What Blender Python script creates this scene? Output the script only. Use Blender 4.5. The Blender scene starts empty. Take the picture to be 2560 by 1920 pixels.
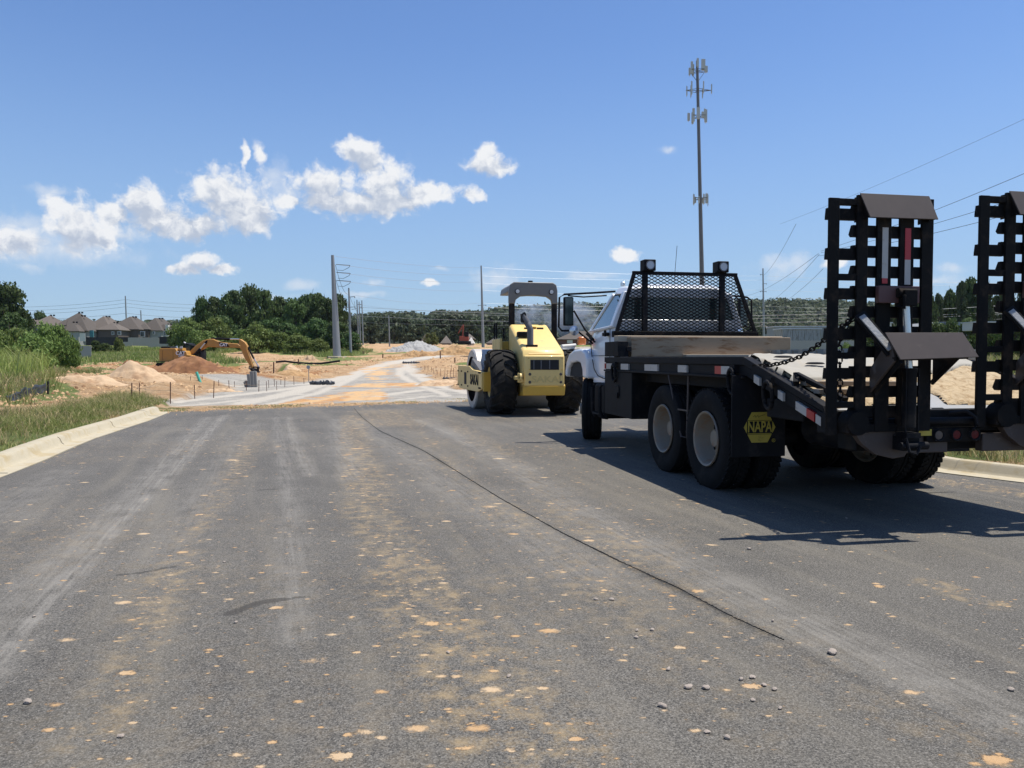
import bpy, bmesh, math, random
import numpy as np
from mathutils import Vector, Matrix
random.seed(7); RNG = np.random.default_rng(11)
S = bpy.context.scene; COL = S.collection
# ---------------------------------------------------------------- camera, sky, sun, exposure
F = 1923.0; PITCH = math.atan(66 / F); EYE = 1.37
cam = bpy.data.objects.new('camera', bpy.data.cameras.new('camera')); COL.objects.link(cam)
cam.location = (0, 0, EYE); cam.rotation_euler = (math.pi / 2 - PITCH, 0, 0)
cam.data.sensor_width = 36; cam.data.lens = 36 * F / 2560
cam.data.clip_start = .05; cam.data.clip_end = 6000
S.camera = cam
S.view_settings.view_transform = 'Standard'; S.view_settings.look = 'None'
S.view_settings.exposure = .30; S.view_settings.gamma = 1
S.cycles.max_bounces = 6; S.cycles.transparent_max_bounces = 12; S.cycles.diffuse_bounces = 3
S.cycles.use_denoising = True
SUN_EL = math.radians(71.5); SUN_AZ = math.radians(81)
sun = bpy.data.objects.new('sun', bpy.data.lights.new('sun', 'SUN')); COL.objects.link(sun)
sun.data.energy = 5.0; sun.data.angle = math.radians(.53); sun.data.color = (1, .945, .85)
sd = Vector((math.sin(SUN_AZ) * math.cos(SUN_EL), math.cos(SUN_AZ) * math.cos(SUN_EL), math.sin(SUN_EL)))
sun.rotation_euler = sd.to_track_quat('Z', 'Y').to_euler(); sun.location = (20, 5, 60)

def ray(px, py):
    x = (px - 1280) / F; y = -(py - 960) / F
    d = (x, math.cos(PITCH) + y * math.sin(PITCH), -math.sin(PITCH) + y * math.cos(PITCH))
    return d[0] / d[1], d[2] / d[1]
def at(px, py, Y):
    r = ray(px, py); return Vector((r[0] * Y, Y, EYE + r[1] * Y))

W = bpy.data.worlds.new('World'); S.world = W; W.use_nodes = True
wt = W.node_tree; wt.nodes.clear()
class NT:
    def __init__(s, t): s.t = t
    def n(s, ty, **kw):
        o = s.t.nodes.new(ty)
        for k, v in kw.items():
            if k.startswith('i_'): o.inputs[k[2:].replace('_', ' ')].default_value = v
            else: setattr(o, k, v)
        return o
    def put(s, sock, v):
        if v is None: return
        if hasattr(v, 'is_output') or isinstance(v, bpy.types.NodeSocket): s.t.links.new(v, sock)
        else: sock.default_value = v
    def m(s, op, a, b=None, c=None, clamp=False):
        o = s.t.nodes.new('ShaderNodeMath'); o.operation = op; o.use_clamp = clamp
        s.put(o.inputs[0], a); s.put(o.inputs[1], b); s.put(o.inputs[2], c); return o.outputs[0]
    def v(s, op, a, b=None, c=None):
        o = s.t.nodes.new('ShaderNodeVectorMath'); o.operation = op
        s.put(o.inputs[0], a); s.put(o.inputs[1], b); s.put(o.inputs[2], c)
        return o.outputs['Value'] if op in ('LENGTH', 'DOT_PRODUCT', 'DISTANCE') else o.outputs[0]
    def mix(s, f, a, b, blend='MIX'):
        o = s.t.nodes.new('ShaderNodeMix'); o.data_type = 'RGBA'; o.blend_type = blend
        s.put(o.inputs[0], f)
        for k, v in ((6, a), (7, b)):
            if isinstance(v, (tuple, list)): v = (*v[:3], 1)
            s.put(o.inputs[k], v)
        return o.outputs[2]
    def noise(s, vec, scale, detail=4, rough=.55, dist=0):
        o = s.t.nodes.new('ShaderNodeTexNoise'); s.put(o.inputs['Vector'], vec)
        o.inputs['Scale'].default_value = scale; o.inputs['Detail'].default_value = detail
        o.inputs['Roughness'].default_value = rough; o.inputs['Distortion'].default_value = dist
        return o.outputs['Fac']
    def ramp(s, f, lo, hi, a=0., b=1.):
        o = s.t.nodes.new('ShaderNodeMapRange'); o.interpolation_type = 'SMOOTHSTEP'
        s.put(o.inputs[0], f); o.inputs[1].default_value = lo; o.inputs[2].default_value = hi
        o.inputs[3].default_value = a; o.inputs[4].default_value = b; return o.outputs[0]
w = NT(wt)
sky = w.n('ShaderNodeTexSky', sky_type='NISHITA', sun_disc=False, sun_elevation=SUN_EL, sun_rotation=SUN_AZ,
          altitude=0, air_density=1.0, dust_density=0.15, ozone_density=4.0)
tc = w.n('ShaderNodeTexCoord'); D = tc.outputs['Generated']
sep = w.n('ShaderNodeSeparateXYZ'); wt.links.new(D, sep.inputs[0])
az = w.m('ARCTAN2', sep.outputs[0], sep.outputs[1]); el = w.m('ARCSINE', sep.outputs[2])
cmb = w.n('ShaderNodeCombineXYZ'); wt.links.new(az, cmb.inputs[0]); wt.links.new(el, cmb.inputs[1])
P0 = cmb.outputs[0]
def aziel(px, py):
    r = ray(px, py); return math.atan(r[0]), math.atan(r[1] / math.hypot(1, r[0]))
nz = w.n('ShaderNodeTexNoise'); wt.links.new(P0, nz.inputs['Vector']); nz.inputs['Scale'].default_value = 55; nz.inputs['Detail'].default_value = 5
wob = w.v('SUBTRACT', nz.outputs['Color'], (.5, .5, .5))
P1 = w.v('MULTIPLY_ADD', wob, (.016, .014, 0), P0)
# cumulus clouds: centre x, y, radius x, y (photo pixels turned into directions), weight
BL = [(40,604,75,24),(190,560,62,48),(235,592,80,26),(285,540,50,30),(150,525,40,26),
      (352,505,52,38),(395,545,80,34),(480,565,80,28),(545,478,62,50),(610,520,72,48),(645,545,40,34),
      (650,388,16,28),(613,388,9,22),(805,462,66,38),(875,505,110,30),(895,375,44,28),(925,405,38,40),(965,468,72,48),(1000,500,60,34),
      (1070,484,78,22),(1178,487,28,15),(722,505,42,14),
      (1222,415,50,22),(1215,388,28,26),(505,655,36,20),(465,674,38,13),(428,673,13,9),(560,674,40,11),
      (1565,636,30,15),(1075,707,20,8),(2085,655,24,10)]
THIN = [(1950,668,58,28),(1990,650,36,18),(1245,695,58,30),(60,560,90,26),(120,600,160,30),(300,590,80,20),(720,480,60,20),(660,500,60,24),(685,440,36,34),(130,478,50,13),(70,668,38,11),(120,625,230,28),(1672,375,22,9),(1105,672,18,7),(2385,672,40,10),
        (750,712,44,12),(930,704,26,9),(1480,690,60,9),(640,740,80,9),(2330,700,60,12),(900,735,60,8)]
def field(lst, P, dy=0.):
    out = None
    for (x, y, rx, ry) in lst:
        a, e = aziel(x, y); ax = rx / F * math.cos(a) ** 2 * 1.6; ey = ry / F * 1.55
        d = w.v('LENGTH', w.v('MULTIPLY_ADD', P, (1 / ax, 1 / ey, 0), (-a / ax, -e / ey + dy, 0)))
        out = d if out is None else w.m('SMOOTH_MIN', out, d, .25)
    return w.m('SUBTRACT', 1.0, out)
puf = w.noise(P1, 40, 11, .60); big = w.noise(P1, 26, 3, .5)
nn = w.m('MULTIPLY_ADD', w.m('SUBTRACT', puf, .5), 1.8, w.m('MULTIPLY', w.m('SUBTRACT', big, .5), .5))
f1 = w.m('ADD', field(BL, P1), nn)
dens = w.ramp(f1, .08, .62)
f2 = w.m('ADD', field(THIN, P1), nn)
dthin = w.ramp(f2, .05, 1.1, 0, .60)
# light comes from the upper right: shade by how the puff noise falls off in that direction, bases greyer
puf2 = w.noise(w.v('ADD', P1, (.006, .010, 0)), 40, 11, .60)
lit = w.m('SUBTRACT', puf, puf2)
MAJ = [(190,560,62,48),(352,505,52,38),(395,545,80,34),(480,565,80,28),(545,478,62,50),(610,520,72,48),(805,462,66,38),(875,505,110,30),(965,468,72,48),(895,375,44,28),(1222,405,50,30),(505,660,50,22),(60,604,110,26)]
low = field(MAJ, P1, .62)
base = w.ramp(w.m('SUBTRACT', low, w.m('MULTIPLY', w.m('SUBTRACT', puf, .5), 1.2)), -.15, .75, 0, 1)
sh = w.m('ADD', w.m('MULTIPLY_ADD', lit, 1.0, .98), w.m('MULTIPLY', base, -.34), clamp=False)
sh = w.m('MINIMUM', w.m('MAXIMUM', sh, .55), 1.02)
ccol = w.mix(w.ramp(sh, .5, 1.0), (.50, .57, .70), (.93, .945, .97))
hs = w.n('ShaderNodeHueSaturation', i_Saturation=1.0, i_Value=1.0, i_Hue=.5)
bg = w.n('ShaderNodeBackground'); SKY_STR = .1
skyc = w.mix(1.0, sky.outputs[0], (SKY_STR * .93, SKY_STR * 1.06, SKY_STR * 1.26), 'MULTIPLY')
skyc = w.mix(w.ramp(el, -.02, .42, .72, .0), skyc, (.275, .395, .545))
c1 = w.mix(dthin, skyc, (.62, .66, .72)); c2 = w.mix(dens, c1, w.mix(1., ccol, (.78, .78, .78), 'MULTIPLY'))
c3 = w.mix(1.0, c2, (1 / SKY_STR,) * 3, 'MULTIPLY')
wt.links.new(c3, bg.inputs[0]); bg.inputs[1].default_value = SKY_STR
wo = w.n('ShaderNodeOutputWorld'); wt.links.new(bg.outputs[0], wo.inputs[0])
W.cycles.sampling_method = 'MANUAL'; W.cycles.sample_map_resolution = 512

# ---------------------------------------------------------------- helpers
def tag(o, label=None, cat=None, group=None, kind=None):
    if label: o['label'] = label
    if cat: o['category'] = cat
    if group: o['group'] = group
    if kind: o['kind'] = kind
    return o
def empty(name, loc=(0, 0, 0), rz=0., rot=None):
    o = bpy.data.objects.new(name, None); COL.objects.link(o); o.location = loc
    o.rotation_euler = rot if rot else (0, 0, rz); o.empty_display_size = .3; return o
def mesh_obj(name, verts, faces, mat, parent=None, smooth=False):
    me = bpy.data.meshes.new(name); me.from_pydata([tuple(v) for v in verts], [], faces); me.update()
    if smooth: me.shade_smooth()
    if mat: me.materials.append(mat)
    o = bpy.data.objects.new(name, me); COL.objects.link(o)
    if parent: o.parent = parent
    return o
def np_mesh(name, V, Q, mat, parent=None, smooth=False, attrs=None, link=True):
    """V (n,3), Q (m,k) numpy"""
    me = bpy.data.meshes.new(name); n, (m, k) = len(V), Q.shape
    me.vertices.add(n); me.vertices.foreach_set('co', V.astype(np.float32).ravel())
    me.loops.add(m * k); me.loops.foreach_set('vertex_index', Q.astype(np.int32).ravel())
    me.polygons.add(m); me.polygons.foreach_set('loop_start', np.arange(0, m * k, k, dtype=np.int32))
    me.polygons.foreach_set('loop_total', np.full(m, k, dtype=np.int32))
    if attrs:
        for an, A in attrs.items():
            at_ = me.attributes.new(an, 'FLOAT_COLOR', 'POINT'); at_.data.foreach_set('color', A.astype(np.float32).ravel())
    me.update(calc_edges=True); me.validate()
    if smooth: me.shade_smooth()
    if mat: me.materials.append(mat)
    if not link: return me
    o = bpy.data.objects.new(name, me); COL.objects.link(o)
    if parent: o.parent = parent
    return o
class MB:
    def __init__(s): s.v = []; s.f = []
    def add(s, vs, fs):
        k = len(s.v); s.v += [tuple(x) for x in vs]; s.f += [tuple(i + k for i in f) for f in fs]; return s
    def box(s, x0, x1, y0, y1, z0, z1, M=None):
        vs = [Vector((x, y, z)) for z in (z0, z1) for y in (y0, y1) for x in (x0, x1)]
        if M is not None: vs = [M @ p for p in vs]
        return s.add(vs, [(0,2,3,1),(4,5,7,6),(0,1,5,4),(2,6,7,3),(0,4,6,2),(1,3,7,5)])
    def bar(s, p, q, w, h, up=(0, 0, 1)):
        p = Vector(p); q = Vector(q); d = (q - p); L = d.length
        if L < 1e-6: return s
        d.normalize(); u = Vector(up)
        if abs(d.dot(u)) > .98: u = Vector((0, 1, 0))
        r = d.cross(u).normalized(); u = r.cross(d)
        vs = [b + r * (a * w / 2) + u * (c * h / 2) for b in (p, q) for c in (-1, 1) for a in (-1, 1)]
        return s.add(vs, [(0,1,3,2),(4,6,7,5),(0,4,5,1),(2,3,7,6),(0,2,6,4),(1,5,7,3)])
    def tube(s, pts, r, n=8, cap=True):
        pts = [Vector(p) for p in pts]; rs = r if isinstance(r, (list, tuple)) else [r] * len(pts)
        k = len(s.v); up0 = None
        for i, p in enumerate(pts):
            d = (pts[min(i + 1, len(pts) - 1)] - pts[max(i - 1, 0)]).normalized()
            u = Vector((0, 0, 1)) if up0 is None else up0
            if abs(d.dot(u)) > .95: u = Vector((1, 0, 0)) if abs(d.x) < .9 else Vector((0, 1, 0))
            a = d.cross(u).normalized(); b = d.cross(a)
            for j in range(n):
                t = 2 * math.pi * j / n; s.v.append(tuple(p + (a * math.cos(t) + b * math.sin(t)) * rs[i]))
        for i in range(len(pts) - 1):
            for j in range(n):
                s.f.append((k + i*n + j, k + i*n + (j+1) % n, k + (i+1)*n + (j+1) % n, k + (i+1)*n + j))
        if cap:
            s.f.append(tuple(k + j for j in range(n))[::-1]); s.f.append(tuple(k + (len(pts)-1)*n + j for j in range(n)))
        return s
    def lathe(s, prof, n=32, axis='x', c=(0, 0, 0)):
        """prof: list of (a, r): position along the axis, radius"""
        k = len(s.v); c = Vector(c)
        for a, r in prof:
            for j in range(n):
                t = 2 * math.pi * j / n; x, y = r * math.cos(t), r * math.sin(t)
                p = Vector((a, x, y)) if axis == 'x' else (Vector((x, a, y)) if axis == 'y' else Vector((x, y, a)))
                s.v.append(tuple(p + c))
        for i in range(len(prof) - 1):
            for j in range(n):
                s.f.append((k + i*n + j, k + (i+1)*n + j, k + (i+1)*n + (j+1) % n, k + i*n + (j+1) % n))
        return s
    def prism(s, poly, a0, a1, plane='yz'):
        """outline extruded along the third axis; plane 'yz' extrudes x, 'xz' extrudes y, 'xy' extrudes z"""
        n = len(poly)
        def mk(p, a): return (a, p[0], p[1]) if plane == 'yz' else ((p[0], a, p[1]) if plane == 'xz' else (p[0], p[1], a))
        vs = [mk(p, a0) for p in poly] + [mk(p, a1) for p in poly]
        fs = [tuple(range(n))[::-1], tuple(range(n, 2 * n))] + [(i, (i+1) % n, n + (i+1) % n, n + i) for i in range(n)]
        return s.add(vs, fs)
    def build(s, name, mat, parent=None, bevel=0., smooth=False, M=None, seg=2):
        vs = [M @ Vector(v) for v in s.v] if M is not None else s.v
        me = bpy.data.meshes.new(name); me.from_pydata(vs, [], s.f)
        bm = bmesh.new(); bm.from_mesh(me); bmesh.ops.recalc_face_normals(bm, faces=bm.faces); bm.to_mesh(me); bm.free()
        me.update()
        if mat: me.materials.append(mat)
        o = bpy.data.objects.new(name, me); COL.objects.link(o)
        if parent: o.parent = parent
        if bevel:
            b = o.modifiers.new('bevel', 'BEVEL'); b.width = bevel; b.segments = seg; b.limit_method = 'ANGLE'; b.angle_limit = .6
        if smooth or bevel:
            me.shade_smooth()
            try: me.set_sharp_from_angle(angle=.7)
            except Exception: pass
        return o
def text(name, body, size, mat, parent, M, ext=.004, sx=1., bold=0.):
    cu = bpy.data.curves.new(name, 'FONT'); cu.body = body; cu.size = size; cu.align_x = 'CENTER'; cu.align_y = 'CENTER'
    cu.extrude = ext; cu.offset = bold; cu.materials.append(mat); cu.resolution_u = 3
    tmp = bpy.data.objects.new(name, cu); COL.objects.link(tmp); bpy.context.view_layer.update()
    me = bpy.data.meshes.new_from_object(tmp.evaluated_get(bpy.context.evaluated_depsgraph_get())); bpy.data.objects.remove(tmp)
    me.name = name; me.materials.clear(); me.materials.append(mat)
    me.transform(M @ Matrix.Diagonal((sx, 1, 1, 1)))
    o = bpy.data.objects.new(name, me); COL.objects.link(o); o.parent = parent; return o
def copy_tree(o, parent=None):
    c = o.copy(); COL.objects.link(c); c.parent = parent
    for ch in list(o.children): copy_tree(ch, c)
    return c

# ---------------------------------------------------------------- materials
def mat(name, col, rough=.6, metal=0., var=.12, vscale=6., dirt=None, damt=.0, dscale=3., bump=0., bscale=60., coat=0., stretch=(1, 1, 1), spec=.5):
    m = bpy.data.materials.new(name); m.use_nodes = True; t = NT(m.node_tree)
    b = m.node_tree.nodes['Principled BSDF']
    tcn = t.n('ShaderNodeTexCoord'); vec = t.v('MULTIPLY', tcn.outputs['Object'], stretch)
    n1 = t.noise(vec, vscale, 5, .6)
    c = t.mix(n1, tuple(x * (1 - var) for x in col), tuple(min(1, x * (1 + var)) for x in col))
    if dirt:
        n2 = t.noise(vec, dscale, 7, .65, .4)
        msk = t.ramp(n2, .62 - .35 * damt, .80 - .30 * damt)
        c = t.mix(t.m('MULTIPLY', msk, min(1, .35 + damt)), c, dirt)
        r = t.m('MULTIPLY_ADD', msk, .25, rough); m.node_tree.links.new(r, b.inputs['Roughness'])
    else: b.inputs['Roughness'].default_value = rough
    m.node_tree.links.new(c, b.inputs['Base Color'])
    b.inputs['Metallic'].default_value = metal; b.inputs['Specular IOR Level'].default_value = spec
    if coat: b.inputs['Coat Weight'].default_value = coat; b.inputs['Coat Roughness'].default_value = .08
    if bump:
        bn = t.n('ShaderNodeBump', i_Strength=bump, i_Distance=.02)
        m.node_tree.links.new(t.noise(vec, bscale, 6, .6), bn.inputs['Height']); m.node_tree.links.new(bn.outputs[0], b.inputs['Normal'])
    return m
def leafmat(name, a, bcol, scale=.35):
    m = bpy.data.materials.new(name); m.use_nodes = True; t = NT(m.node_tree); nt = m.node_tree
    b = nt.nodes['Principled BSDF']; b.inputs['Roughness'].default_value = .6; b.inputs['Specular IOR Level'].default_value = .25
    tcn = t.n('ShaderNodeTexCoord'); n1 = t.ramp(t.noise(tcn.outputs['Object'], scale, 4, .6), .3, .7)
    oi = t.n('ShaderNodeObjectInfo')
    c = t.mix(n1, a, bcol)
    h = t.n('ShaderNodeHueSaturation'); nt.links.new(c, h.inputs['Color'])
    nt.links.new(t.m('MULTIPLY_ADD', oi.outputs['Random'], .4, .8), h.inputs['Value'])
    nt.links.new(t.m('MULTIPLY_ADD', oi.outputs['Random'], .03, .485), h.inputs['Hue'])
    nt.links.new(h.outputs[0], b.inputs['Base Color'])
    tr = t.n('ShaderNodeBsdfTranslucent'); nt.links.new(h.outputs[0], tr.inputs[0])
    mx = t.n('ShaderNodeMixShader', i_Fac=.3); nt.links.new(b.outputs[0], mx.inputs[1]); nt.links.new(tr.outputs[0], mx.inputs[2])
    nt.links.new(mx.outputs[0], nt.nodes['Material Output'].inputs[0]); return m
M_ = {}
M_['conc'] = mat('kerb_concrete', (.42, .37, .265), .85, var=.14, vscale=9, dirt=(.36, .28, .15), damt=.4, dscale=3, bump=.15, bscale=60)
M_['white'] = mat('white_paint', (.74, .76, .79), .3, var=.04, dirt=(.35, .31, .25), damt=.12, coat=.5, dscale=2)
M_['blk'] = mat('black_steel', (.0075, .008, .010), .65, spec=.15, var=.35, vscale=9, dirt=(.042, .035, .029), damt=.4, dscale=5, bump=.1)
M_['ramp'] = mat('ramp_steel', (.008, .0075, .0075), .7, spec=.12, var=.4, vscale=8, dirt=(.045, .033, .025), damt=.35, dscale=6, bump=.15)
M_['rust'] = mat('worn_brown_steel', (.062, .046, .039), .62, metal=.0, var=.25, vscale=7, dirt=(.20, .17, .15), damt=.15, dscale=8)
M_['rubber'] = mat('tyre_rubber', (.013, .013, .0135), .85, spec=.12, var=.3, vscale=12, dirt=(.045, .04, .034), damt=.3, dscale=4, bump=.2, bscale=70)
M_['tyred'] = mat('dusty_tyre_rubber', (.020, .019, .018), .85, spec=.15, var=.3, vscale=8, dirt=(.08, .068, .052), damt=.35, dscale=4, bump=.2)
M_['rim'] = mat('dusty_white_rim', (.235, .20, .155), .55, var=.12, dirt=(.28, .15, .08), damt=.35, dscale=9)
M_['yel'] = mat('machine_yellow_cream', (.74, .53, .19), .5, var=.07, dirt=(.42, .33, .18), damt=.15, dscale=4, coat=.1)
M_['ydk'] = mat('machine_yellow_deep', (.62, .38, .06), .45, var=.08, dirt=(.3, .2, .09), damt=.25)
M_['cat'] = mat('digger_yellow', (.46, .235, .05), .5, var=.08, dirt=(.34, .2, .09), damt=.3, dscale=1.5)
M_['grey'] = mat('machine_grey', (.11, .11, .115), .55, var=.1)
M_['drum'] = mat('drum_steel', (.52, .49, .45), .5, metal=.3, var=.12, vscale=3, dirt=(.40, .34, .26), damt=.3)
M_['glass'] = mat('dark_glass', (.02, .035, .033), .08, var=.1, coat=1)
M_['chrome'] = mat('polished_rod', (.62, .64, .66), .22, metal=.7, var=.05)
M_['amber'] = mat('amber_lens', (.55, .15, .02), .25, coat=.6)
M_['red'] = mat('red_reflector', (.40, .015, .02), .35, var=.15, dirt=(.2, .05, .04), damt=.2)
M_['tape'] = mat('white_reflector', (.42, .40, .37), .45, var=.12, dirt=(.3, .22, .16), damt=.25, dscale=20)
M_['lens'] = mat('clear_lens', (.55, .56, .58), .3, var=.1)
M_['signy'] = mat('faded_yellow_print', (.50, .39, .06), .6, dirt=(.2, .15, .05), damt=.25, dscale=12)
M_['galv'] = mat('galvanised_steel', (.27, .28, .285), .5, metal=.35, var=.1, vscale=1.5)
M_['dark'] = mat('dark_void', (.01, .01, .011), .8)
M_['bark'] = mat('bark', (.07, .055, .04), .9, bump=.5, bscale=12)
M_['paintw'] = mat('white_lettering', (.75, .75, .75), .5)
M_['dgrey'] = mat('grey_flap_rubber', (.014, .014, .016), .75, spec=.15, var=.2, dirt=(.06, .055, .05), damt=.3)

# ---------------------------------------------------------------- ground height and regions
PY = np.array([-60, 24, 45, 60, 80, 100, 120, 150, 190, 220, 300, 420, 600, 3000.])
PZ = np.array([0, 0, 0, .12, .35, .75, 1.2, 2.1, 3.7, 4.8, 6.8, 8.4, 10.5, 24.])
def prof(y): return np.interp(y, PY, PZ)
def gp(px, py):
    r = ray(px, py); lo, hi = 1.5, 900.
    for _ in range(60):
        mid = (lo + hi) / 2
        if EYE + r[1] * mid > float(prof(mid)): lo = mid
        else: hi = mid
    return (r[0] * lo, lo)
def G(px, py, dz=0.):
    x, y = gp(px, py); return Vector((x, y, hz(x, y) + dz))
XLY = [-12, 0, 5, 8.78, 10.25, 12.85, 16.4, 19.3, 24, 30]; XLX = [-2.7, -4.0, -5.0, -5.85, -6.22, -7.0, -7.80, -8.6, -9.8, -11.5]
XRY = [-12, 0, 3, 6, 7.3, 8.3, 9.05, 10.2, 11.5, 16, 20, 24, 30]; XRX = [16, 12.4, 9.4, 7.0, 6.2, 5.55, 5.05, 4.75, 4.5, 3.7, 3.1, 2.5, 1.6]
def xl(y): return np.interp(y, XLY, XLX)
def xr(y): return np.interp(y, XRY, XRX)
def yend(x): return 19.45 + .66 * (x + 8.57)
def sstep(t): t = np.clip(t, 0, 1); return t * t * (3 - 2 * t)
# value noise for geometry
_NT = RNG.random((256, 256))
def vn(x, y, s):
    x = np.asarray(x, float) * s + 1000; y = np.asarray(y, float) * s + 1000
    xi = np.floor(x).astype(int); yi = np.floor(y).astype(int); fx = x - xi; fy = y - yi
    fx = fx * fx * (3 - 2 * fx); fy = fy * fy * (3 - 2 * fy)
    g = lambda a, b: _NT[a % 256, b % 256]
    return (g(xi, yi) * (1-fx) + g(xi+1, yi) * fx) * (1-fy) + (g(xi, yi+1) * (1-fx) + g(xi+1, yi+1) * fx) * fy
def fbm(x, y, s, o=4):
    r = 0; a = .5
    for i in range(o): r = r + a * vn(x, y, s * 2 ** i); a *= .5
    return r / (1 - .5 ** o)
def sdist(X, Y, poly):
    """signed distance, positive inside"""
    P = np.array(poly, float); ins = np.zeros(X.shape, bool); dm = np.full(X.shape, 1e9)
    for i in range(len(P)):
        ax, ay = P[i]; bx, by = P[(i + 1) % len(P)]
        c = ((ay > Y) != (by > Y)) & (X < (bx - ax) * (Y - ay) / (by - ay + 1e-12) + ax); ins ^= c
        t = np.clip(((X-ax)*(bx-ax) + (Y-ay)*(by-ay)) / ((bx-ax)**2 + (by-ay)**2 + 1e-12), 0, 1)
        dm = np.minimum(dm, np.hypot(X - ax - t*(bx-ax), Y - ay - t*(by-ay)))
    return np.where(ins, dm, -dm)
def pw(poly, extra=()): return [gp(*p) for p in poly] + list(extra)
GRASS = [pw([(0,1056),(162,1031),(231,1013),(333,1001),(414,1007),(436,1020)], [(-8.9,19.6),(-7.3,12.8),(-6.4,9.8),(-5.5,6),(-4.6,0),(-3.6,-9),(-14,-9)]),
         [(-60, 14), (-18, 13.9), (-11.4, 17.2), (-12.5, 18.6), gp(110,1020), gp(165,1008), gp(150,985), gp(85,962), gp(235,958), gp(262,962), gp(235,945), gp(170,925), gp(60,920), (-70, 46)],
         pw([(-800,930),(60,922),(150,926),(205,912),(330,906),(400,912),(500,905),(560,914),(615,907),(565,896),(540,888),(600,880),(700,885),(830,897),(880,893),(935,880),(915,872),(860,862),(700,845),(-800,840)]),
         [(7.2, 6.2), (6.1, 8.6), (5.6, 9.6), (5.3, 11), (4.4, 17), (4.9, 17.4), (6.2, 13), (9.5, 11.5), (30, 6), (30, -9), (17, -9), (13, 0), (10.1, 3)],
         [gp(1400,868), gp(1900,872), gp(2200,872), (150, 200), (400, 420), (-250, 420), gp(900,858)],
         [(14, 60), (60, 45), (90, 70), (90, 130), (20, 130)]]
GRAVEL = [pw([(428,1018),(430,1005),(520,985),(600,970),(470,958),(500,950),(640,952),(760,955),(820,945),(860,938),(900,922),(960,904),(1040,893),(1100,886),(1185,877),(1500,866),(1500,872),(1186,886),(1110,893),(1050,903),(1035,912),(1055,932),(1090,955),(1130,968),(1180,978)],
             [(6, 33), (16, 26), (24, 16), (17, 16), (11.5, 19.5), (9, 22.5), (4.6, 20.6), (3, 27), (-.5, 24.5)])]
CLAY = [pw([(740,1008),(800,992),(870,985),(925,975),(900,968),(820,965),(920,958),(915,935),(930,920),(975,910),(1060,899),(1065,902),(1010,912),(975,921),(962,945),(985,957),(1060,956),(985,966),(960,978),(975,990),(1000,998),(1040,1004)])]
RED = [pw([(165,928),(240,912),(330,918),(370,930),(395,948),(640,951),(690,945),(820,940),(760,925),(700,915),(640,920),(560,905),(470,905),(380,905),(300,912),(205,905)])]
MOUNDS = []   # (x, y, rx, ry, h, kind)
def hz(x, y):
    x = np.asarray(x, float); y = np.asarray(y, float)
    z = prof(y)
    dl = xl(y) - .60 - x; dr = x - xr(y) - .60; de = (y - yend(x))
    verge = np.maximum(sstep((dl + .16) / .18), sstep((dr + .16) / .18)) * .125
    inroad = (dl < -.16) & (dr < -.16)
    endz = -.06 + .075 * sstep((de + .1) / .5)
    fade = sstep((26 - y) / 6)
    z = z + np.where((y < 30), np.where(inroad, endz, -.06 + (.06 + verge) * (verge > 0)), 0) * np.where(y < 30, sstep((30 - y) / 3), 0)
    # rough ground off the gravel
    far = sstep((y - 20) / 12) * sstep((400 - y) / 100)
    rough = (fbm(x, y, .45, 5) - .5) * .42 + (np.abs(fbm(x, y, 1.3, 3) - .5)) * .30 + (fbm(x, y, .12, 3) - .5) * .5 * sstep((y - 40) / 30)
    gm = np.zeros(x.shape)
    for p in GRAVEL: gm = np.maximum(gm, sstep((sdist(x, y, p) + 1.2) / 1.4))
    for p in GRASS[:1]: gm = np.maximum(gm, sstep((sdist(x, y, p) + 1) / 1.2))
    pit = np.clip(1 - (np.abs(x + .336 * y) / (.048 * np.maximum(y, 1))) ** 2, 0, 1) * sstep((y - 47) / 30) * sstep((90 - y) / 6)
    z = z - 1.55 * sstep(pit * 1.6)
    z = z + far * rough * (1 - gm) * (1 - sstep((np.abs(x + 3) - 90) / 60))
    # low bank between the kerb-end gravel and the trench, and the rise under the reeds
    z = z + .34 * np.exp(-((x + 11.8) / 3.2) ** 2 - ((y - 27.5) / 2.6) ** 2) * (1 - gm)
    z = z + .45 * sstep((-12.5 - x) / 4) * sstep((y - 15) / 5) * sstep((60 - y) / 20)
    z = z + .35 * np.exp(-((x + 1.6) / 2.6) ** 2 - ((y - 37) / 8) ** 2) * (1 - gm)
    return z

def ribbon_w(X, Y, pts, wd, grow=0.):
    d = np.full(X.shape, 1e9)
    P = [gp(*p) for p in pts]
    for (ax, ay), (bx, by) in zip(P[:-1], P[1:]):
        t_ = np.clip(((X-ax)*(bx-ax) + (Y-ay)*(by-ay)) / ((bx-ax)**2 + (by-ay)**2), 0, 1)
        d = np.minimum(d, np.hypot(X - ax - t_*(bx-ax), Y - ay - t_*(by-ay)))
    return np.exp(-(d / (wd * (1 + grow * np.maximum(Y - 25, 0)))) ** 2)
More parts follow.
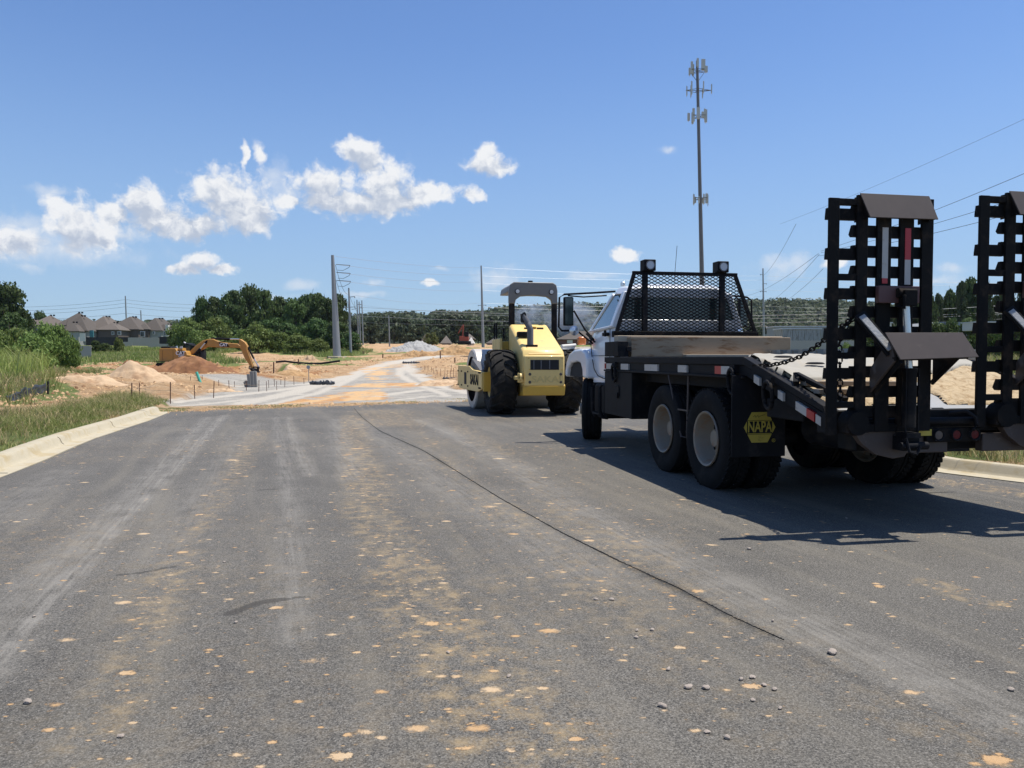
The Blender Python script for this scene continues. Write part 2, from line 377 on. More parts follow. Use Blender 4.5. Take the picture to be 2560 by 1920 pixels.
# ---------------------------------------------------------------- ground sheet
def build_ground():
    rows = np.concatenate([np.linspace(-14, 2, 18)[:-1], 2 * (1700 / 2) ** np.linspace(0, 1, 520)])
    # more rows where the site is
    c = np.linspace(-1, 1, 520); R = np.sign(c) * (np.abs(c) * .95 + np.abs(c) ** 4 * 2.2)
    Yg, Rg = np.meshgrid(rows, R, indexing='ij'); Xg = Rg * (np.maximum(Yg, 0) * .9 + 9)
    Xg = Xg - .0
    x, y = Xg.ravel(), Yg.ravel(); z = hz(x, y)
    nzv = (fbm(x, y, .5, 4) - .5); nzs = (fbm(x + 50, y, 2.2, 3) - .5)
    def wgt(polys, soft, amp):
        g = np.full(x.shape, -1e3)
        for p in polys: g = np.maximum(g, sdist(x, y, p))
        sc = 1 + np.maximum(0, y - 30) / 40
        return sstep((g + (nzv * 2.2 + nzs * .8) * amp * sc) / (soft * sc) + .5)
    A = np.zeros((len(x), 4)); A[:, 0] = wgt(GRASS, .8, 1.3); A[:, 1] = wgt(GRAVEL, .35, .5)
    A[:, 2] = wgt(CLAY, .6, 1.6); A[:, 3] = np.maximum(wgt(RED, 1.5, 2.5), 0)
    # patchy weeds on the spoil
    A[:, 0] = np.maximum(A[:, 0], sstep((fbm(x - 7, y, .10, 4) - .60) / .08) * sstep((y - 55) / 20) * (1 - A[:, 1]) * .9)
    A[:, 0] *= (1 - A[:, 1])
    B = np.zeros((len(x), 4))
    for pts, wd, k in [([(600,1012),(720,985),(800,962),(870,938),(930,918),(1000,903),(1080,892),(1185,880)], .45, 1), ([(660,1015),(790,985),(850,960),(900,935),(960,912),(1050,898)], .3, .8), ([(430,1008),(560,992),(700,975),(800,962)], .4, 1), ([(440,1018),(620,1000),(760,985)], .3, .8),
                       ([(500,966),(640,966),(740,962),(820,955)], .35, .9), ([(1180,985),(1090,962),(1050,940),(1020,920),(1030,908)], .35, 1), ([(1120,990),(1040,960),(1000,938),(1000,920)], .25, .8), ([(1190,972),(1060,975),(980,985),(900,1002)], .35, 1), ([(1180,995),(1080,990),(990,1002)], .3, .7)]:
        B[:, 0] = np.maximum(B[:, 0], k * ribbon_w(x + nzs * .25, y + nzv * .8, pts, wd, .03))
    for pts, wd, k in [([(880,1010),(900,985),(905,965),(925,940),(935,922),(985,908),(1060,900)], .40, 1), ([(930,1008),(945,985),(950,960),(950,938),(960,920),(1010,908)], .30, .9), ([(760,1008),(850,990),(930,970),(1040,958)], .28, .9), ([(700,1012),(800,1000),(880,985)], .22, .7), ([(1040,1003),(985,985),(930,968),(860,960)], .3, .9)]:
        B[:, 1] = np.maximum(B[:, 1], k * ribbon_w(x + nzs * .3, y + nzv * .8, pts, wd, .03))
    n, m = Yg.shape; i = np.arange(n * m).reshape(n, m)
    Q = np.stack([i[:-1, :-1].ravel(), i[:-1, 1:].ravel(), i[1:, 1:].ravel(), i[1:, :-1].ravel()], 1)
    V = np.stack([x, y, z], 1)
    mt = bpy.data.materials.new('site_ground'); mt.use_nodes = True; nt = mt.node_tree; t = NT(nt)
    b = nt.nodes['Principled BSDF']; b.inputs['Roughness'].default_value = .95; b.inputs['Specular IOR Level'].default_value = .15
    a = t.n('ShaderNodeAttribute', attribute_name='mask'); sp = t.n('ShaderNodeSeparateColor'); nt.links.new(a.outputs['Color'], sp.inputs[0])
    tc_ = t.n('ShaderNodeTexCoord'); O = tc_.outputs['Object']
    n1 = t.noise(O, .35, 6, .62); n2 = t.noise(O, 3.2, 6, .65); n3 = t.noise(O, 22, 5, .7); n4 = t.noise(O, 1.1, 5, .6, .6)
    so = t.v('MULTIPLY', O, (.35, 1.6, 1)); ns = t.noise(so, 1.6, 6, .65, .5)
    sand = t.mix(t.ramp(n1, .35, .66), (.43, .27, .145), (.57, .40, .235))
    sand = t.mix(t.ramp(n4, .52, .70), sand, (.50, .30, .15))
    sand = t.mix(t.m('MULTIPLY', t.ramp(n2, .52, .34), .6), sand, (.28, .165, .09))
    sand = t.mix(t.m('MULTIPLY', t.ramp(ns, .56, .72), .6), sand, (.62, .51, .37))
    red = t.mix(t.ramp(n2, .3, .7), (.27, .125, .05), (.45, .24, .11))
    clay = t.mix(t.ramp(t.noise(so, 3, 6, .7, .3), .32, .68), (.42, .20, .07), (.54, .34, .17))
    grv = t.mix(t.ramp(n2, .25, .75), (.235, .22, .195), (.37, .345, .30))
    vor = t.n('ShaderNodeTexVoronoi', i_Scale=16.); nt.links.new(O, vor.inputs['Vector'])
    grv = t.mix(.75, grv, t.mix(t.m('FRACT', t.m('MULTIPLY', vor.outputs['Distance'], 7.3)), (.28, .29, .30), (.66, .66, .66)), 'OVERLAY')
    rotg = t.n('ShaderNodeMapping'); rotg.inputs['Rotation'].default_value = (0, 0, math.radians(-25)); nt.links.new(O, rotg.inputs[0])
    pale = t.ramp(t.noise(t.v('MULTIPLY', rotg.outputs[0], (.45, .8, 1)), .55, 6, .66, 1.2), .42, .62)
    a2 = t.n('ShaderNodeAttribute', attribute_name='ruts'); sp2 = t.n('ShaderNodeSeparateColor'); nt.links.new(a2.outputs['Color'], sp2.inputs[0])
    pale = t.m('MAXIMUM', t.m('MULTIPLY', pale, .45), t.ramp(t.m('ADD', sp2.outputs[0], t.m('MULTIPLY_ADD', n2, .9, -.45)), .25, .75))
    grv = t.mix(t.m('MULTIPLY', pale, .85), grv, (.49, .445, .375))
    clay = t.mix(t.m('MULTIPLY', t.ramp(t.m('ADD', sp2.outputs[1], t.m('MULTIPLY_ADD', n2, 1.1, -.55)), .35, .7), .75), clay, (.60, .40, .21))
    grs = t.mix(t.ramp(n2, .3, .7), (.11, .15, .045), (.21, .24, .08))
    grs = t.mix(t.ramp(n1, .5, .7), grs, (.24, .21, .10))
    c = t.mix(sp.outputs[2], sand, clay); al = a.outputs['Alpha']
    c = t.mix(al, sand, red); c = t.mix(sp.outputs[1], c, grv)
    c = t.mix(t.ramp(t.m('ADD', sp.outputs[2], t.m('MULTIPLY_ADD', t.noise(t.v('MULTIPLY', O, (1, .6, 1)), 1.3, 8, .75, .8), 3.2, -1.85)), .30, .75), c, clay)
    c = t.mix(t.ramp(t.m('ADD', sp.outputs[0], t.m('MULTIPLY_ADD', n2, .8, -.4)), .3, .7), c, grs)
    nt.links.new(c, b.inputs['Base Color'])
    bn = t.n('ShaderNodeBump', i_Strength=1., i_Distance=.28)
    hsum = t.m('ADD', t.m('MULTIPLY', n2, 1.0), t.m('MULTIPLY', n3, .35))
    nt.links.new(t.m('MULTIPLY', hsum, t.m('MULTIPLY_ADD', sp.outputs[1], -.65, 1.0)), bn.inputs['Height']); nt.links.new(bn.outputs[0], b.inputs['Normal'])
    o = np_mesh('ground', V, Q, mt, smooth=True, attrs={'mask': A, 'ruts': B}); tag(o, 'sandy construction ground with gravel, clay and grass', kind='structure')
build_ground()

# ---------------------------------------------------------------- asphalt
SEAM = [(885,1022),(905,1045),(950,1080),(1060,1130),(1250,1250),(1400,1335),(1560,1415),(1700,1480),(1830,1550),(1960,1610),(2060,1665),(2200,1730),(2380,1800),(2700,1925)]
def build_road():
    rows = np.concatenate([np.linspace(-12, 2.2, 24)[:-1], 2.2 * (28 / 2.2) ** np.linspace(0, 1, 330)])
    s = np.linspace(0, 1, 400); Yg, Sg = np.meshgrid(rows, s, indexing='ij')
    Xg = xl(Yg) * (1 - Sg) + xr(Yg) * Sg; x, y = Xg.ravel(), Yg.ravel()
    nz_ = fbm(x, y, 1.3, 3) - .5
    z = .012 + (fbm(x, y, .3, 2) - .5) * .008
    keep = y < yend(x) + nz_ * .9 + (fbm(x, y, 5., 2) - .5) * .5
    tr = np.zeros(x.shape)
    for pts, wd, k in [([(560,1040),(470,1140),(380,1230),(280,1330),(120,1500),(-60,1720)], .10, .7), ([(520,1045),(430,1140),(340,1230),(200,1360),(-40,1560)], .13, .5),
                    ([(690,1045),(700,1110),(715,1190),(725,1290),(730,1420),(735,1600)], .11, .42), ([(720,1045),(735,1110),(775,1190)], .1, .5), ([(840,1050),(860,1130),(880,1200)], .2, .5),
                    ([(1040,1050),(1120,1085),(1180,1120),(1330,1180)], .10, .6), ([(1060,1050),(1210,1130),(1500,1310),(2000,1560),(2700,1880)], .22, .45),
                    ([(890,1050),(1000,1130),(1180,1260),(1500,1450)], .3, .35), ([(-20,1310),(160,1180)], .3, .3), ([(640,1060),(560,1150),(500,1250),(400,1400)], .25, .25)]:
        tr = np.maximum(tr, k * ribbon_w(x, y, pts, wd))
    di = np.zeros(x.shape)
    for pts, wd, k in [([(880,1040),(910,1180),(930,1300),(1010,1420),(1050,1520),(1150,1680),(1330,1880)], .27, 1.25), ([(650,1080),(560,1220),(490,1330),(440,1420),(330,1640),(240,1850)], .20, .75),
                    ([(1100,1040),(1250,1130),(1420,1290),(1700,1480),(2100,1700),(2500,1900)], .30, .6), ([(1000,1040),(1140,1180),(1400,1400),(1750,1690),(1900,1800)], .35, .55), ([(1230,1150),(1500,1330),(1700,1430)], .2, .55),
                    ([(950,1030),(1000,1060)], .8, 1.2), ([(2330,1462),(2420,1500),(2480,1515)], .10, 1.3), ([(2320,1200),(2700,1260)], .25, 1.5)]:
        di = np.maximum(di, k * ribbon_w(x, y, pts, wd))
    di = np.maximum(di, .9 * sstep((y - yend(x) + 1.3) / 1.5) * (.4 + vn(x, y, .8)))
    di = np.maximum(di, .10 + .25 * sstep((fbm(x, y, .35, 2) - .5) / .2)) * (.65 + .7 * vn(x, y, .9))
    sp_ = np.zeros(x.shape)
    for px, py, r in [(848,1900,.055),(873,1846,.03),(680,1863,.028),(1440,1856,.035),(1080,1565,.055),(1020,1512,.03),(1690,1400-70,.0),(1510,1480,.035),(1880,1722,.05),(1700,1625,.04),(1715,1545,.03),(1680,1495,.03),
                      (799,1484,.022),(799,1474,.018),(890,1637,.03),(280,1862,.02),(1030,1205,.05),(665,1103,.06),(580,1152,.1),(600,1115,.06),(590,1155,.07),(1130,1230,.05),(500,1290,.06),(780,1305,.03),(660,1290,.03),(455,1385,.06),
                      (320,1690,.05),(2490,1905,.06),(690,1525,.05),(240,1587,.02),(2200,1470,.05),(1160,1880,.03),(1270,1885,.03)]:
        gx, gy = gp(px, py); sp_ = np.maximum(sp_, np.exp(-(((x-gx)/1.6)**2 + (y-gy)**2) / (2*(r*.45)**2) if r else -1e3))
    seam = ribbon_w(x, y, SEAM, .085, 0) * (.34 + .42 * vn(x, y, 1.1))
    for pts, wd, k in [([(575,1540),(610,1527),(650,1512),(700,1505)], .034, 1.7), ([(690,1507),(735,1501),(760,1497)], .016, 1.5), ([(300,1442),(350,1438),(400,1428),(440,1420)], .018, 1.4), ([(650,1228),(690,1226)], .06, .8), ([(562,1201),(600,1198)], .06, .8), ([(200,1248),(235,1246)], .05, .7), ([(630,1185),(670,1183)], .05, .6), ([(1040,1372),(1080,1374)], .02, .7)]:
        seam = np.maximum(seam, k * ribbon_w(x, y, pts, wd))
    A = np.stack([tr, di, sp_, seam], 1)
    n, m = Yg.shape; i = np.arange(n * m).reshape(n, m)
    Q = np.stack([i[:-1, :-1].ravel(), i[:-1, 1:].ravel(), i[1:, 1:].ravel(), i[1:, :-1].ravel()], 1)
    Q = Q[keep[Q].all(1)]
    mt = bpy.data.materials.new('asphalt'); mt.use_nodes = True; nt = mt.node_tree; t = NT(nt)
    b = nt.nodes['Principled BSDF']; b.inputs['Roughness'].default_value = .78; b.inputs['Specular IOR Level'].default_value = .35
    a = t.n('ShaderNodeAttribute', attribute_name='mask'); sp = t.n('ShaderNodeSeparateColor'); nt.links.new(a.outputs['Color'], sp.inputs[0])
    tc_ = t.n('ShaderNodeTexCoord'); O = tc_.outputs['Object']
    fine = t.noise(O, 105, 3, .85); agg = t.n('ShaderNodeTexVoronoi', i_Scale=210.); nt.links.new(O, agg.inputs['Vector'])
    ac = t.n('ShaderNodeSeparateColor'); nt.links.new(agg.outputs['Color'], ac.inputs[0])
    big = t.noise(O, .5, 5, .6); med = t.noise(O, 4, 6, .65)
    c = t.mix(t.ramp(big, .3, .7), (.080, .0755, .067), (.115, .108, .095))
    c = t.mix(t.m('MULTIPLY', t.ramp(med, .5, .75), .35), c, (.10, .095, .085))
    c = t.mix(t.ramp(fine, .33, .68), t.mix(1., c, (.30, .30, .30), 'MULTIPLY'), t.mix(1., c, (1.65, 1.62, 1.57), 'MULTIPLY'))
    c = t.mix(t.m('MULTIPLY', t.ramp(ac.outputs[0], .80, .97), .5), c, (.30, .28, .25))
    # dusty wheel tracks with ribbed tread marks
    rot = t.n('ShaderNodeMapping'); rot.inputs['Rotation'].default_value = (0, 0, math.radians(-18)); nt.links.new(O, rot.inputs[0])
    ribs = t.noise(t.v('MULTIPLY', rot.outputs[0], (30, 1.2, 1)), 1., 3, .6)
    lng = t.ramp(t.noise(t.v('MULTIPLY', rot.outputs[0], (2.6, .22, 1)), 1., 6, .62, .4), .45, .72)
    c = t.mix(t.m('MULTIPLY', lng, .34), c, (.22, .195, .15))
    trk = t.m('MULTIPLY', sp.outputs[0], t.ramp(t.m('ADD', t.m('MULTIPLY', ribs, .6), t.m('MULTIPLY', med, .5)), .38, .72))
    c = t.mix(t.m('MULTIPLY', trk, .85), c, (.30, .28, .245))
    haze = t.m('MULTIPLY', t.ramp(sp.outputs[1], .1, 1.0), t.ramp(t.noise(O, 7, 6, .75), .42, .72))
    c = t.mix(t.m('MULTIPLY', haze, .72), c, (.34, .25, .135))
    # dropped soil: flattened blots whose number follows the wheel lines
    def blots(sc, lo, hi, seed):
        v = t.n('ShaderNodeTexVoronoi', i_Scale=sc); v.inputs['Randomness'].default_value = 1
        wv = t.v('ADD', t.v('MULTIPLY', O, (.62, 1., 1.)), (seed, seed, 0))
        wv = t.v('ADD', wv, t.v('MULTIPLY', t.v('SUBTRACT', t.n('ShaderNodeTexNoise', i_Scale=sc * 3.).outputs['Color'], (.5, .5, .5)), (.35 / sc,) * 3))
        nt.links.new(wv, v.inputs['Vector']); q = t.n('ShaderNodeSeparateColor'); nt.links.new(v.outputs['Color'], q.inputs[0])
        th = t.m('MULTIPLY_ADD', sp.outputs[1], hi - lo, lo)                      # share of cells that carry a blot
        on = t.m('LESS_THAN', q.outputs[0], th); rad = t.m('MULTIPLY_ADD', t.m('POWER', q.outputs[1], 1.6), .26, .10)
        d = t.m('SUBTRACT', rad, t.m('ADD', v.outputs['Distance'], t.m('MULTIPLY_ADD', t.noise(O, sc * 5, 5, .7), .50, -.25)))
        return t.m('MULTIPLY', t.ramp(d, 0, .18), on)
    bl = t.m('MAXIMUM', blots(9., .01, .42, 3.), t.m('MAXIMUM', blots(17., .015, .80, 9.), t.m('MAXIMUM', blots(4.5, .003, .09, 21.), blots(32., .02, .85, 5.))))
    sph = t.ramp(t.m('ADD', sp.outputs[2], t.m('MULTIPLY_ADD', t.noise(O, 45, 6, .75), 1.5, -.75)), .42, .62)
    bl = t.m('MAXIMUM', bl, sph)
    soil = t.mix(t.ramp(t.noise(O, 1.5, 3, .6), .4, .6), (.50, .31, .145), (.56, .41, .25))
    c = t.mix(t.m('MULTIPLY', bl, .85), c, soil)
    sm_ = t.ramp(t.m('ADD', t.m('MULTIPLY', a.outputs['Alpha'], 1.), t.m('MULTIPLY_ADD', t.noise(O, 60, 4, .8), 1.7, -.85)), .36, .80)
    c = t.mix(t.m('MULTIPLY', sm_, .62), c, (.028, .025, .021))
    nt.links.new(c, b.inputs['Base Color'])
    bn = t.n('ShaderNodeBump', i_Strength=.8, i_Distance=.006)
    nt.links.new(t.m('ADD', t.m('MULTIPLY', fine, 1.), t.m('MULTIPLY', bl, .8)), bn.inputs['Height']); nt.links.new(bn.outputs[0], b.inputs['Normal'])
    o = np_mesh('asphalt_road', np.stack([x, y, z], 1), Q, mt, smooth=True, attrs={'mask': A}); tag(o, 'dark asphalt road scattered with orange soil', kind='structure')
build_road()
M_['crack'] = mat('open_crack', (.05, .047, .041), .95, var=.5, vscale=30, dirt=(.13, .11, .08), damt=.45, dscale=12, bump=.8)
def crack(pts, w0, w1, name, jit=.012, raised=.004, n=14):
    P = [Vector((*gp(*p), 0)) for p in pts]; C = []
    for a, b_ in zip(P[:-1], P[1:]):
        for k in range(n): C.append(a.lerp(b_, k / n))
    C.append(P[-1])
    for _ in range(30): C = [C[0]] + [(C[q-1] + C[q] + C[q+1]) / 3 for q in range(1, len(C) - 1)] + [C[-1]]
    V = []; Fc = []
    for i, p in enumerate(C):
        d = (C[min(i+1, len(C)-1)] - C[max(i-1, 0)]).normalized(); nrm = Vector((-d.y, d.x, 0)); t_ = i / (len(C) - 1)
        wd = (w0 + (w1 - w0) * math.sin(math.pi * t_)) * random.uniform(.75, 1.25) * (.15 + 1.7 * float(vn(p.x, p.y, 9.))); off = random.uniform(-jit, jit)
        for s_, zz in ((-1, .016), (-.3, .02 + raised * random.random()), (.3, .02 + raised * random.random()), (1, .016)): V.append(p + nrm * (off + s_ * wd) + Vector((0, 0, zz)))
    for i in range(len(C) - 1):
        for k in range(3): a = i * 4 + k; Fc.append((a, a + 1, a + 5, a + 4))
    return mesh_obj(name, V, Fc, M_['crack'])
tag(crack(SEAM[:10], .0001, .0016, 'seam_crack', .003, n=60), 'long dark paving seam running down the road', kind='structure')
# ---------------------------------------------------------------- kerbs
def kerb(fx_, ys, side, name, label, brk=()):
    # profile: (offset away from the road, height)
    pr = [(-.02, .0), (-.02, .022), (.0, .022), (.20, .030), (.235, .06), (.26, .125), (.29, .150), (.38, .158), (.43, .150), (.56, .12), (.62, -.05)]
    V = []; Fc = []; n = len(pr); pts = [Vector((float(fx_(y)), y, 0)) for y in ys]
    for i, p in enumerate(pts):
        d = (pts[min(i+1, len(pts)-1)] - pts[max(i-1, 0)]).normalized(); nr = Vector((-d.y, d.x, 0)) * side
        for k, (a, h) in enumerate(pr):
            j = (vn(p.x, p.y, .35) - .5) * .03
            V.append(p + nr * (a + float(j)) + Vector((0, 0, h + float(j) * .5 + 0)))
    for i in range(len(pts) - 1):
        for k in range(n - 1): a = i * n + k; Fc.append((a, a + 1, a + n + 1, a + n))
    Fc.append(tuple(range((len(pts)-1)*n, len(pts)*n)))
    o = mesh_obj(name, V, Fc, M_['conc'], smooth=True); tag(o, label, kind='structure')
    for q in range(14, len(pts) - 2, 30):
        d = (pts[q+1] - pts[q]).normalized(); nr = Vector((-d.y, d.x, 0)) * side; jm = MB()
        for (a0, h0), (a1, h1) in zip(pr[2:8], pr[3:9]): jm.bar(pts[q] + nr * a0 + Vector((0, 0, h0 + .001)), pts[q] + nr * a1 + Vector((0, 0, h1 + .001)), .009, .004)
        j_ = jm.build('kerb_joint', M_['crack'], o)
    o.data.set_sharp_from_angle(angle=.6)
kerb(xl, list(np.linspace(-10, 19.2, 300)), 1, 'kerb', 'pale concrete kerb curving along the left side')
kerb(xr, list(np.linspace(-10, 23, 300)), -1, 'kerb', 'pale concrete kerb on the right side')

# ---------------------------------------------------------------- stones on the road
M_['stone'] = mat('pale_stone', (.32, .27, .225), .8, var=.25, vscale=20, bump=.4, bscale=50)
def stone(px, py, r, label=None, group=None):
    x, y = gp(px, py); bm = bmesh.new(); bmesh.ops.create_icosphere(bm, subdivisions=2, radius=r)
    sx, sy, sz = random.uniform(.9, 1.4), random.uniform(.7, 1.1), random.uniform(.5, .8)
    for v in bm.verts:
        n = 1 + .28 * (float(vn(v.co.x * 3 / r + px, v.co.y * 3 / r + v.co.z * 2 / r, .5)) - .5) * 2
        v.co = Vector((v.co.x * sx, v.co.y * sy, v.co.z * sz)) * n
    me = bpy.data.meshes.new('stone'); bm.to_mesh(me); bm.free(); me.materials.append(M_['stone']); me.shade_smooth(); me.set_sharp_from_angle(angle=.5)
    o = bpy.data.objects.new('stone', me); COL.objects.link(o); o.location = (x, y, r * sz * .62 + .014); o.rotation_euler = (0, 0, random.random() * 3)
    tag(o, label or 'small pale stone lying loose on the dark asphalt', 'stone', group or 'small stones scattered over the road')
stone(2081, 1640, .022, 'largest smooth tan pebble on the asphalt, right of the seam', 'stones')
for px, py, r, lb in [(1722,1728,.014,'white flat chip of stone left of the soil spill'),(1765,1730,.013,'grey chip between the white chip and the soil spill'),(1656,1776,.014,'whitish upright stone below and left of the soil spill'),
                      (1881,1702,.012,'pebble at the top of the pale soil spill'),(1272,1700,.008,None),(1910,1722,.009,None),(1936,1733,.008,None),(1852,1708,.009,None),(1818,1856,.011,'pale chip of stone lowest on the road, right of centre'),(1768,1840,.009,None),
                      (1671,1682,.009,None),(1590,1602,.011,None),(1592,1584,.009,None),(1630,1583,.01,None),(1873,1378,.012,None),(1530,1506,.01,None),(1490,1506,.01,None),(2527,1733,.01,None),(70,1766,.016,'dark brown clod near the lower left of the road'),
                      (302,1852,.010,None),(590,1564,.008,None),(85,1549,.008,None),(560,1411,.009,None),(1950,1780,.009,None),(1932,1560,.008,None),(1882,1760,.009,None),(2116,1300,.008,None),(1120,1640,.008,None)]:
    stone(px, py, r * 1.15, lb)

# ---------------------------------------------------------------- grass and reeds (uncountable)
def blades(name, X, Y, H, Wd, mt, label, lean=.5, zf=None, kind='stuff'):
    n = len(X); Z = hz(X, Y) - .02; a = RNG.random(n) * 2 * np.pi; le = lean * (.3 + RNG.random(n)) * H
    la = RNG.random(n) * 2 * np.pi; dx, dy = np.cos(a) * Wd / 2, np.sin(a) * Wd / 2; lx, ly = np.cos(la) * le, np.sin(la) * le
    V = np.zeros((n, 5, 3))
    V[:, 0] = np.stack([X - dx, Y - dy, Z], 1); V[:, 1] = np.stack([X + dx, Y + dy, Z], 1)
    V[:, 2] = np.stack([X + dx * .8 + lx * .35, Y + dy * .8 + ly * .35, Z + H * .6], 1); V[:, 3] = np.stack([X - dx * .8 + lx * .35, Y - dy * .8 + ly * .35, Z + H * .6], 1)
    V[:, 4] = np.stack([X + lx, Y + ly, Z + H * (1 - .15 * lean)], 1)
    b = np.arange(n)[:, None] * 5
    T = np.concatenate([b + [0, 1, 2], b + [0, 2, 3], b + [3, 2, 4]])
    o = np_mesh(name, V.reshape(-1, 3), T, mt); return tag(o, label, kind=kind)
def bladem(name, cols, sc=2.):
    m = bpy.data.materials.new(name); m.use_nodes = True; nt = m.node_tree; t = NT(nt)
    b = nt.nodes['Principled BSDF']; b.inputs['Roughness'].default_value = .6; b.inputs['Specular IOR Level'].default_value = .3
    g = t.n('ShaderNodeNewGeometry'); tc_ = t.n('ShaderNodeTexCoord')
    n1 = t.noise(tc_.outputs['Object'], sc, 3, .6); r = g.outputs['Random Per Island']
    c = t.mix(r, cols[0], cols[1]); c = t.mix(t.ramp(t.m('ADD', n1, t.m('MULTIPLY_ADD', r, .3, -.15)), .47, .62), c, cols[2])
    nt.links.new(c, b.inputs['Base Color']); tr = t.n('ShaderNodeBsdfTranslucent'); nt.links.new(c, tr.inputs[0])
    mx = t.n('ShaderNodeMixShader', i_Fac=.35); nt.links.new(b.outputs[0], mx.inputs[1]); nt.links.new(tr.outputs[0], mx.inputs[2])
    nt.links.new(mx.outputs[0], nt.nodes['Material Output'].inputs[0]); return m
gm1 = bladem('verge_grass', [(.16, .19, .05), (.27, .29, .085), (.46, .36, .19)], 1.2)
gm2 = bladem('field_grass', [(.15, .21, .045), (.25, .31, .075), (.33, .32, .13)], .12)
gm3 = bladem('reed_grass', [(.22, .29, .06), (.38, .43, .12), (.34, .36, .13)], .6)
gm4 = bladem('dry_grass', [(.20, .21, .08), (.42, .34, .16), (.52, .42, .24)], 1.5)
def sample_poly(poly, n, ymax=None, dens=None, margin=0.):
    P = np.array(poly); x0, y0 = P.min(0); x1, y1 = P.max(0)
    if ymax: y1 = min(y1, ymax)
    X = RNG.uniform(x0, x1, n * 6); Y = RNG.uniform(max(y0, -2), y1, n * 6)
    k = sdist(X, Y, poly) > margin + (fbm(X, Y, .8, 2) - .5) * .8
    if dens is not None: k &= RNG.random(len(X)) < dens(X, Y)
    X, Y = X[k][:n], Y[k][:n]; return X, Y
X, Y = sample_poly(GRASS[0], 60000, dens=lambda x, y: np.clip(.25 + sstep((fbm(x, y, 1.1, 3) - .42) / .14), 0, 1) * (x > -14 - y * .1) * (x < xl(y) - .56))
blades('verge_grass', X, Y, RNG.uniform(.06, .28, len(X)) * (.45 + fbm(X, Y, .9, 3)) * (.45 + .75 * sstep((xl(Y) - .5 - X) / 1.0)), RNG.uniform(.006, .013, len(X)), gm1, 'green and straw grass strip behind the left kerb', .8)
def near_band(n, x0, x1, y0, y1, cut):
    X = RNG.uniform(x0, x1, n); Y = RNG.uniform(y0, y1, n); k = cut(X, Y); return X[k], Y[k]
# stalks leaning over the kerb and on the soil path
X, Y = sample_poly(GRASS[1], 42000, ymax=45, dens=lambda x, y: sstep((fbm(x + 9, y, .5, 3) - .36) / .15) * (x > -34))
blades('weeds', X, Y, RNG.uniform(.12, .5, len(X)) * (.5 + fbm(X, Y, .5, 2)), RNG.uniform(.01, .025, len(X)), gm1, 'patchy weeds and grass round the silt fence', .7)
rp = [gp(-200,1012), gp(60,1000), gp(115,992), gp(120,968), gp(95,950), gp(-250,925)]
X, Y = sample_poly(rp, 9000, dens=lambda x, y: .3 + sstep((fbm(x, y, .7, 2) - .4) / .2))
blades('reeds', X, Y, RNG.uniform(.6, 1.55, len(X)), RNG.uniform(.02, .045, len(X)), gm3, 'tall bright green reeds at the left edge', .6)
X, Y = sample_poly(GRASS[2], 170000, ymax=190, dens=lambda x, y: np.clip(75 / np.maximum(y, 1), 0, 1) * (.45 + sstep((fbm(x, y, .12, 3) - .40) / .2)))
blades('field_grass', X, Y, RNG.uniform(.25, .85, len(X)) * (.5 + .9 * fbm(X, Y, .08, 3)), RNG.uniform(.05, .14, len(X)), gm2, 'overgrown green field behind the soil heaps', .5)
X, Y = sample_poly(GRASS[3], 34000, ymax=17.5, dens=lambda x, y: (x < 16) * (x > xr(y) + .56) * np.clip(.3 + sstep((fbm(x, y, 1.2, 3) - .38) / .2), 0, 1))
blades('verge_grass', X, Y, RNG.uniform(.08, .42, len(X)) * (.5 + fbm(X, Y, .9, 3)), RNG.uniform(.006, .014, len(X)), gm4, 'dry yellow grass behind the right kerb', .8)
X = RNG.uniform(5.2, 7.5, 900); Y = RNG.uniform(6.5, 9.5, 900); k = (X > xr(Y) + .0) & (X < xr(Y) + .3); X, Y = X[k], Y[k]
blades('straw_litter', X, Y, RNG.uniform(.03, .07, len(X)), RNG.uniform(.01, .02, len(X)), gm4, 'straw litter in the right gutter', 3.)
X, Y = sample_poly([(14, 60), (60, 45), (90, 70), (90, 130), (20, 130)], 22000)
blades('field_grass', X, Y, RNG.uniform(.3, 1.5, len(X)), RNG.uniform(.06, .16, len(X)), gm1, 'bright green weeds behind the truck ramps', .5)
X = RNG.uniform(-9.5, 3, 16000); Y = yend(X) + RNG.uniform(-.7, 1.3, 16000); k = fbm(X, Y, .9, 3) > .5; X, Y = X[k], Y[k]
blades('straw_litter', X, Y, RNG.uniform(.02, .08, len(X)), RNG.uniform(.012, .03, len(X)), gm4, 'straw litter where the asphalt ends', 2.)

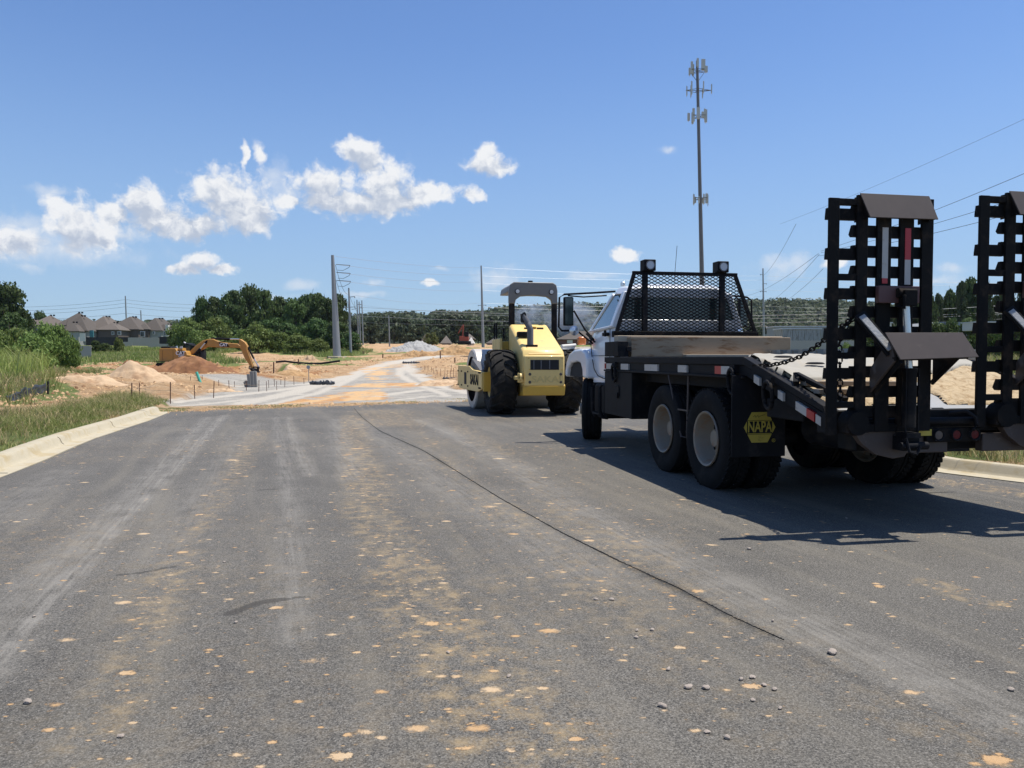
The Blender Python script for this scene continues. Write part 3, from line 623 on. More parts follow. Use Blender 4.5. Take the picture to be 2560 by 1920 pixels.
# clods and stones strewn over the bare soil
def clods(name, n, xr_, yr_, smin, smax, mt, label, cond=None):
    X = RNG.uniform(xr_[0], xr_[1], n) ; Y = yr_[0] + (yr_[1] - yr_[0]) * RNG.random(n) ** 1.6; X = X * (Y / yr_[1] * .9 + .1)
    g = np.full(n, -9.)
    for p in GRAVEL: g = np.maximum(g, sdist(X, Y, p))
    k = (g < -.1) & (fbm(X, Y, .35, 3) > .46) & ~((X > xl(Y) - .6) & (X < xr(Y) + .6) & (Y < yend(X) + .3))
    for p in GRASS[:1] + GRASS[3:4]: k &= sdist(X, Y, p) < 0
    X, Y = X[k], Y[k]; m = len(X); Z = hz(X, Y); s = (smin + (smax - smin) * RNG.random(m) ** 3) * (.5 + Y / 60)
    a = RNG.random(m) * 6.28; base = np.array([[1, 0, -.2], [-.3, .9, -.2], [-.7, -.7, -.2], [.2, .1, .9], [-.3, .5, .6], [.55, -.6, .5]])
    V = base[None] * (1 + RNG.normal(size=(m, 6, 3)) * .25) * s[:, None, None] * np.array([1, 1, .7]); ca, sa = np.cos(a)[:, None], np.sin(a)[:, None]
    VX = V[..., 0] * ca - V[..., 1] * sa + X[:, None]; VY = V[..., 0] * sa + V[..., 1] * ca + Y[:, None]; VZ = V[..., 2] + Z[:, None]
    T = np.array([[0, 1, 4], [1, 2, 4], [2, 3, 4], [2, 5, 3], [2, 0, 5], [0, 3, 5], [0, 4, 3]]); Fc = (np.arange(m)[:, None, None] * 6 + T[None]).reshape(-1, 3)
    tag(np_mesh(name, np.stack([VX, VY, VZ], -1).reshape(-1, 3), Fc, mt), label, kind='stuff')
M_['clod'] = mat('sandy_clods', (.44, .29, .16), .95, var=.35, vscale=.8); M_['clodd'] = mat('dark_clods', (.20, .11, .055), .95, var=.35, vscale=.8)
clods('clods', 44000, (-75, 75), (19.5, 120), .015, .11, M_['clod'], 'loose sandy clods strewn over the bare soil'); clods('clods', 9000, (-75, 60), (20, 115), .015, .10, M_['clodd'], 'darker brown clods strewn over the bare soil')

def edge_rubble():
    n = 1600; X = RNG.uniform(-9.5, 3.2, n); Y = yend(X) + RNG.normal(size=n) * .45 - .05; m = n; s = .005 + .03 * RNG.random(m) ** 3; Z = np.maximum(hz(X, Y), .01)
    base = np.array([[1, 0, -.2], [-.3, .9, -.2], [-.7, -.7, -.2], [.2, .1, .9], [-.3, .5, .6], [.55, -.6, .5]]); V = base[None] * (1 + RNG.normal(size=(m, 6, 3)) * .25) * s[:, None, None] + np.stack([X, Y, Z], 1)[:, None]
    T = np.array([[0, 1, 4], [1, 2, 4], [2, 3, 4], [2, 5, 3], [2, 0, 5], [0, 3, 5], [0, 4, 3]]); tag(np_mesh('edge_rubble', V.reshape(-1, 3), (np.arange(m)[:, None, None] * 6 + T[None]).reshape(-1, 3), M_['clod']), 'loose crumbs of gravel and soil where the asphalt ends', kind='stuff')
edge_rubble()
# ================================================================ flatbed truck with loading ramps
TA = math.radians(10.9)
truck = empty('flatbed_truck', (2.03, 8.03, 0), TA)
tag(truck, 'white cab flatbed truck with black deck and two raised loading ramps at its tail', 'truck')
def P_(name, mb, m, parent=None, **k): return mb.build(name, M_[m], parent or truck, **k)
# --- deck: main frame, side rails, sloping tail
dk = MB(); dk.box(.04, 2.40, -.80, 3.44, 1.26, 1.345)
dk.prism([(-.80, 1.345), (-.80, 1.20), (-2.12, .82), (-2.12, .955)], .10, 2.34)
P_('deck', dk, 'blk', bevel=.006)
for s, u0, u1 in (('l', .0, .085), ('r', 2.355, 2.44)):
    r = MB(); xo = u0 if s == 'l' else u1; xi = u1 if s == 'l' else u0
    r.prism([(3.47, 1.378), (-.79, 1.378), (-2.08, .995), (-2.10, .94), (-.80, 1.30), (3.47, 1.30)], min(xo, xi), max(xo, xi))
    r.prism([(3.47, 1.30), (-.79, 1.30), (-2.09, .93), (-2.10, .80), (-.80, 1.20), (3.47, 1.17)], min(xo, xi) + (.02 if s == 'l' else 0), max(xo, xi) - (0 if s == 'l' else .02))
    r.box(xo - .012 if s == 'l' else xo - .03, xo + .03 if s == 'l' else xo + .012, -.79, 3.47, 1.17, 1.195)
    rail = P_('side_rail', r, 'blk', bevel=.005)
    if s == 'l':
        tapes = [(3.46, 3.42, 'red'), (3.37, 3.10, 'tape'), (2.72, 2.42, 'tape'), (1.80, 1.36, 'tape'), (.74, .50, 'tape'), (-.20, -.34, 'red'), (-.34, -.52, 'tape')]
        for a, b_, mm in tapes:
            t_ = MB(); t_.box(-.004, .022, b_, a, 1.205, 1.285); t_.build('reflector_tape', M_[mm], rail)
        for (ya, yb, mm, o_) in ((-1.00, -1.10, 'tape', 0), (-1.42, -1.50, 'tape', .03), (-1.70, -1.86, 'tape', 0), (-1.86, -1.97, 'red', 0), (-1.99, -2.06, 'tape', 0)):
            sl = lambda y: 1.295 - (-.79 - y) * .292 * 1.0 - .02
            t_ = MB(); t_.prism([(ya, sl(ya)), (yb, sl(yb)), (yb, sl(yb) - .07), (ya, sl(ya) - .07)], -.004, .022); t_.build('reflector_tape', M_[mm], rail)
        for y, z in ((2.95, 1.17), (-.62, 1.16), (-1.30, 1.06)):
            h = MB(); pts = [(-.03 - .01 * math.sin(a), y + .075 * math.cos(a), z - .02 + .12 * math.sin(a)) for a in np.linspace(0, 2 * math.pi, 17)]
            h.tube(pts, .019, 8, cap=False); h.box(-.03, .02, y - .05, y + .05, z + .06, z + .14); P_('tie_down_ring', h, 'blk', rail, smooth=True)
# chassis rails and cross members, axles, tanks under the deck
ch = MB()
for u in (.72, 1.62): ch.box(u, u + .09, -1.9, 6.6, .78, 1.02)
for y in (-1.6, -.5, .62, 1.8, 2.9, 4.0): ch.box(.76, 1.68, y, y + .1, .82, .98)
for u in (.2, .55, 1.9, 2.2): ch.box(u, u + .06, -.75, 3.4, 1.05, 1.2)
ch.box(.3, 2.2, -.72, -.5, .85, 1.2)
P_('chassis', ch, 'blk')
for y in (0, 1.18):
    ax = MB(); ax.lathe([(.35, .0), (.35, .09), (1.0, .09), (1.08, .20), (1.36, .20), (1.44, .09), (2.1, .09), (2.1, 0)], 20, 'x', (0, y, .52))
    P_('drive_axle', ax, 'blk', smooth=True)
tk = MB(); tk.lathe([(-1.6, 0), (-1.6, .14), (-1.57, .16), (-1.03, .16), (-1.0, .14), (-1.0, 0)], 20, 'y', (.62, .0, .72)); P_('air_tank', tk, 'blk', smooth=True)
# beavertail underside and box behind the flap
ub = MB(); ub.box(.10, .42, -1.65, -1.05, .83, 1.0); ub.box(.35, 2.1, -2.0, -1.75, .62, .86); P_('tail_box', ub, 'blk', bevel=.01)
# dirt, planks and an old sheet lying on the sloping tail (deck cover)
def tail(u, y, dz=0.): return Vector((u, y, 1.345 - max(0, (-.80 - y)) * .2955 + dz))
M_['dirt'] = mat('deck_dirt', (.46, .355, .22), .95, var=.3, vscale=10, dirt=(.25, .16, .08), damt=.45, dscale=16, bump=1., bscale=35)
M_['sheet'] = mat('pale_worn_sheet', (.34, .32, .275), .8, var=.12, vscale=4, dirt=(.40, .32, .22), damt=.3, dscale=4, bump=.3, bscale=20)
M_['plank'] = mat('weathered_plank', (.30, .24, .18), .8, var=.25, vscale=3, stretch=(1, 12, 12), dirt=(.16, .12, .08), damt=.3)
M_['greyst'] = mat('bare_grey_steel', (.28, .285, .29), .6, var=.12, dirt=(.45, .40, .33), damt=.25, bump=.3)
def deck_patch(name, mname, poly, dz, rough_, nseg=60, label=None, edge=.02):
    P2 = np.array(poly); x0, y0 = P2.min(0); x1, y1 = P2.max(0)
    gx, gy = np.meshgrid(np.linspace(x0, x1, nseg), np.linspace(y0, y1, nseg), indexing='ij'); gx, gy = gx.ravel(), gy.ravel()
    sd_ = sdist(gx, gy, poly) + (fbm(gx, gy, 6, 3) - .5) * .06
    h = dz * sstep(sd_ / edge) + rough_ * (fbm(gx, gy, 7, 4) - .4) * sstep(sd_ / .06)
    zz = 1.345 - np.maximum(0, -.80 - gy) * .2955 + np.maximum(h, -.002) + .003
    i = np.arange(nseg * nseg).reshape(nseg, nseg)
    Q = np.stack([i[:-1, :-1].ravel(), i[1:, :-1].ravel(), i[1:, 1:].ravel(), i[:-1, 1:].ravel()], 1); Q = Q[(sd_ > 0)[Q].all(1)]
    return np_mesh(name, np.stack([gx, gy, zz], 1), Q, M_[mname], truck, smooth=True)
deck_patch('steel_plate', 'greyst', [(.12, -2.11), (2.33, -2.11), (2.33, -.82), (.12, -.82)], .001, 0)
dp = deck_patch('deck_dirt', 'dirt', [(.12, -2.08), (.95, -2.0), (1.30, -1.45), (1.15, -2.02), (2.33, -2.08), (2.33, -.80), (.12, -.80)], .02, .05, 110); dp['kind'] = 'stuff'
dp.name = 'soil_layer'
sh_ = deck_patch('worn_sheet', 'sheet', [(.11, -1.50), (.80, -1.46), (1.15, -1.25), (1.75, -1.30), (2.10, -1.12), (2.3, -1.2), (2.3, -.60), (.11, -.60)], .05, .035, 90, edge=.015)
for (u, y, l) in ((.30, -.98, .2), (.5, -1.18, .2), (.95, -.92, .15)):
    hl = MB(); c = tail(u, y, .082); hl.lathe([(0, .0), (0, 1.), (.5, .8), (.5, 0)], 14, 'z'); M4 = Matrix.Translation(c) @ Matrix.Rotation(.29, 4, 'X') @ Matrix.Diagonal((l / 2, .022, .022, 1))
    hl.build('dark_tear', M_['dgrey'], sh_, M=M4, smooth=True)
for (y, w_, u1) in ((-1.60, .045, 1.0), (-1.80, .04, .95)):
    pl = MB(); a, b_ = tail(.12, y, .045), tail(u1, y - .02, .045); pl.bar(a, b_, .09, .04); P_('plank', pl, 'plank', bevel=.004)
def arm_strut(a, b_, w_, h_, name='strut', m='blk'): s = MB(); s.bar(a, b_, w_, h_); return P_(name, s, m, bevel=.004)
arm_strut(tail(.12, -1.50, .09), tail(.22, -2.05, .06), .05, .04, 'hinge_arm', 'ramp'); arm_strut(tail(.05, -1.62, .05), tail(.12, -1.50, .09), .05, .04, 'hinge_arm', 'ramp')
# cleats along the far edge
for k, y in enumerate(np.linspace(5.0 - 1.9, -.9, 15)):
    c = MB(); z = 1.378 - max(0, -.79 - y) * .29; c.box(2.36, 2.43, y - .10, y - .065, z, z + .085); c.box(2.36, 2.43, y + .065, y + .10, z, z + .085); c.box(2.36, 2.43, y - .10, y + .10, z + .085, z + .105)
    c.box(2.352, 2.36, y - .10, y + .02, z, z + .085)
    P_('rail_cleat', c, 'sheet')
# --- lumber lying across the deck (two stacked beams, own things)
M_['lumber'] = mat('weathered_lumber', (.32, .235, .15), .75, var=.16, vscale=2.2, stretch=(1.2, 14, 14), dirt=(.17, .085, .035), damt=.42, dscale=1.1, bump=.25, bscale=20)
M_['lumber2'] = mat('pale_lumber', (.46, .37, .26), .75, var=.16, vscale=2.2, stretch=(1.2, 14, 14), dirt=(.25, .15, .08), damt=.2, dscale=1.1)
for i, (lb, u0, u1, v0, v1, z0, z1, mm) in enumerate((('thick weathered timber beam lying across the truck deck nearest the tail', .235, 2.72, 2.96, 3.14, 1.382, 1.668, 'lumber'),
                                  ('timber beam behind the first one, touching the headboard bar', .10, 2.70, 3.15, 3.33, 1.382, 1.690, 'lumber2'))):
    b_ = MB(); b_.box(u0, u1, v0, v1, z0, z1); o = b_.build('timber_beam', M_[mm], None, bevel=.006)
    o.data.transform(truck.matrix_basis if False else Matrix.Translation((2.03, 8.03, 0)) @ Matrix.Rotation(TA, 4, 'Z')); tag(o, lb, 'beam', 'timber beams on the truck deck')
b_ = MB(); b_.box(1.02, 2.3, 2.84, 2.955, 1.382, 1.415); o = b_.build('timber_plank', M_['lumber2'], None, bevel=.004)
o.data.transform(Matrix.Translation((2.03, 8.03, 0)) @ Matrix.Rotation(TA, 4, 'Z')); tag(o, 'thin pale plank lying on the deck in front of the timber beams', 'plank')
# --- headboard with expanded-metal screen
HV = 3.47
hb = MB(); hb.box(.10, 2.46, HV - .04, HV + .08, 1.66, 1.76); P_('headboard_bar', MB().box(.13, 2.45, HV - .06, HV + .06, 1.675, 1.765), 'rust' if False else 'ramp', bevel=.006)
fr = MB(); tl, tr_, bl, br = (.455, HV, 2.62), (2.083, HV, 2.62), (.19, HV, 1.76), (2.42, HV, 1.76)
fr.bar(bl, tl, .05, .05, (0, 1, 0)); fr.bar(br, tr_, .05, .05, (0, 1, 0)); fr.bar((.43, HV, 2.635), (2.11, HV, 2.635), .05, .05, (0, 1, 0))
for u in (.62, 1.86): fr.box(u - .035, u + .045, HV - .03, HV + .03, 1.76, 2.62)
for u in (.2, 2.36): fr.box(u - .04, u + .04, HV - .02, HV + .04, 1.34, 1.70)
head = P_('headboard_frame', fr, 'blk', bevel=.004)
ms = MB(); dw, dh = .098, .050; z = 1.765; row = 0
def uL(zz): return .19 + (.455 - .19) * (zz - 1.76) / .86
def uR(zz): return 2.42 + (2.083 - 2.42) * (zz - 1.76) / .86
while z < 2.60:
    u = .19
    k = 0
    while u < 2.43:
        z0, z1 = (z, z + dh / 2) if k % 2 == 0 else (z + dh / 2, z)
        um = u + dw / 4
        if uL(z) < um < uR(z):
            ms.bar((u, HV - .012, z0), (u + dw / 2, HV - .012, z1), .006, .010, (0, 1, 0)) if False else ms.bar((u, HV - .012, z0), (u + dw / 2, HV - .012, z1), .011, .010, (0, 1, 0))
            ms.bar((u, HV - .008, z + dh - (z0 - z)), (u + dw / 2, HV - .008, z + dh - (z1 - z)), .011, .010, (0, 1, 0))
        u += dw / 2; k += 1
    z += dh
ms.build('metal_screen', M_['blk'], head)
for u in (.675, 1.845):
    wl = P_('work_lamp', MB().box(u - .092, u + .092, HV - .09, HV + .10, 2.66, 2.83), 'blk', bevel=.012)
    l = MB(); l.lathe([(-.10, .0), (-.10, .058), (-.088, .066), (-.08, .066)], 24, 'y', (u, HV - .001, 2.745)); l.build('lens', M_['lens'], wl, smooth=True)
    l = MB(); l.lathe([(-.104, .058), (-.104, .07), (-.085, .07)], 24, 'y', (u, HV - .001, 2.745)); l.build('lens_ring', M_['grey'], wl, smooth=True)
    for a in range(5): pass
# --- cab
def loft(name, secs, m, parent=None, smooth=True, cap=True, bevel=0):
    """secs: list of closed cross sections with equal counts"""
    n = len(secs[0]); mb = MB(); vs = [p for s_ in secs for p in s_]; fs = []
    for i in range(len(secs) - 1):
        for j in range(n): fs.append((i*n + j, i*n + (j+1) % n, (i+1)*n + (j+1) % n, (i+1)*n + j))
    if cap: fs.append(tuple(range(n))[::-1]); fs.append(tuple(range((len(secs)-1)*n, len(secs)*n)))
    mb.add(vs, fs); return mb.build(name, M_[m], parent or truck, bevel=bevel, smooth=smooth)
# body below the window line: sections from rear wall (y=3.62) forward
def csec(y, uo, z0, z1, zt=None, ctr=1.22):
    w_ = ctr - uo; pts = []
    prof_ = [(z0, .93), (z0 + .06, .985), ((z0 + z1) / 2 - .12, 1.0), ((z0 + z1) / 2 + .1, 1.0), (z1 - .08, .985), (z1, .955)]
    for zz, k in prof_: pts.append((ctr - w_ * k, y, zz))
    for zz, k in prof_[::-1]: pts.append((ctr + w_ * k, y, zz))
    return pts
cab = loft('cab', [csec(3.60, .20, 1.02, 1.84), csec(3.72, .17, .98, 1.84), csec(4.3, .165, .97, 1.82), csec(4.80, .20, .95, 1.78), csec(5.05, .27, .98, 1.70)], 'white', bevel=.012)
# upper cab: roof and pillars around window openings
def roofsec(y, uo, z0, z1):
    ctr = 1.22; w_ = ctr - uo; return [(ctr - w_, y, z0), (ctr - w_ * .93, y, z0 + (z1 - z0) * .7), (ctr - w_ * .7, y, z1), (ctr + w_ * .7, y, z1), (ctr + w_ * .93, y, z0 + (z1 - z0) * .7), (ctr + w_, y, z0)]
loft('cab_roof', [roofsec(3.60, .40, 2.33, 2.44), roofsec(3.75, .37, 2.34, 2.50), roofsec(4.1, .37, 2.36, 2.51), roofsec(4.30, .41, 2.36, 2.45)], 'white', bevel=.015)
pil = MB()
for s in (-1, 1):
    q = lambda u, y, z: (1.22 + s * (1.22 - u), y, z)
    pil.bar(q(.20, 3.66, 1.82), q(.40, 3.66, 2.36), .10, .12, (0, 1, 0)); pil.bar(q(.20, 4.84, 1.80), q(.41, 4.26, 2.37), .055, .075, (0, 1, 0))
    pil.bar(q(.185, 3.66, 1.84), q(.185, 4.86, 1.80), .05, .04); 
pil.box(.26, 2.18, 3.60, 3.66, 1.70, 1.95); pil.box(.40, 2.04, 3.60, 3.66, 2.28, 2.36)
P_('window_pillars', pil, 'white', bevel=.012)
g = MB(); g.add([(.26, 3.63, 1.93), (2.18, 3.63, 1.93), (2.03, 3.63, 2.30), (.41, 3.63, 2.30), (.26, 3.645, 1.93), (2.18, 3.645, 1.93), (2.03, 3.645, 2.30), (.41, 3.645, 2.30)], [(0,1,2,3),(7,6,5,4),(0,4,5,1),(1,5,6,2),(2,6,7,3),(3,7,4,0)]); M_['rglass'] = mat('greenish_rear_glass', (.035, .065, .06), .12, var=.2, coat=1); P_('rear_window', g, 'rglass')
gk = MB()
for a, b_ in (((.26, 3.625, 1.92), (2.18, 3.625, 1.92)), ((2.18, 3.625, 1.92), (2.04, 3.625, 2.31)), ((2.04, 3.625, 2.31), (.40, 3.625, 2.31)), ((.40, 3.625, 2.31), (.26, 3.625, 1.92))): gk.bar(a, b_, .03, .03, (0, 1, 0))
P_('window_gasket', gk, 'dgrey', bevel=.006)
M_['sglass'] = mat('tinted_glass', (.045, .10, .095), .06, var=.1, coat=1)
for s in (-1, 1):
    q = lambda u, y, z: (1.22 + s * (1.22 - u), y, z)
    sg = MB(); sg.add([q(.21, 3.72, 1.84), q(.20, 4.80, 1.82), q(.395, 4.27, 2.34), q(.395, 3.72, 2.34), q(.225, 3.72, 1.84), q(.215, 4.80, 1.82), q(.41, 4.27, 2.34), q(.41, 3.72, 2.34)], [(0,1,2,3),(7,6,5,4),(0,4,5,1),(1,5,6,2),(2,6,7,3),(3,7,4,0)]); P_('side_window', sg, 'sglass')
ws = MB(); ws.add([(.25, 4.88, 1.80), (2.19, 4.88, 1.80), (2.01, 4.30, 2.37), (.43, 4.30, 2.37), (.25, 4.86, 1.79), (2.19, 4.86, 1.79), (2.01, 4.28, 2.36), (.43, 4.28, 2.36)], [(0,1,2,3),(7,6,5,4),(0,4,5,1),(1,5,6,2),(2,6,7,3),(3,7,4,0)]); P_('windshield', ws, 'sglass')
# door outline, handle and its dark seams
dr = MB()
ds = [(4.66, 1.74), (4.70, 1.60), (4.62, 1.36), (4.50, 1.18), (4.30, 1.08), (4.0, 1.045), (3.70, 1.045)]
for a, b_ in zip(ds[:-1], ds[1:]): dr.bar((.158, a[0], a[1]), (.158, b_[0], b_[1]), .012, .010, (1, 0, 0))
dr.bar((.157, 4.95, 1.40), (.157, 3.66, 1.40), .008, .006, (1, 0, 0)); dr.bar((.158, 3.70, 1.045), (.16, 3.70, 1.80), .010, .010, (1, 0, 0))
P_('door_seam', dr, 'dark')
P_('door_handle', MB().box(.10, .17, 3.76, 3.92, 1.70, 1.755).box(.09, .12, 3.74, 3.80, 1.69, 1.79), 'blk', bevel=.01)
P_('side_badge', MB().box(.166, .19, 4.74, 4.84, 1.60, 1.70), 'blk', bevel=.008)
P_('side_badge_plate', MB().box(.160, .17, 4.76, 4.82, 1.62, 1.68), 'lens')
# fender and sloping hood
def arch(y0, y1, zlo, ztop, n=9):
    pass
fe = MB(); outer = [(4.60, 1.03), (4.60, 1.36), (4.72, 1.47), (4.95, 1.52), (5.4, 1.51), (5.72, 1.44), (5.90, 1.30), (5.98, 1.14), (5.98, 1.03), (5.90, 1.03), (5.88, 1.10)]
inner = [(5.80, 1.20), (5.62, 1.28), (5.2, 1.30), (4.98, 1.27), (4.88, 1.16), (4.86, 1.03)]
for u0, u1 in ((.06, .50), (1.94, 2.38)): P_('fender', MB().prism(outer + inner, u0, u1), 'white', bevel=.05, seg=4)
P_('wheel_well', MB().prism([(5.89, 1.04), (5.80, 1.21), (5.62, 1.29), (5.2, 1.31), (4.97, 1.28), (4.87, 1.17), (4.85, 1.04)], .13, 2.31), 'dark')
loft('hood', [[(1.22 - w_, y, zb), (1.22 - w_, y, zt - .12), (1.22 - w_ * .8, y, zt), (1.22 + w_ * .8, y, zt), (1.22 + w_, y, zt - .12), (1.22 + w_, y, zb)] for y, w_, zb, zt in ((4.85, .95, 1.0, 1.80), (5.2, .86, 1.0, 1.70), (5.6, .76, .9, 1.56), (5.9, .70, .75, 1.46), (6.0, .64, .75, 1.38))], 'white', bevel=.02)
P_('front_bumper', MB().box(.50, 1.94, 5.96, 6.06, .50, .74), 'white', bevel=.02)
P_('cab_vent', MB().box(.150, .165, 4.78, 4.88, 1.10, 1.36).bar((.14, 4.83, 1.08), (.14, 4.83, 1.40), .02, .03), 'blk', bevel=.006)
tm = MB(); tm.lathe([(0, .0), (0, .055), (.03, .06), (.09, .06), (.12, .045), (.12, 0)], 20, 'z', (.20, 5.35, 1.585)); P_('turn_lamp', MB().box(.13, .27, 5.34, 5.44, 1.59, 1.73), 'amber', bevel=.02)
# lower cab skirt, steps and fuel tank, flap behind the front wheel
P_('cab_skirt', MB().box(.18, .5, 3.7, 4.62, .96, 1.06), 'white', bevel=.01)
P_('front_mud_flap', MB().box(.06, .44, 4.18, 4.20, .58, .98), 'dgrey', bevel=.003)
ft = MB(); ft.prism([(4.10, .98), (4.16, .90), (4.16, .50), (4.08, .44), (3.66, .44), (3.58, .50), (3.58, .98)], .05, .70)
P_('fuel_tank', ft, 'blk', bevel=.05, seg=3)
stp = MB()
for y in (3.66, 4.04): stp.tube([(.02, y, .96), (-.01, y, .90), (-.01, y, .55), (.03, y, .47), (.12, y, .46)], .03, 8)
stp.box(-.02, .10, 3.68, 4.02, .50, .53); P_('step_frame', stp, 'dgrey', smooth=True)
# tool boxes
P_('tool_box', MB().box(.0, .62, 2.28, 3.46, .545, 1.168), 'blk', bevel=.01)
hd = MB(); hd.box(-.012, .0, 2.72, 3.02, .86, 1.0) ; P_('box_latch', MB().box(-.014, .0, 2.78, 3.0, .84, .98).box(-.03, -.01, 2.80, 2.86, .80, .88), 'blk', bevel=.006)
P_('upper_box', MB().box(.0, .16, 2.86, 3.46, 1.385, 1.60), 'blk', bevel=.008)
P_('box_hinge', MB().box(.13, .20, 2.84, 2.88, 1.46, 1.53), 'blk', bevel=.006)
lad = MB(); lad.tube([(.0, 1.02, 1.17), (.01, .66, .48), (.01, .50, .48), (.03, .52, 1.17)], .012, 6); lad.bar((.01, .80, .78), (.02, .52, .78), .018, .018)
P_('folding_step', lad, 'rust', smooth=True)
# mirrors on both sides
for s in (-1, 1):
    q = lambda u, y, z: (1.22 + s * (1.22 - u), y, z)
    mr = MB(); mr.tube([q(.42, 4.22, 2.42), q(.05, 4.35, 2.40), q(-.36, 4.45, 2.38), q(-.44, 4.45, 2.33), q(-.45, 4.45, 1.86), q(-.40, 4.45, 1.80), q(-.28, 4.45, 1.80)], .016, 8)
    mr.tube([q(.30, 4.30, 2.36), q(-.05, 4.42, 2.34), q(-.30, 4.45, 2.36)], .012, 6)
    mr.tube([q(-.20, 4.45, 2.12), q(.0, 4.5, 1.82), q(.17, 4.56, 1.66)], .014, 6); mr.tube([q(-.2, 4.45, 1.84), q(.17, 4.62, 1.60)], .014, 6); mr.tube([q(.02, 4.5, 1.76), q(.17, 4.50, 1.62)], .016, 6)
    arm = P_('mirror_arm', mr, 'blk', smooth=True)
    b0, b1 = sorted((q(-.37, 0, 0)[0], q(-.21, 0, 0)[0])); P_('mirror', MB().box(b0, b1, 4.42, 4.50, 1.88, 2.34), 'blk', bevel=.02).parent = truck
    P_('mirror_glass', MB().box(b0 + .018, b1 - .018, 4.412, 4.424, 1.90, 2.32), 'glass')
    cm = MB(); cm.lathe([(-.02, 0), (-.016, .05), (0, .078), (.03, .06), (.05, 0)], 24, 'y', q(-.20, 4.42, 1.80)); P_('convex_mirror', cm, 'chrome', smooth=True)
bc = MB(); bc.lathe([(0, 0), (0, .04), (.05, .04), (.07, .02), (.07, 0)], 16, 'z', (.52, 4.15, 2.50)); P_('roof_lamp', bc, 'chrome', smooth=True)
an = MB(); an.tube([(1.35, 4.1, 2.5), (1.40, 4.1, 3.15)], .004, 5); P_('antenna', an, 'blk')
# --- wheels: tyre, rim, hub
def tyre_prof(w_, R, r): # across the width
    return [(-w_*.40, r), (-w_*.50, r + (R-r)*.35), (-w_*.52, r + (R-r)*.62), (-w_*.48, R - .035), (-w_*.42, R - .008), (-w_*.30, R), (-w_*.22, R), (-w_*.21, R-.014), (-w_*.17, R-.014), (-w_*.16, R), (-w_*.03, R + .001), (-w_*.02, R-.013), (w_*.02, R-.013), (w_*.03, R+.001), (w_*.16, R), (w_*.17, R-.014), (w_*.21, R-.014), (w_*.22, R), (w_*.30, R), (w_*.42, R-.008), (w_*.48, R-.035), (w_*.52, r+(R-r)*.62), (w_*.50, r+(R-r)*.35), (w_*.40, r)]
def wheel(name, u, y, R, w_, dish, side, lugs=False, rimm='rim'):
    t_ = MB(); t_.lathe(tyre_prof(w_, R, .285), 56, 'x')
    if lugs:
        for k in range(52):
            a = 2 * math.pi * k / 52
            for sg in (-1, 1):
                for j in range(2):
                    x0 = sg * w_ * (.24 + .12 * j); t2 = a + (.03 if j else -.01) + (.06 if sg > 0 else 0)
                    c = Vector((x0, (R + .004) * math.cos(t2), (R + .004) * math.sin(t2)))
                    Mx = Matrix.Translation(c) @ Matrix.Rotation(t2, 4, 'X') @ Matrix.Rotation(.35 * sg, 4, 'Y')
                    t_.box(-.020, .020, -.010, .006, -.024, .024, Mx)
    tr0 = t_.build(name, M_['rubber'], truck, smooth=True); tr0.location = (u, y, R)
    s = side; e = w_ * .5
    rp = [(s*(e-.01), .292), (s*(e+.004), .285), (s*(e-.004), .268), (s*(e-.03), .258), (s*(e-.06), .250), (s*(e-dish+.02), .236), (s*(e-dish), .222), (s*(e-dish-.005), .13), (s*(e-dish+.015), .11), (s*(e-dish+.06), .10), (s*(e-dish+.09), .085), (s*(e-dish+.095), 0)]
    rm = MB(); rm.lathe(rp, 40, 'x')
    ro = rm.build('rim', M_[rimm], tr0, smooth=True)
    hb_ = MB()
    for k in range(10):
        a = 2 * math.pi * k / 10; hb_.lathe([(s*(e-dish-.01), .014), (s*(e-dish+.025), .014), (s*(e-dish+.025), 0)], 6, 'x', (0, .165*math.cos(a), .165*math.sin(a)))
    for k in range(5):
        a = 2 * math.pi * (k + .5) / 5; hb_.lathe([(s*(e-dish+.002), .0), (s*(e-dish+.003), .022)], 12, 'x', (0, .205*math.cos(a), .205*math.sin(a)))
    hb_.build('hub', M_['blk'], tr0); return tr0
for y in (0, 1.18):
    wheel('wheel', .125, y, .522, .27, .19, -1, lugs=(y == 0)); wheel('wheel', .46, y, .522, .27, .05, 1, lugs=(y == 0))
    wheel('wheel', 1.98, y, .522, .27, .05, -1, lugs=(y == 0)); wheel('wheel', 2.315, y, .522, .27, .15, 1, lugs=(y == 0))
for u_, sd_ in ((.245, -1), (2.195, 1)): wheel('wheel', u_, 4.90, .515, .30, .04, sd_).rotation_euler = (0, 0, math.radians(-19))
P_('steering_axle', MB().box(.3, 2.15, 4.9, 5.05, .42, .55).box(.46, .56, 4.2, 4.9, .42, .50).box(.6, 1.9, 3.5, 5.6, .55, .72), 'blk', bevel=.01)
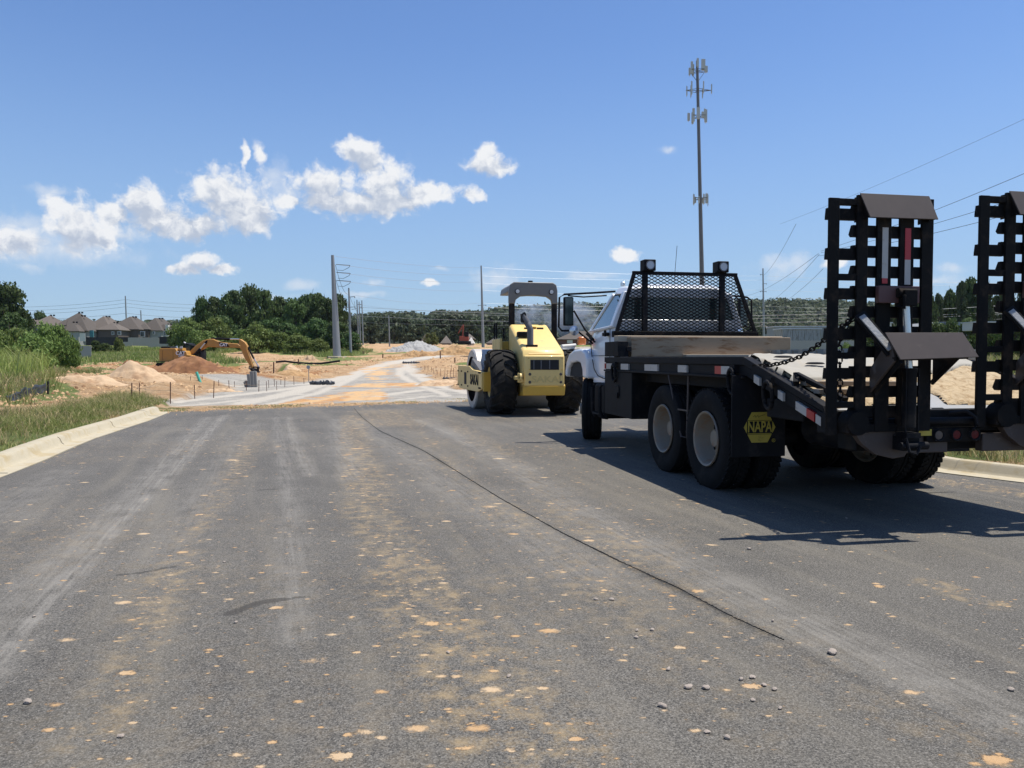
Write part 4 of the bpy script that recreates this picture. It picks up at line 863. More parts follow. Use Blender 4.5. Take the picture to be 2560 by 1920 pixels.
# --- mud flap with its printed emblem
fl = P_('mud_flap', MB().box(-.095, .46, -.762, -.745, .425, 1.20), 'dgrey', bevel=.003)
FM = Matrix.Translation((.19, -.764, .706)) @ Matrix.Rotation(math.pi / 2, 4, 'X')
def hexa(w_, h_, cut): return [(-w_/2, 0), (-w_/2 + cut, -h_/2), (w_/2 - cut, -h_/2), (w_/2, 0), (w_/2 - cut, h_/2), (-w_/2 + cut, h_/2)]
def on_flap(poly, name, m, d, e): mb = MB(); mb.prism(poly, -d, e, 'xy'); o = mb.build(name, M_[m], fl, M=FM); return o
top = [(-.125, .068), (.125, .068), (.082, .145), (-.082, .145)]; bot = [(-.125, -.068), (.125, -.068), (.082, -.145), (-.082, -.145)]
on_flap(top, 'emblem_top', 'signy', .001, .003); on_flap(bot, 'emblem_base', 'signy', .001, .003)
on_flap([(-.163, 0), (-.132, .056), (-.132, -.056)], 'emblem_point', 'signy', .001, .003); on_flap([(.163, 0), (.132, .056), (.132, -.056)], 'emblem_point', 'signy', .001, .003)
for q_ in (((-.123, -.060), (.123, -.060)), ((-.123, .060), (.123, .060))):
    on_flap([(q_[0][0], q_[0][1] - .003), (q_[1][0], q_[1][1] - .003), (q_[1][0], q_[1][1] + .003), (q_[0][0], q_[0][1] + .003)], 'emblem_line', 'signy', .001, .003)
text('emblem_text', 'NAPA', .145, M_['signy'], fl, FM @ Matrix.Translation((0, .0, .002)), .001, .66, .0028)
text('emblem_mark', '®', .05, M_['signy'], fl, FM @ Matrix.Translation((.145, -.13, .002)), .001, 1, 0)
text('emblem_scribble', 'wix', .04, M_['blk'], fl, FM @ Matrix.Translation((-.03, .105, .0045)), .001, 1.5, 0) if False else None
sc_ = MB(); 
for a, b_ in zip([(-.07,.10),(-.05,.115),(-.045,.095),(-.02,.115),(-.015,.095),(.01,.11),(.05,.12)][:-1], [(-.05,.115),(-.045,.095),(-.02,.115),(-.015,.095),(.01,.11),(.05,.12)]): sc_.bar((a[0], a[1], .0035), (b_[0], b_[1], .0035), .003, .001)
sc_.build('emblem_scribble', M_['blk'], fl, M=FM)
P_('mud_flap', MB().box(1.95, 2.50, -.762, -.745, .425, 1.20), 'dgrey', bevel=.003)
# --- tail: bumper, lamps, hinge tube, yellow plate
RV = -2.12
P_('tail_beam', MB().box(.0, 2.44, RV, RV + .12, .78, .945), 'blk', bevel=.008)
P_('rear_bumper', MB().box(.55, 1.06, RV - .03, RV + .05, .615, .76), 'rust', bevel=.008); P_('rear_bumper', MB().box(1.38, 1.9, RV - .03, RV + .05, .615, .76), 'rust', bevel=.008)
P_('lamp_bracket', MB().box(.84, 1.335, RV - .06, RV + .0, .70, .815), 'ramp', bevel=.01)
M_['dred'] = mat('dusty_red_lens', (.11, .012, .012), .5, spec=.2, dirt=(.08, .04, .03), damt=.4); M_['lensd'] = mat('dusty_clear_lens', (.13, .10, .08), .5, spec=.2)
for u, mm in ((.945, 'lens'), (1.105, 'red'), (1.272, 'red')):
    lm = MB(); lm.lathe([(-.075, 0), (-.072, .034), (-.06, .036)], 24, 'y', (u, RV - .0, .758)); o = P_('tail_lamp', lm, 'dred' if mm == 'red' else 'lensd', smooth=True)
    rg = MB(); rg.lathe([(-.062, .036), (-.078, .038), (-.082, .046), (-.06, .052)], 24, 'y', (u, RV, .758)); P_('lamp_ring', rg, 'dgrey', o, smooth=True)
P_('yellow_plate', MB().box(.765, .885, RV - .064, RV - .058, .755, .805), 'signy')
pp = MB(); pp.tube([(.12, RV - .05, .868), (2.35, RV - .05, .868)], .030, 14); P_('hinge_tube', pp, 'blk', smooth=True)
hk = MB(); hk.tube([(1.06, RV - .04, .93), (1.16, RV - .10, .95), (1.22, RV - .13, .90), (1.235, RV - .13, .84), (1.20, RV - .13, .80)], .014, 8); P_('hose_loop', hk, 'dgrey', smooth=True)
# --- ramps
M_['pl'] = M_['rust']
SHF = -.075
def make_ramp():
    R_ = empty('ramp'); R_.parent = truck
    z0, z1 = .80, 2.57; D0, D1 = RV - .13, RV - .02
    def rail(u0, u1, a=z0, b_=z1, d0=D0, d1=RV - .105):
        u0 += SHF; u1 += SHF; m_ = MB(); m_.box(u0, u1, d0, d0 + .010, a, b_); m_.box(u0, u0 + .012, d0 + .010, d1, a, b_); return m_.build('ramp_rail', M_['ramp'], R_, bevel=.003)
    rails = [rail(.0, .085, z0 - .02), rail(.235, .325, z0, z1 + .03), rail(.405, .525, z0, 2.44), rail(.60, .72, z0, 2.44), rail(.79, .89, z0, z1 + .02)]
    # angle-iron rungs: teeth poke out on the truck side
    def rung(u0, u1, z, h_=.088, tooth=.06):
        u0 += SHF; u1 += SHF; m_ = MB(); E0 = RV - .105; m_.prism([(E0, z + h_ / 2), (E0 + .03, z + h_ / 2), (E0 + tooth, z - h_ * .25), (E0 + .04, z - h_ / 2), (E0, z - h_ / 2)], u0, u1, 'yz'); return m_.build('rung', M_['ramp'], R_)
    z = 1.02; k = 0
    zs = [2.485 - .153 * i for i in range(11)]
    for z in zs: rung(.215, .885, z)
    for z in (2.455, 2.155, 1.855, 1.55, 1.25): rung(.0, .25, z, .085, .04)
    sp_ = MB()
    for z in (2.545, 1.98, 1.385, 1.01): MB().box(.075 + SHF, .245 + SHF, D0 + .005, D0 + .05, z - .024, z + .024).build('cross_bar', M_['ramp'], R_, bevel=.003)
    MB().box(.2 + SHF, .89 + SHF, D0 + .004, D0 + .06, .80, .86).build('cross_bar', M_['ramp'], R_, bevel=.003)
    # bent wear plates at the top and on the folding foot
    def plate(name, a, b_, c, d, th=.010):
        n = (Vector(b_) - Vector(a)).cross(Vector(d) - Vector(a)).normalized() * th
        m_ = MB(); vs = [Vector(p) for p in (a, b_, c, d)]; m_.add(vs + [p + n for p in vs], [(0,1,2,3),(7,6,5,4),(0,4,5,1),(1,5,6,2),(2,6,7,3),(3,7,4,0)]); return m_.build(name, M_['pl'], R_, bevel=.002)
    plate('top_plate', (.205, RV - .205, 2.415), (.785, RV - .205, 2.418), (.755, RV - .140, 2.605), (.165, RV - .140, 2.605))
    m_ = MB(); 
    for u, u2 in ((.205, .232), (.76, .80)): MB().prism([(RV - .195, 2.42), (RV - .135, 2.60), (RV - .02, 2.60), (RV - .02, 2.41)], u, u + .01).build('top_gusset', M_['ramp'], R_)
    pass
    plate('foot_plate', (.318, -2.535, 1.352), (.975, -2.535, 1.372), (.902, -2.455, 1.555), (.250, -2.455, 1.550))
    a_ = MB(); a_.bar((.335, RV - .10, 1.14), (.335, -2.51, 1.37), .02, .10, (0, 0, 1)); a_.bar((.845, RV - .10, 1.17), (.845, -2.50, 1.385), .02, .035, (0, 0, 1))
    MB().prism([(RV - .10, 1.28), (RV - .10, 1.10), (-2.50, 1.345), (-2.46, 1.53)], .300, .322).build('foot_arm', M_['rust'], R_, bevel=.003); a_.prism([(RV - .10, 1.36), (RV - .10, 1.19), (-2.48, 1.385), (-2.42, 1.47)], .85, .862)
    a_.bar((.30, -2.49, 1.36), (.92, -2.49, 1.375), .03, .03); a_.build('foot_bracket', M_['ramp'], R_, bevel=.003)
    l_ = MB(); l_.bar((.165, RV - .16, 1.70), (.325, -2.44, 1.40), .085, .03, (0, 1, 0)); l_.build('foot_link', M_['blk'], R_, bevel=.004)
    l_ = MB(); l_.bar((.165, RV - .185, 1.685), (.30, -2.462, 1.43), .050, .012, (0, 1, 0)); l_.build('link_face', M_['greyst'], R_, bevel=.002)
    # lift cylinder
    c_ = MB(); c_.lathe([(.86, .0), (.86, .052), (1.27, .052), (1.285, .058), (1.31, .058), (1.31, 0)], 24, 'z', (.66, RV - .20, -.02)); c_.bar((.605, RV - .235, .80), (.605, RV - .235, 1.29), .008, .012); c_.bar((.712, RV - .235, .80), (.712, RV - .235, 1.29), .010, .014)
    c_.box(.60, .72, RV - .26, RV - .14, .76, .80); cy = c_.build('lift_cylinder', M_['blk'], R_, smooth=True); cy.location.x = -.09
    r_ = MB(); r_.tube([(.655, RV - .20, 1.28), (.625, RV - .19, 1.80)], .027, 16); r_.build('piston_rod', M_['chrome'], cy, smooth=True)
    e_ = MB(); e_.box(.575, .68, RV - .25, RV - .13, 1.76, 1.88); e_.tube([(.55, RV - .19, 1.86), (.70, RV - .19, 1.86)], .038, 12); e_.tube([(.55, RV - .20, 1.76), (.555, RV - .26, 1.74), (.56, RV - .26, 1.84)], .014, 6); e_.build('rod_clevis', M_['ramp'], cy, bevel=.006)
    e_ = MB(); e_.box(.39 + SHF, .74 + SHF, RV - .175, RV - .135, 1.785, 1.915); e_.build('lift_bracket', mat('red_brown_bracket', (.10, .045, .04), .6), R_, bevel=.004)
    b2 = MB(); b2.prism([(.17, .80), (.68, .80), (.68, .70), (.62, .60), (.52, .585), (.37, .62), (.25, .70)], RV - .10, RV - .04, 'xz'); b2.build('lug_plate', M_['pl'], R_, bevel=.004)
    b3 = MB(); b3.tube([(.55, RV - .24, .70), (.78, RV - .24, .70)], .03, 10); b3.tube([(.58, RV - .26, .76), (.6, RV - .28, .66), (.66, RV - .28, .64), (.70, RV - .27, .70)], .012, 6); b3.box(.59, .73, RV - .22, RV - .1, .66, .77); b3.build('pin', M_['blk'], R_, smooth=True).location.x = -.08
    rp_ = MB(); rp_.lathe([(RV-.18, 0), (RV-.18, .09), (RV-.10, .10), (RV-.06, .10)], 20, 'y', (.16, 0, .87)); rp_.box(.07, .25, RV - .17, RV - .07, .80, .87); rp_.build('pivot_lug', M_['ramp'], R_, smooth=True)
    return R_, D0, rails
def tapes(R_, D0, spec):
    for (u0, u1, za, zb, mm) in spec:
        u0 += SHF; u1 += SHF; m_ = MB(); m_.box(u0, u1, D0 - .004, D0 - .001, za, zb); m_.build('reflector_strip', M_[mm], R_)
r1, D0, _ = make_ramp()
tapes(r1, D0, [(.445, .495, 1.975, 2.36, 'tape'), (.447, .493, 1.935, 1.975, 'red'), (.64, .69, 2.12, 2.36, 'red'), (.64, .69, 1.93, 2.12, 'tape')])
r2, D0, _ = make_ramp(); r2.location = (1.305, 0, .03)
r2.scale = (1, 1, 1.015)
tapes(r2, D0, [(.43, .49, 2.12, 2.38, 'red'), (.43, .49, 1.95, 2.12, 'tape'), (.64, .70, 2.22, 2.38, 'tape'), (.64, .70, 2.00, 2.22, 'red')])
# --- chains
def chain(name, pts, link=.058, r=.0065):
    P = [Vector(p) for p in pts]; L = [0]
    for a, b_ in zip(P[:-1], P[1:]): L.append(L[-1] + (b_ - a).length)
    def pos(s):
        for i in range(len(P) - 1):
            if s <= L[i + 1]: return P[i].lerp(P[i + 1], (s - L[i]) / (L[i + 1] - L[i])), (P[i + 1] - P[i]).normalized()
        return P[-1], (P[-1] - P[-2]).normalized()
    mb = MB(); s = 0; k = 0
    while s < L[-1]:
        c, d = pos(s); up = Vector((0, 0, 1)) if abs(d.z) < .9 else Vector((1, 0, 0)); a = d.cross(up).normalized(); b_ = d.cross(a)
        e = (a + b_).normalized() if k % 2 else (a - b_).normalized()
        ring = [c + d * (link * .5 * math.cos(t)) + e * (link * .32 * math.sin(t)) for t in np.linspace(0, 2 * math.pi, 11)]
        mb.tube(ring, r, 5, cap=False); s += link * .76; k += 1
    return P_(name, mb, 'ramp', smooth=True)
def L2(px, py, v):  # photo pixel -> truck frame on the plane y = v
    r = ray(px, py); fx = (-math.sin(TA), math.cos(TA)); rx = (math.cos(TA), math.sin(TA))
    u = (r[0] * (8.03 + v * fx[1]) - 2.03 - v * fx[0]) / (rx[0] - r[0] * rx[1]); Y = 8.03 + u * rx[1] + v * fx[1]
    return (u, v, EYE + r[1] * Y)
cpts = []
for i, (px, py) in enumerate([(1888,915),(1925,913),(1962,906),(2000,892),(2035,870),(2066,846),(2100,820),(2130,797)]): cpts.append(L2(px, py, -1.0 - 1.2 * i / 7))
chain('chain', cpts); chain('chain', [L2(2132, 797, -2.2), L2(2115, 815, -2.2), L2(2104, 838, -2.2), L2(2098, 860, -2.18), L2(2100, 930, -2.18), L2(2101, 1003, -2.18)])
# ================================================================ soil compactor (roller)
RA = math.radians(10.5)
roller = empty('road_roller', (-.62, 18.4, 0), RA)
tag(roller, 'cream yellow single drum soil compactor with canopy parked ahead of the truck', 'road roller')
def R_(name, mb, m, parent=None, **k): return mb.build(name, M_[m], parent or roller, **k)
M_['canopy'] = mat('canopy_grey', (.15, .145, .14), .5, var=.1, dirt=(.2, .19, .17), damt=.2)
M_['orange'] = mat('orange_grille', (.60, .33, .06), .5, var=.1)  # plain orange of the hood grille
# drum
dm = MB(); dm.lathe([(.0, .60), (.0, .765), (.03, .80), (2.1, .80), (2.13, .765), (2.13, .60)], 72, 'x', (.02, 2.35, .80))
drum = R_('drum', dm, 'drum', smooth=True)
di = MB(); di.lathe([(.02, .77), (.04, .70), (.34, .70), (.36, .5), (.36, .0)], 48, 'x', (.02, 2.35, .80)); R_('drum_recess', di, 'rust', drum, smooth=True)
bo = MB()
for k in range(16):
    a = 2 * math.pi * k / 16; bo.lathe([(.0, 0), (-.012, .018), (.03, .018)], 6, 'x', (.03, 2.35 + .735 * math.cos(a), .80 + .735 * math.sin(a)))
R_('drum_bolts', bo, 'dgrey', drum)
# side frames of the drum
for s_ in (0, 1):
    x0, x1 = (-.14, -.06) if s_ == 0 else (2.23, 2.31)
    fp = [(.35, .60), (.35, 1.02), (1.45, 1.06), (1.9, 1.15), (3.45, 1.15), (3.55, 1.02), (3.55, .62), (3.2, .52), (.8, .52)]
    f_ = R_('drum_frame', MB().prism(fp, x0, x1), 'yel', bevel=.01)
    if s_ == 0:
        tM = Matrix.Translation((-.145, 1.22, .80)) @ Matrix.Rotation(math.radians(-90), 4, 'Z') @ Matrix.Rotation(math.radians(90), 4, 'X')
        text('frame_text', 'SAKAI', .36, M_['blk'], f_, tM, .002, 1.05, .012)
        R_('frame_slot', MB().box(-.145, -.138, 2.25, 2.55, .66, .98), 'dark', f_)
        for y in (.45, .60, 2.0, 2.9, 3.4):
            for z in (.60, .98): R_('frame_bolt', MB().box(-.152, -.14, y, y + .10, z, z + .04), 'blk', f_)
R_('drum_frame', MB().box(-.10, 2.27, .28, .40, .55, 1.02), 'ydk', bevel=.01)
R_('drum_frame', MB().prism([(.9, 1.05), (1.9, 1.35), (2.1, 1.15), (1.7, 1.05)], -.06, .10), 'grey', bevel=.008)
R_('drum_frame', MB().box(-.10, 2.27, 3.40, 3.52, .6, 1.05), 'ydk', bevel=.01)
PV = Matrix.Translation((1.08, 1.3, 0)) @ Matrix.Rotation(math.radians(4), 4, 'Z') @ Matrix.Translation((-1.08, -1.3, 0))
for o_ in roller.children: o_.matrix_basis = PV @ o_.matrix_basis
# tyres with chevron lugs
def big_tyre(u):
    R0, w_ = .745, .60; t_ = MB()
    t_.lathe([(-w_*.36, .36), (-w_*.50, .46), (-w_*.52, .60), (-w_*.47, .70), (-w_*.36, .735), (0, R0), (w_*.36, .735), (w_*.47, .70), (w_*.52, .60), (w_*.50, .46), (w_*.36, .36)], 60, 'x')
    n = 17
    for k in range(n):
        for sg in (-1, 1):
            a0 = 2 * math.pi * (k + (.5 if sg > 0 else 0)) / n
            P = []
            for j in range(5):
                q = j / 4; x = sg * w_ * (.02 + .50 * q); a = a0 + .30 * q ** 1.4; rr = R0 + .035 - (.0 if q < .7 else (q - .7) * .16)
                P.append((x, a, rr))
            for (xa, aa, ra), (xb, ab, rb) in zip(P[:-1], P[1:]):
                hw = .034
                vs = []
                for (x, a, r_) in ((xa, aa, ra), (xb, ab, rb)):
                    for da in (-hw / R0 * 1.1, hw / R0 * 1.1):
                        for rr in (r_ - .10, r_): vs.append((x, rr * math.cos(a + da), rr * math.sin(a + da)))
                t_.add(vs, [(0,1,3,2),(4,6,7,5),(0,4,5,1),(2,3,7,6),(1,5,7,3),(0,2,6,4)])
    o = t_.build('tyre', M_['tyred'], roller, bevel=0); o.location = (u, 0, .785); o.rotation_euler = (random.random() * .2, 0, 0)
    r = MB(); s = -1 if u < 1 else 1
    r.lathe([(s*.24, .37), (s*.26, .36), (s*.20, .33), (s*.05, .30), (s*.04, .16), (s*.10, .14), (s*.10, 0)], 36, 'x'); ro = r.build('rim', M_['yel'], o, smooth=True); return o
big_tyre(.34); big_tyre(1.92)
R_('rear_axle', MB().box(.5, 1.8, -.12, .12, .66, .90).box(.9, 1.5, -.3, .3, .55, .95), 'blk', bevel=.03)
# rear body and hood
ub_, ur_ = .70, 1.68
hood = loft('hood', [[(ub_ - .0, y, .56 + zb), (ub_, y, zt - .05), (ub_ + .05, y, zt), (ur_ - .05, y, zt), (ur_, y, zt - .05), (ur_, y, .56 + zb)] for y, zt, zb in ((-.98, 1.42, 0), (-.90, 1.55, 0), (.70, 2.18, .0), (.82, 2.22, .1))], 'yel', parent=roller, bevel=.02)
gp_ = R_('rear_panel', MB().box(.715, 1.665, -1.055, -.985, .72, 1.42), 'yel', bevel=.03)
R_('panel_opening', MB().box(.86, 1.53, -1.062, -1.05, 1.09, 1.32), 'dark', gp_, bevel=.004)
for u in (.93, 1.10, 1.3): R_('grille_bar', MB().box(u, u + .02, -1.068, -1.061, 1.10, 1.31), 'grey', gp_)
for (u, z) in ((.85, .99), (1.575, .99), (.85, .81), (1.575, .81)):
    b_ = MB(); b_.lathe([(-1.065, 0), (-1.065, .018), (-1.06, .033), (-1.05, .035)], 16, 'y', (u, 0, z)); R_('panel_bolt', b_, 'rust', gp_, smooth=True)
for (u, z) in ((.82, 1.36), (1.60, 1.36), (.84, 1.10), (1.60, 1.09)):
    b_ = MB(); b_.lathe([(-1.06, 0), (-1.06, .014), (-1.05, .016)], 10, 'y', (u, 0, z)); R_('panel_bolt', b_, 'ydk', gp_)
text('embossed_text', 'SAKAI', .21, mat('embossed_yellow', (.60, .44, .16), .45, var=.06), gp_, Matrix.Translation((1.24, -1.056, .87)) @ Matrix.Rotation(math.pi / 2, 4, 'X'), .006, 1.25, .004)
R_('counterweight', MB().prism([(-1.04, .72), (-.98, .50), (-.2, .46), (-.2, .76), (-1.0, .76)], .70, 1.69), 'ydk', bevel=.02)
R_('hood_grille', MB().add([(.84, -.965, 1.455), (1.60, -.965, 1.455), (1.58, -.78, 1.615), (.84, -.78, 1.615), (.84, -.965, 1.43), (1.60, -.965, 1.43), (1.58, -.78, 1.58), (.84, -.78, 1.58)], [(0,1,2,3),(7,6,5,4),(0,4,5,1),(1,5,6,2),(2,6,7,3),(3,7,4,0)]), 'orange')
R_('side_step', MB().box(.52, .72, -1.0, -.80, .86, .95).box(.58, .72, -1.0, -.94, .80, 1.02), 'yel', bevel=.015)
tl_ = MB(); tl_.lathe([(-.02, .03), (-.02, .085), (.02, .085), (.02, .03)], 24, 'x', (.63, -1.05, .93)); R_('tie_down_lug', tl_, 'yel', smooth=True)
lt_ = MB(); lt_.box(.70, 1.68, -.6, .7, .62, .72); R_('frame_plate', lt_, 'ydk')
# exhaust pipe with slanted mouth
ex = MB(); ex.tube([(.94, -.66, 1.55), (.94, -.66, 2.02), (.90, -.62, 2.14), (.86, -.60, 2.20)], .075, 20, cap=False); ex.tube([(.87, -.61, 2.18), (.80, -.60, 2.30), (.77, -.60, 2.40)], [.078, .082, .06], 20)
R_('exhaust_pipe', ex, 'grey', smooth=True); R_('exhaust_mouth', MB().lathe([(0, 0), (0, 1)], 20, 'y', (0, 0, 0)), 'dark', M=Matrix.Translation((.775, -.665, 2.30)) @ Matrix.Rotation(.25, 4, 'Y') @ Matrix.Diagonal((.065, .08, .13, 1)))
eb = MB(); eb.box(.84, 1.10, -.76, -.50, 1.62, 1.67); R_('exhaust_base', eb, 'blk', bevel=.01)
R_('fuel_cap', MB().box(.74, 1.00, -.22, .0, 1.86, 1.99), 'blk', bevel=.02)
va = MB(); va.lathe([(0, 0), (0, .07), (-.02, .075)], 16, 'z', (1.27, .5, 2.135)); R_('hood_cap', va, 'ydk', smooth=True)
for x in (1.02, 1.34): R_('hood_slot', MB().box(x, x + .16, .42, .46, 2.07, 2.115), 'dark')
# operator platform, fence, seat
R_('platform', MB().box(.50, 1.95, .62, 2.0, 1.05, 1.20), 'grey', bevel=.01)
R_('platform_wall', MB().box(.45, .52, .75, 1.9, 1.05, 1.85), 'yel', bevel=.015); R_('platform_wall', MB().box(.52, 1.9, 1.86, 1.93, 1.2, 1.8), 'ydk', bevel=.01)
for pts in ([(.47, 1.3, 1.2), (.47, 1.3, 2.25), (.47, 1.62, 2.25), (.47, 1.62, 1.2)], [(.60, 1.0, 1.85), (.60, 1.0, 2.1), (.60, 1.3, 2.1)]):
    h_ = MB(); h_.tube(pts, .022, 8); R_('handrail', h_, 'blk', smooth=True)
R_('seat', MB().box(.95, 1.45, 1.0, 1.5, 1.5, 1.62).box(.95, 1.45, 1.0, 1.1, 1.6, 2.05), 'blk', bevel=.04)
# canopy: two side hoops joined by a thick curved roof
# rear hoop of the canopy drawn as one outline with an arched opening
out = [(.70, 1.20), (.70, 3.06), (.74, 3.20), (.82, 3.26), (1.82, 3.26), (1.90, 3.20), (1.935, 3.06), (1.935, 1.20)]
inn = [(1.80, 1.20), (1.80, 2.66), (1.78, 2.82), (1.66, 2.90), (1.30, 2.93), (.98, 2.90), (.87, 2.82), (.845, 2.66), (.845, 1.20)]
hoop = MB(); hoop.prism([(.70, 1.2), (.70, 2.75), (.845, 2.75), (.845, 1.2)], .76, .86, 'xz'); R_('canopy_post', hoop, 'blk', bevel=.02)
hoop = MB(); hoop.prism([(1.80, 1.2), (1.80, 2.75), (1.935, 2.75), (1.935, 1.2)], .76, .86, 'xz'); R_('canopy_post', hoop, 'blk', bevel=.02)
top_ = MB(); top_.prism([(.695, 2.72), (.695, 3.06), (.73, 3.20), (.82, 3.26), (1.82, 3.26), (1.91, 3.20), (1.94, 3.06), (1.94, 2.72), (1.80, 2.72), (1.78, 2.82), (1.66, 2.90), (1.30, 2.93), (.98, 2.90), (.87, 2.82), (.845, 2.72)], .74, .88, 'xz')
cano = R_('canopy', top_, 'canopy', bevel=.02)
rf_ = MB(); rf_.prism([(.70, 3.02), (.73, 3.17), (.82, 3.24), (1.82, 3.24), (1.91, 3.17), (1.935, 3.02)], .88, 2.15, 'xz'); R_('canopy_roof', rf_, 'canopy', cano, bevel=.02)
for u in (.905, 1.775):
    l_ = MB(); l_.lathe([(.735, 0), (.70, .045), (.71, .06), (.74, .065)], 20, 'y', (u, 0, 3.02)); wl_ = R_('work_lamp', l_, 'blk', smooth=True)
    l_ = MB(); l_.lathe([(.694, 0), (.696, .048), (.71, .05)], 20, 'y', (u, 0, 3.02)); R_('lens', l_, 'lens', wl_, smooth=True)
R_('beacon', MB().lathe([(3.25, .0), (3.25, .07), (3.31, .06), (3.31, 0)], 14, 'z', (1.27, .9, 0)), 'blk', smooth=True)

# ================================================================ excavator, seen from its side
EY = 80.
EPY = EY
def ex_pt(px, py): p = at(px, py, EPY); return (p.x, p.z)
e0 = at(455, 905, EY); exv = empty('excavator', (e0.x, EY, float(hz(e0.x, EY))), 0)
tag(exv, 'yellow tracked excavator digging behind the red soil heap', 'excavator')
OX, OZ = exv.location.x, exv.location.z
def C6(cx, cy): return (380 + cx / 6.914, 820 + cy / 6.912)       # from the enlarged crop of the photo
def EP(lst):
    o = []
    for cx, cy in lst: x, z = ex_pt(*C6(cx, cy)); o.append((x - OX, z - OZ))
    return o
def E_(name, poly, y0, y1, m, parent=None, bevel=.03):
    global EPY; EPY = EY - 1.3 if y0 < -1 else EY - .3
    return MB().prism(EP(poly), y0, y1, 'xz').build(name, M_[m], parent or exv, bevel=bevel)
bod = E_('body', [(130,375),(150,350),(405,350),(440,400),(450,400),(560,545),(440,570),(135,575)], -1.4, 1.4, 'cat', bevel=.08)
E_('body_panel_dark', [(458,400),(552,400),(560,525),(500,525),(470,480)], -1.44, -1.39, 'blk', bod, 0)
text('body_text', 'CAT', .52, M_['paintw'], bod, Matrix.Translation((EP([(503, 437)])[0][0], -1.455, EP([(503, 437)])[0][1])) @ Matrix.Rotation(math.pi / 2, 4, 'X'), .01, .95, .02)
text('body_text', '336E', .32, M_['paintw'], bod, Matrix.Translation((EP([(515, 478)])[0][0], -1.455, EP([(515, 478)])[0][1])) @ Matrix.Rotation(math.pi / 2, 4, 'X'), .01, .9, .01)
for cx in (190, 370):
    E_('panel_seam', [(cx, 385), (cx + 4, 385), (cx + 4, 560), (cx, 560)], -1.41, -1.39, 'blk', bod, 0)
E_('front_box', [(552,400),(575,390),(600,420),(610,462),(700,475),(715,490),(715,550),(560,540)], -1.4, -.2, 'cat')
E_('engine_top', [(195,350),(200,322),(340,318),(372,350)], -.9, .9, 'blk')
E_('exhaust', [(395,350),(398,310),(415,310),(420,350)], -.1, .1, 'chrome', bevel=0)
E_('hose_box', [(430,385),(440,345),(510,345),(525,395)], -1.2, -.2, 'cat')
E_('step_rail', [(470,350),(470,318),(515,312),(518,350)], -1.2, -1.1, 'lens', bevel=0)
cabx = E_('cab', [(535,400),(535,262),(560,255),(640,275),(650,300),(720,300),(790,330),(835,430),(830,560),(720,560),(715,470),(600,460)], -.2, 1.35, 'blk', bevel=.05)
E_('cab_window', [(565,300),(640,290),(690,300),(650,390),(580,400)], -.26, -.2, 'glass', cabx, 0)
E_('cab_window', [(745,440),(810,430),(812,480),(745,500)], -.26, -.2, 'glass', cabx, 0)
E_('beacon_mirror', [(537,245),(550,238),(575,262),(565,268)], -.3, .0, 'lens', bevel=0)
bm_ = E_('boom', [(640,440),(650,405),(760,300),(880,215),(985,187),(1060,190),(1150,235),(1280,255),(1480,270),(1530,310),(1530,345),(1330,335),(1150,335),(940,325),(900,345),(720,440),(680,450)], -.32, .32, 'cat', bevel=.05)
E_('boom_decal', [(1150,238),(1290,262),(1345,325),(1190,325)], -.345, -.31, 'blk', bm_, 0)
p_ = EP([(1240, 293)])[0]; text('boom_text', 'CAT', .42, M_['paintw'], bm_, Matrix.Translation((p_[0], -.36, p_[1])) @ Matrix.Rotation(math.pi / 2, 4, 'X') , .01, 1.0, .018)
E_('boom_bracket', [(905,250),(960,205),(955,260),(915,300)], -.35, .35, 'blk', bevel=0)
def tub(name, a, b_, r, m, y=0.): pa, pb = EP([a, b_]); return MB().tube([(pa[0], y, pa[1]), (pb[0], y, pb[1])], r, 10).build(name, M_[m], exv, smooth=True)
for y in (-.5, .5): tub('boom_cylinder', (745, 470), (850, 360), .14, 'blk', y); tub('boom_piston', (850, 360), (930, 265), .07, 'chrome', y)
tub('stick_cylinder', (1000, 183), (1330, 190), .12, 'blk'); tub('stick_piston', (1330, 190), (1490, 192), .07, 'chrome')
stk = E_('stick', [(1495,200),(1520,190),(1600,245),(1640,310),(1640,380),(1740,660),(1745,690),(1710,700),(1680,640),(1600,530),(1540,380),(1500,330)], -.26, .26, 'cat', bevel=.04)
tub('bucket_cylinder', (1640, 330), (1745, 530), .10, 'blk'); tub('bucket_piston', (1745, 530), (1825, 670), .06, 'chrome')
E_('bucket_link', [(1745,665),(1830,668),(1830,690),(1815,760),(1800,760),(1808,690),(1745,685)], -.28, .28, 'blk', bevel=0)
E_('bucket', [(1680,690),(1750,700),(1820,760),(1815,900),(1790,905),(1740,800),(1590,860),(1570,855),(1640,800),(1740,745)], -.7, .7, 'dgrey', bevel=.03)
trk = EP([(560,585),(830,590),(880,610),(900,650),(895,690),(180,690),(150,650),(170,600)])
for y0, y1 in ((-1.6, -1.0), (1.0, 1.6)): MB().prism(trk, y0, y1, 'xz').build('track', M_['dgrey'], exv, bevel=.08)
sh_p = MB()
for k in range(30):
    x = trk[-2][0] + (trk[3][0] - trk[-2][0]) * k / 29; sh_p.box(x, x + .08, -1.65, -1.0, trk[0][1] + .0, trk[0][1] + .06)
sh_p.build('track_shoes', M_['dgrey'], exv)
MB().box(-.9, .9, -.9, .9, .6, 1.2).build('undercarriage', M_['blk'], exv, bevel=.05)

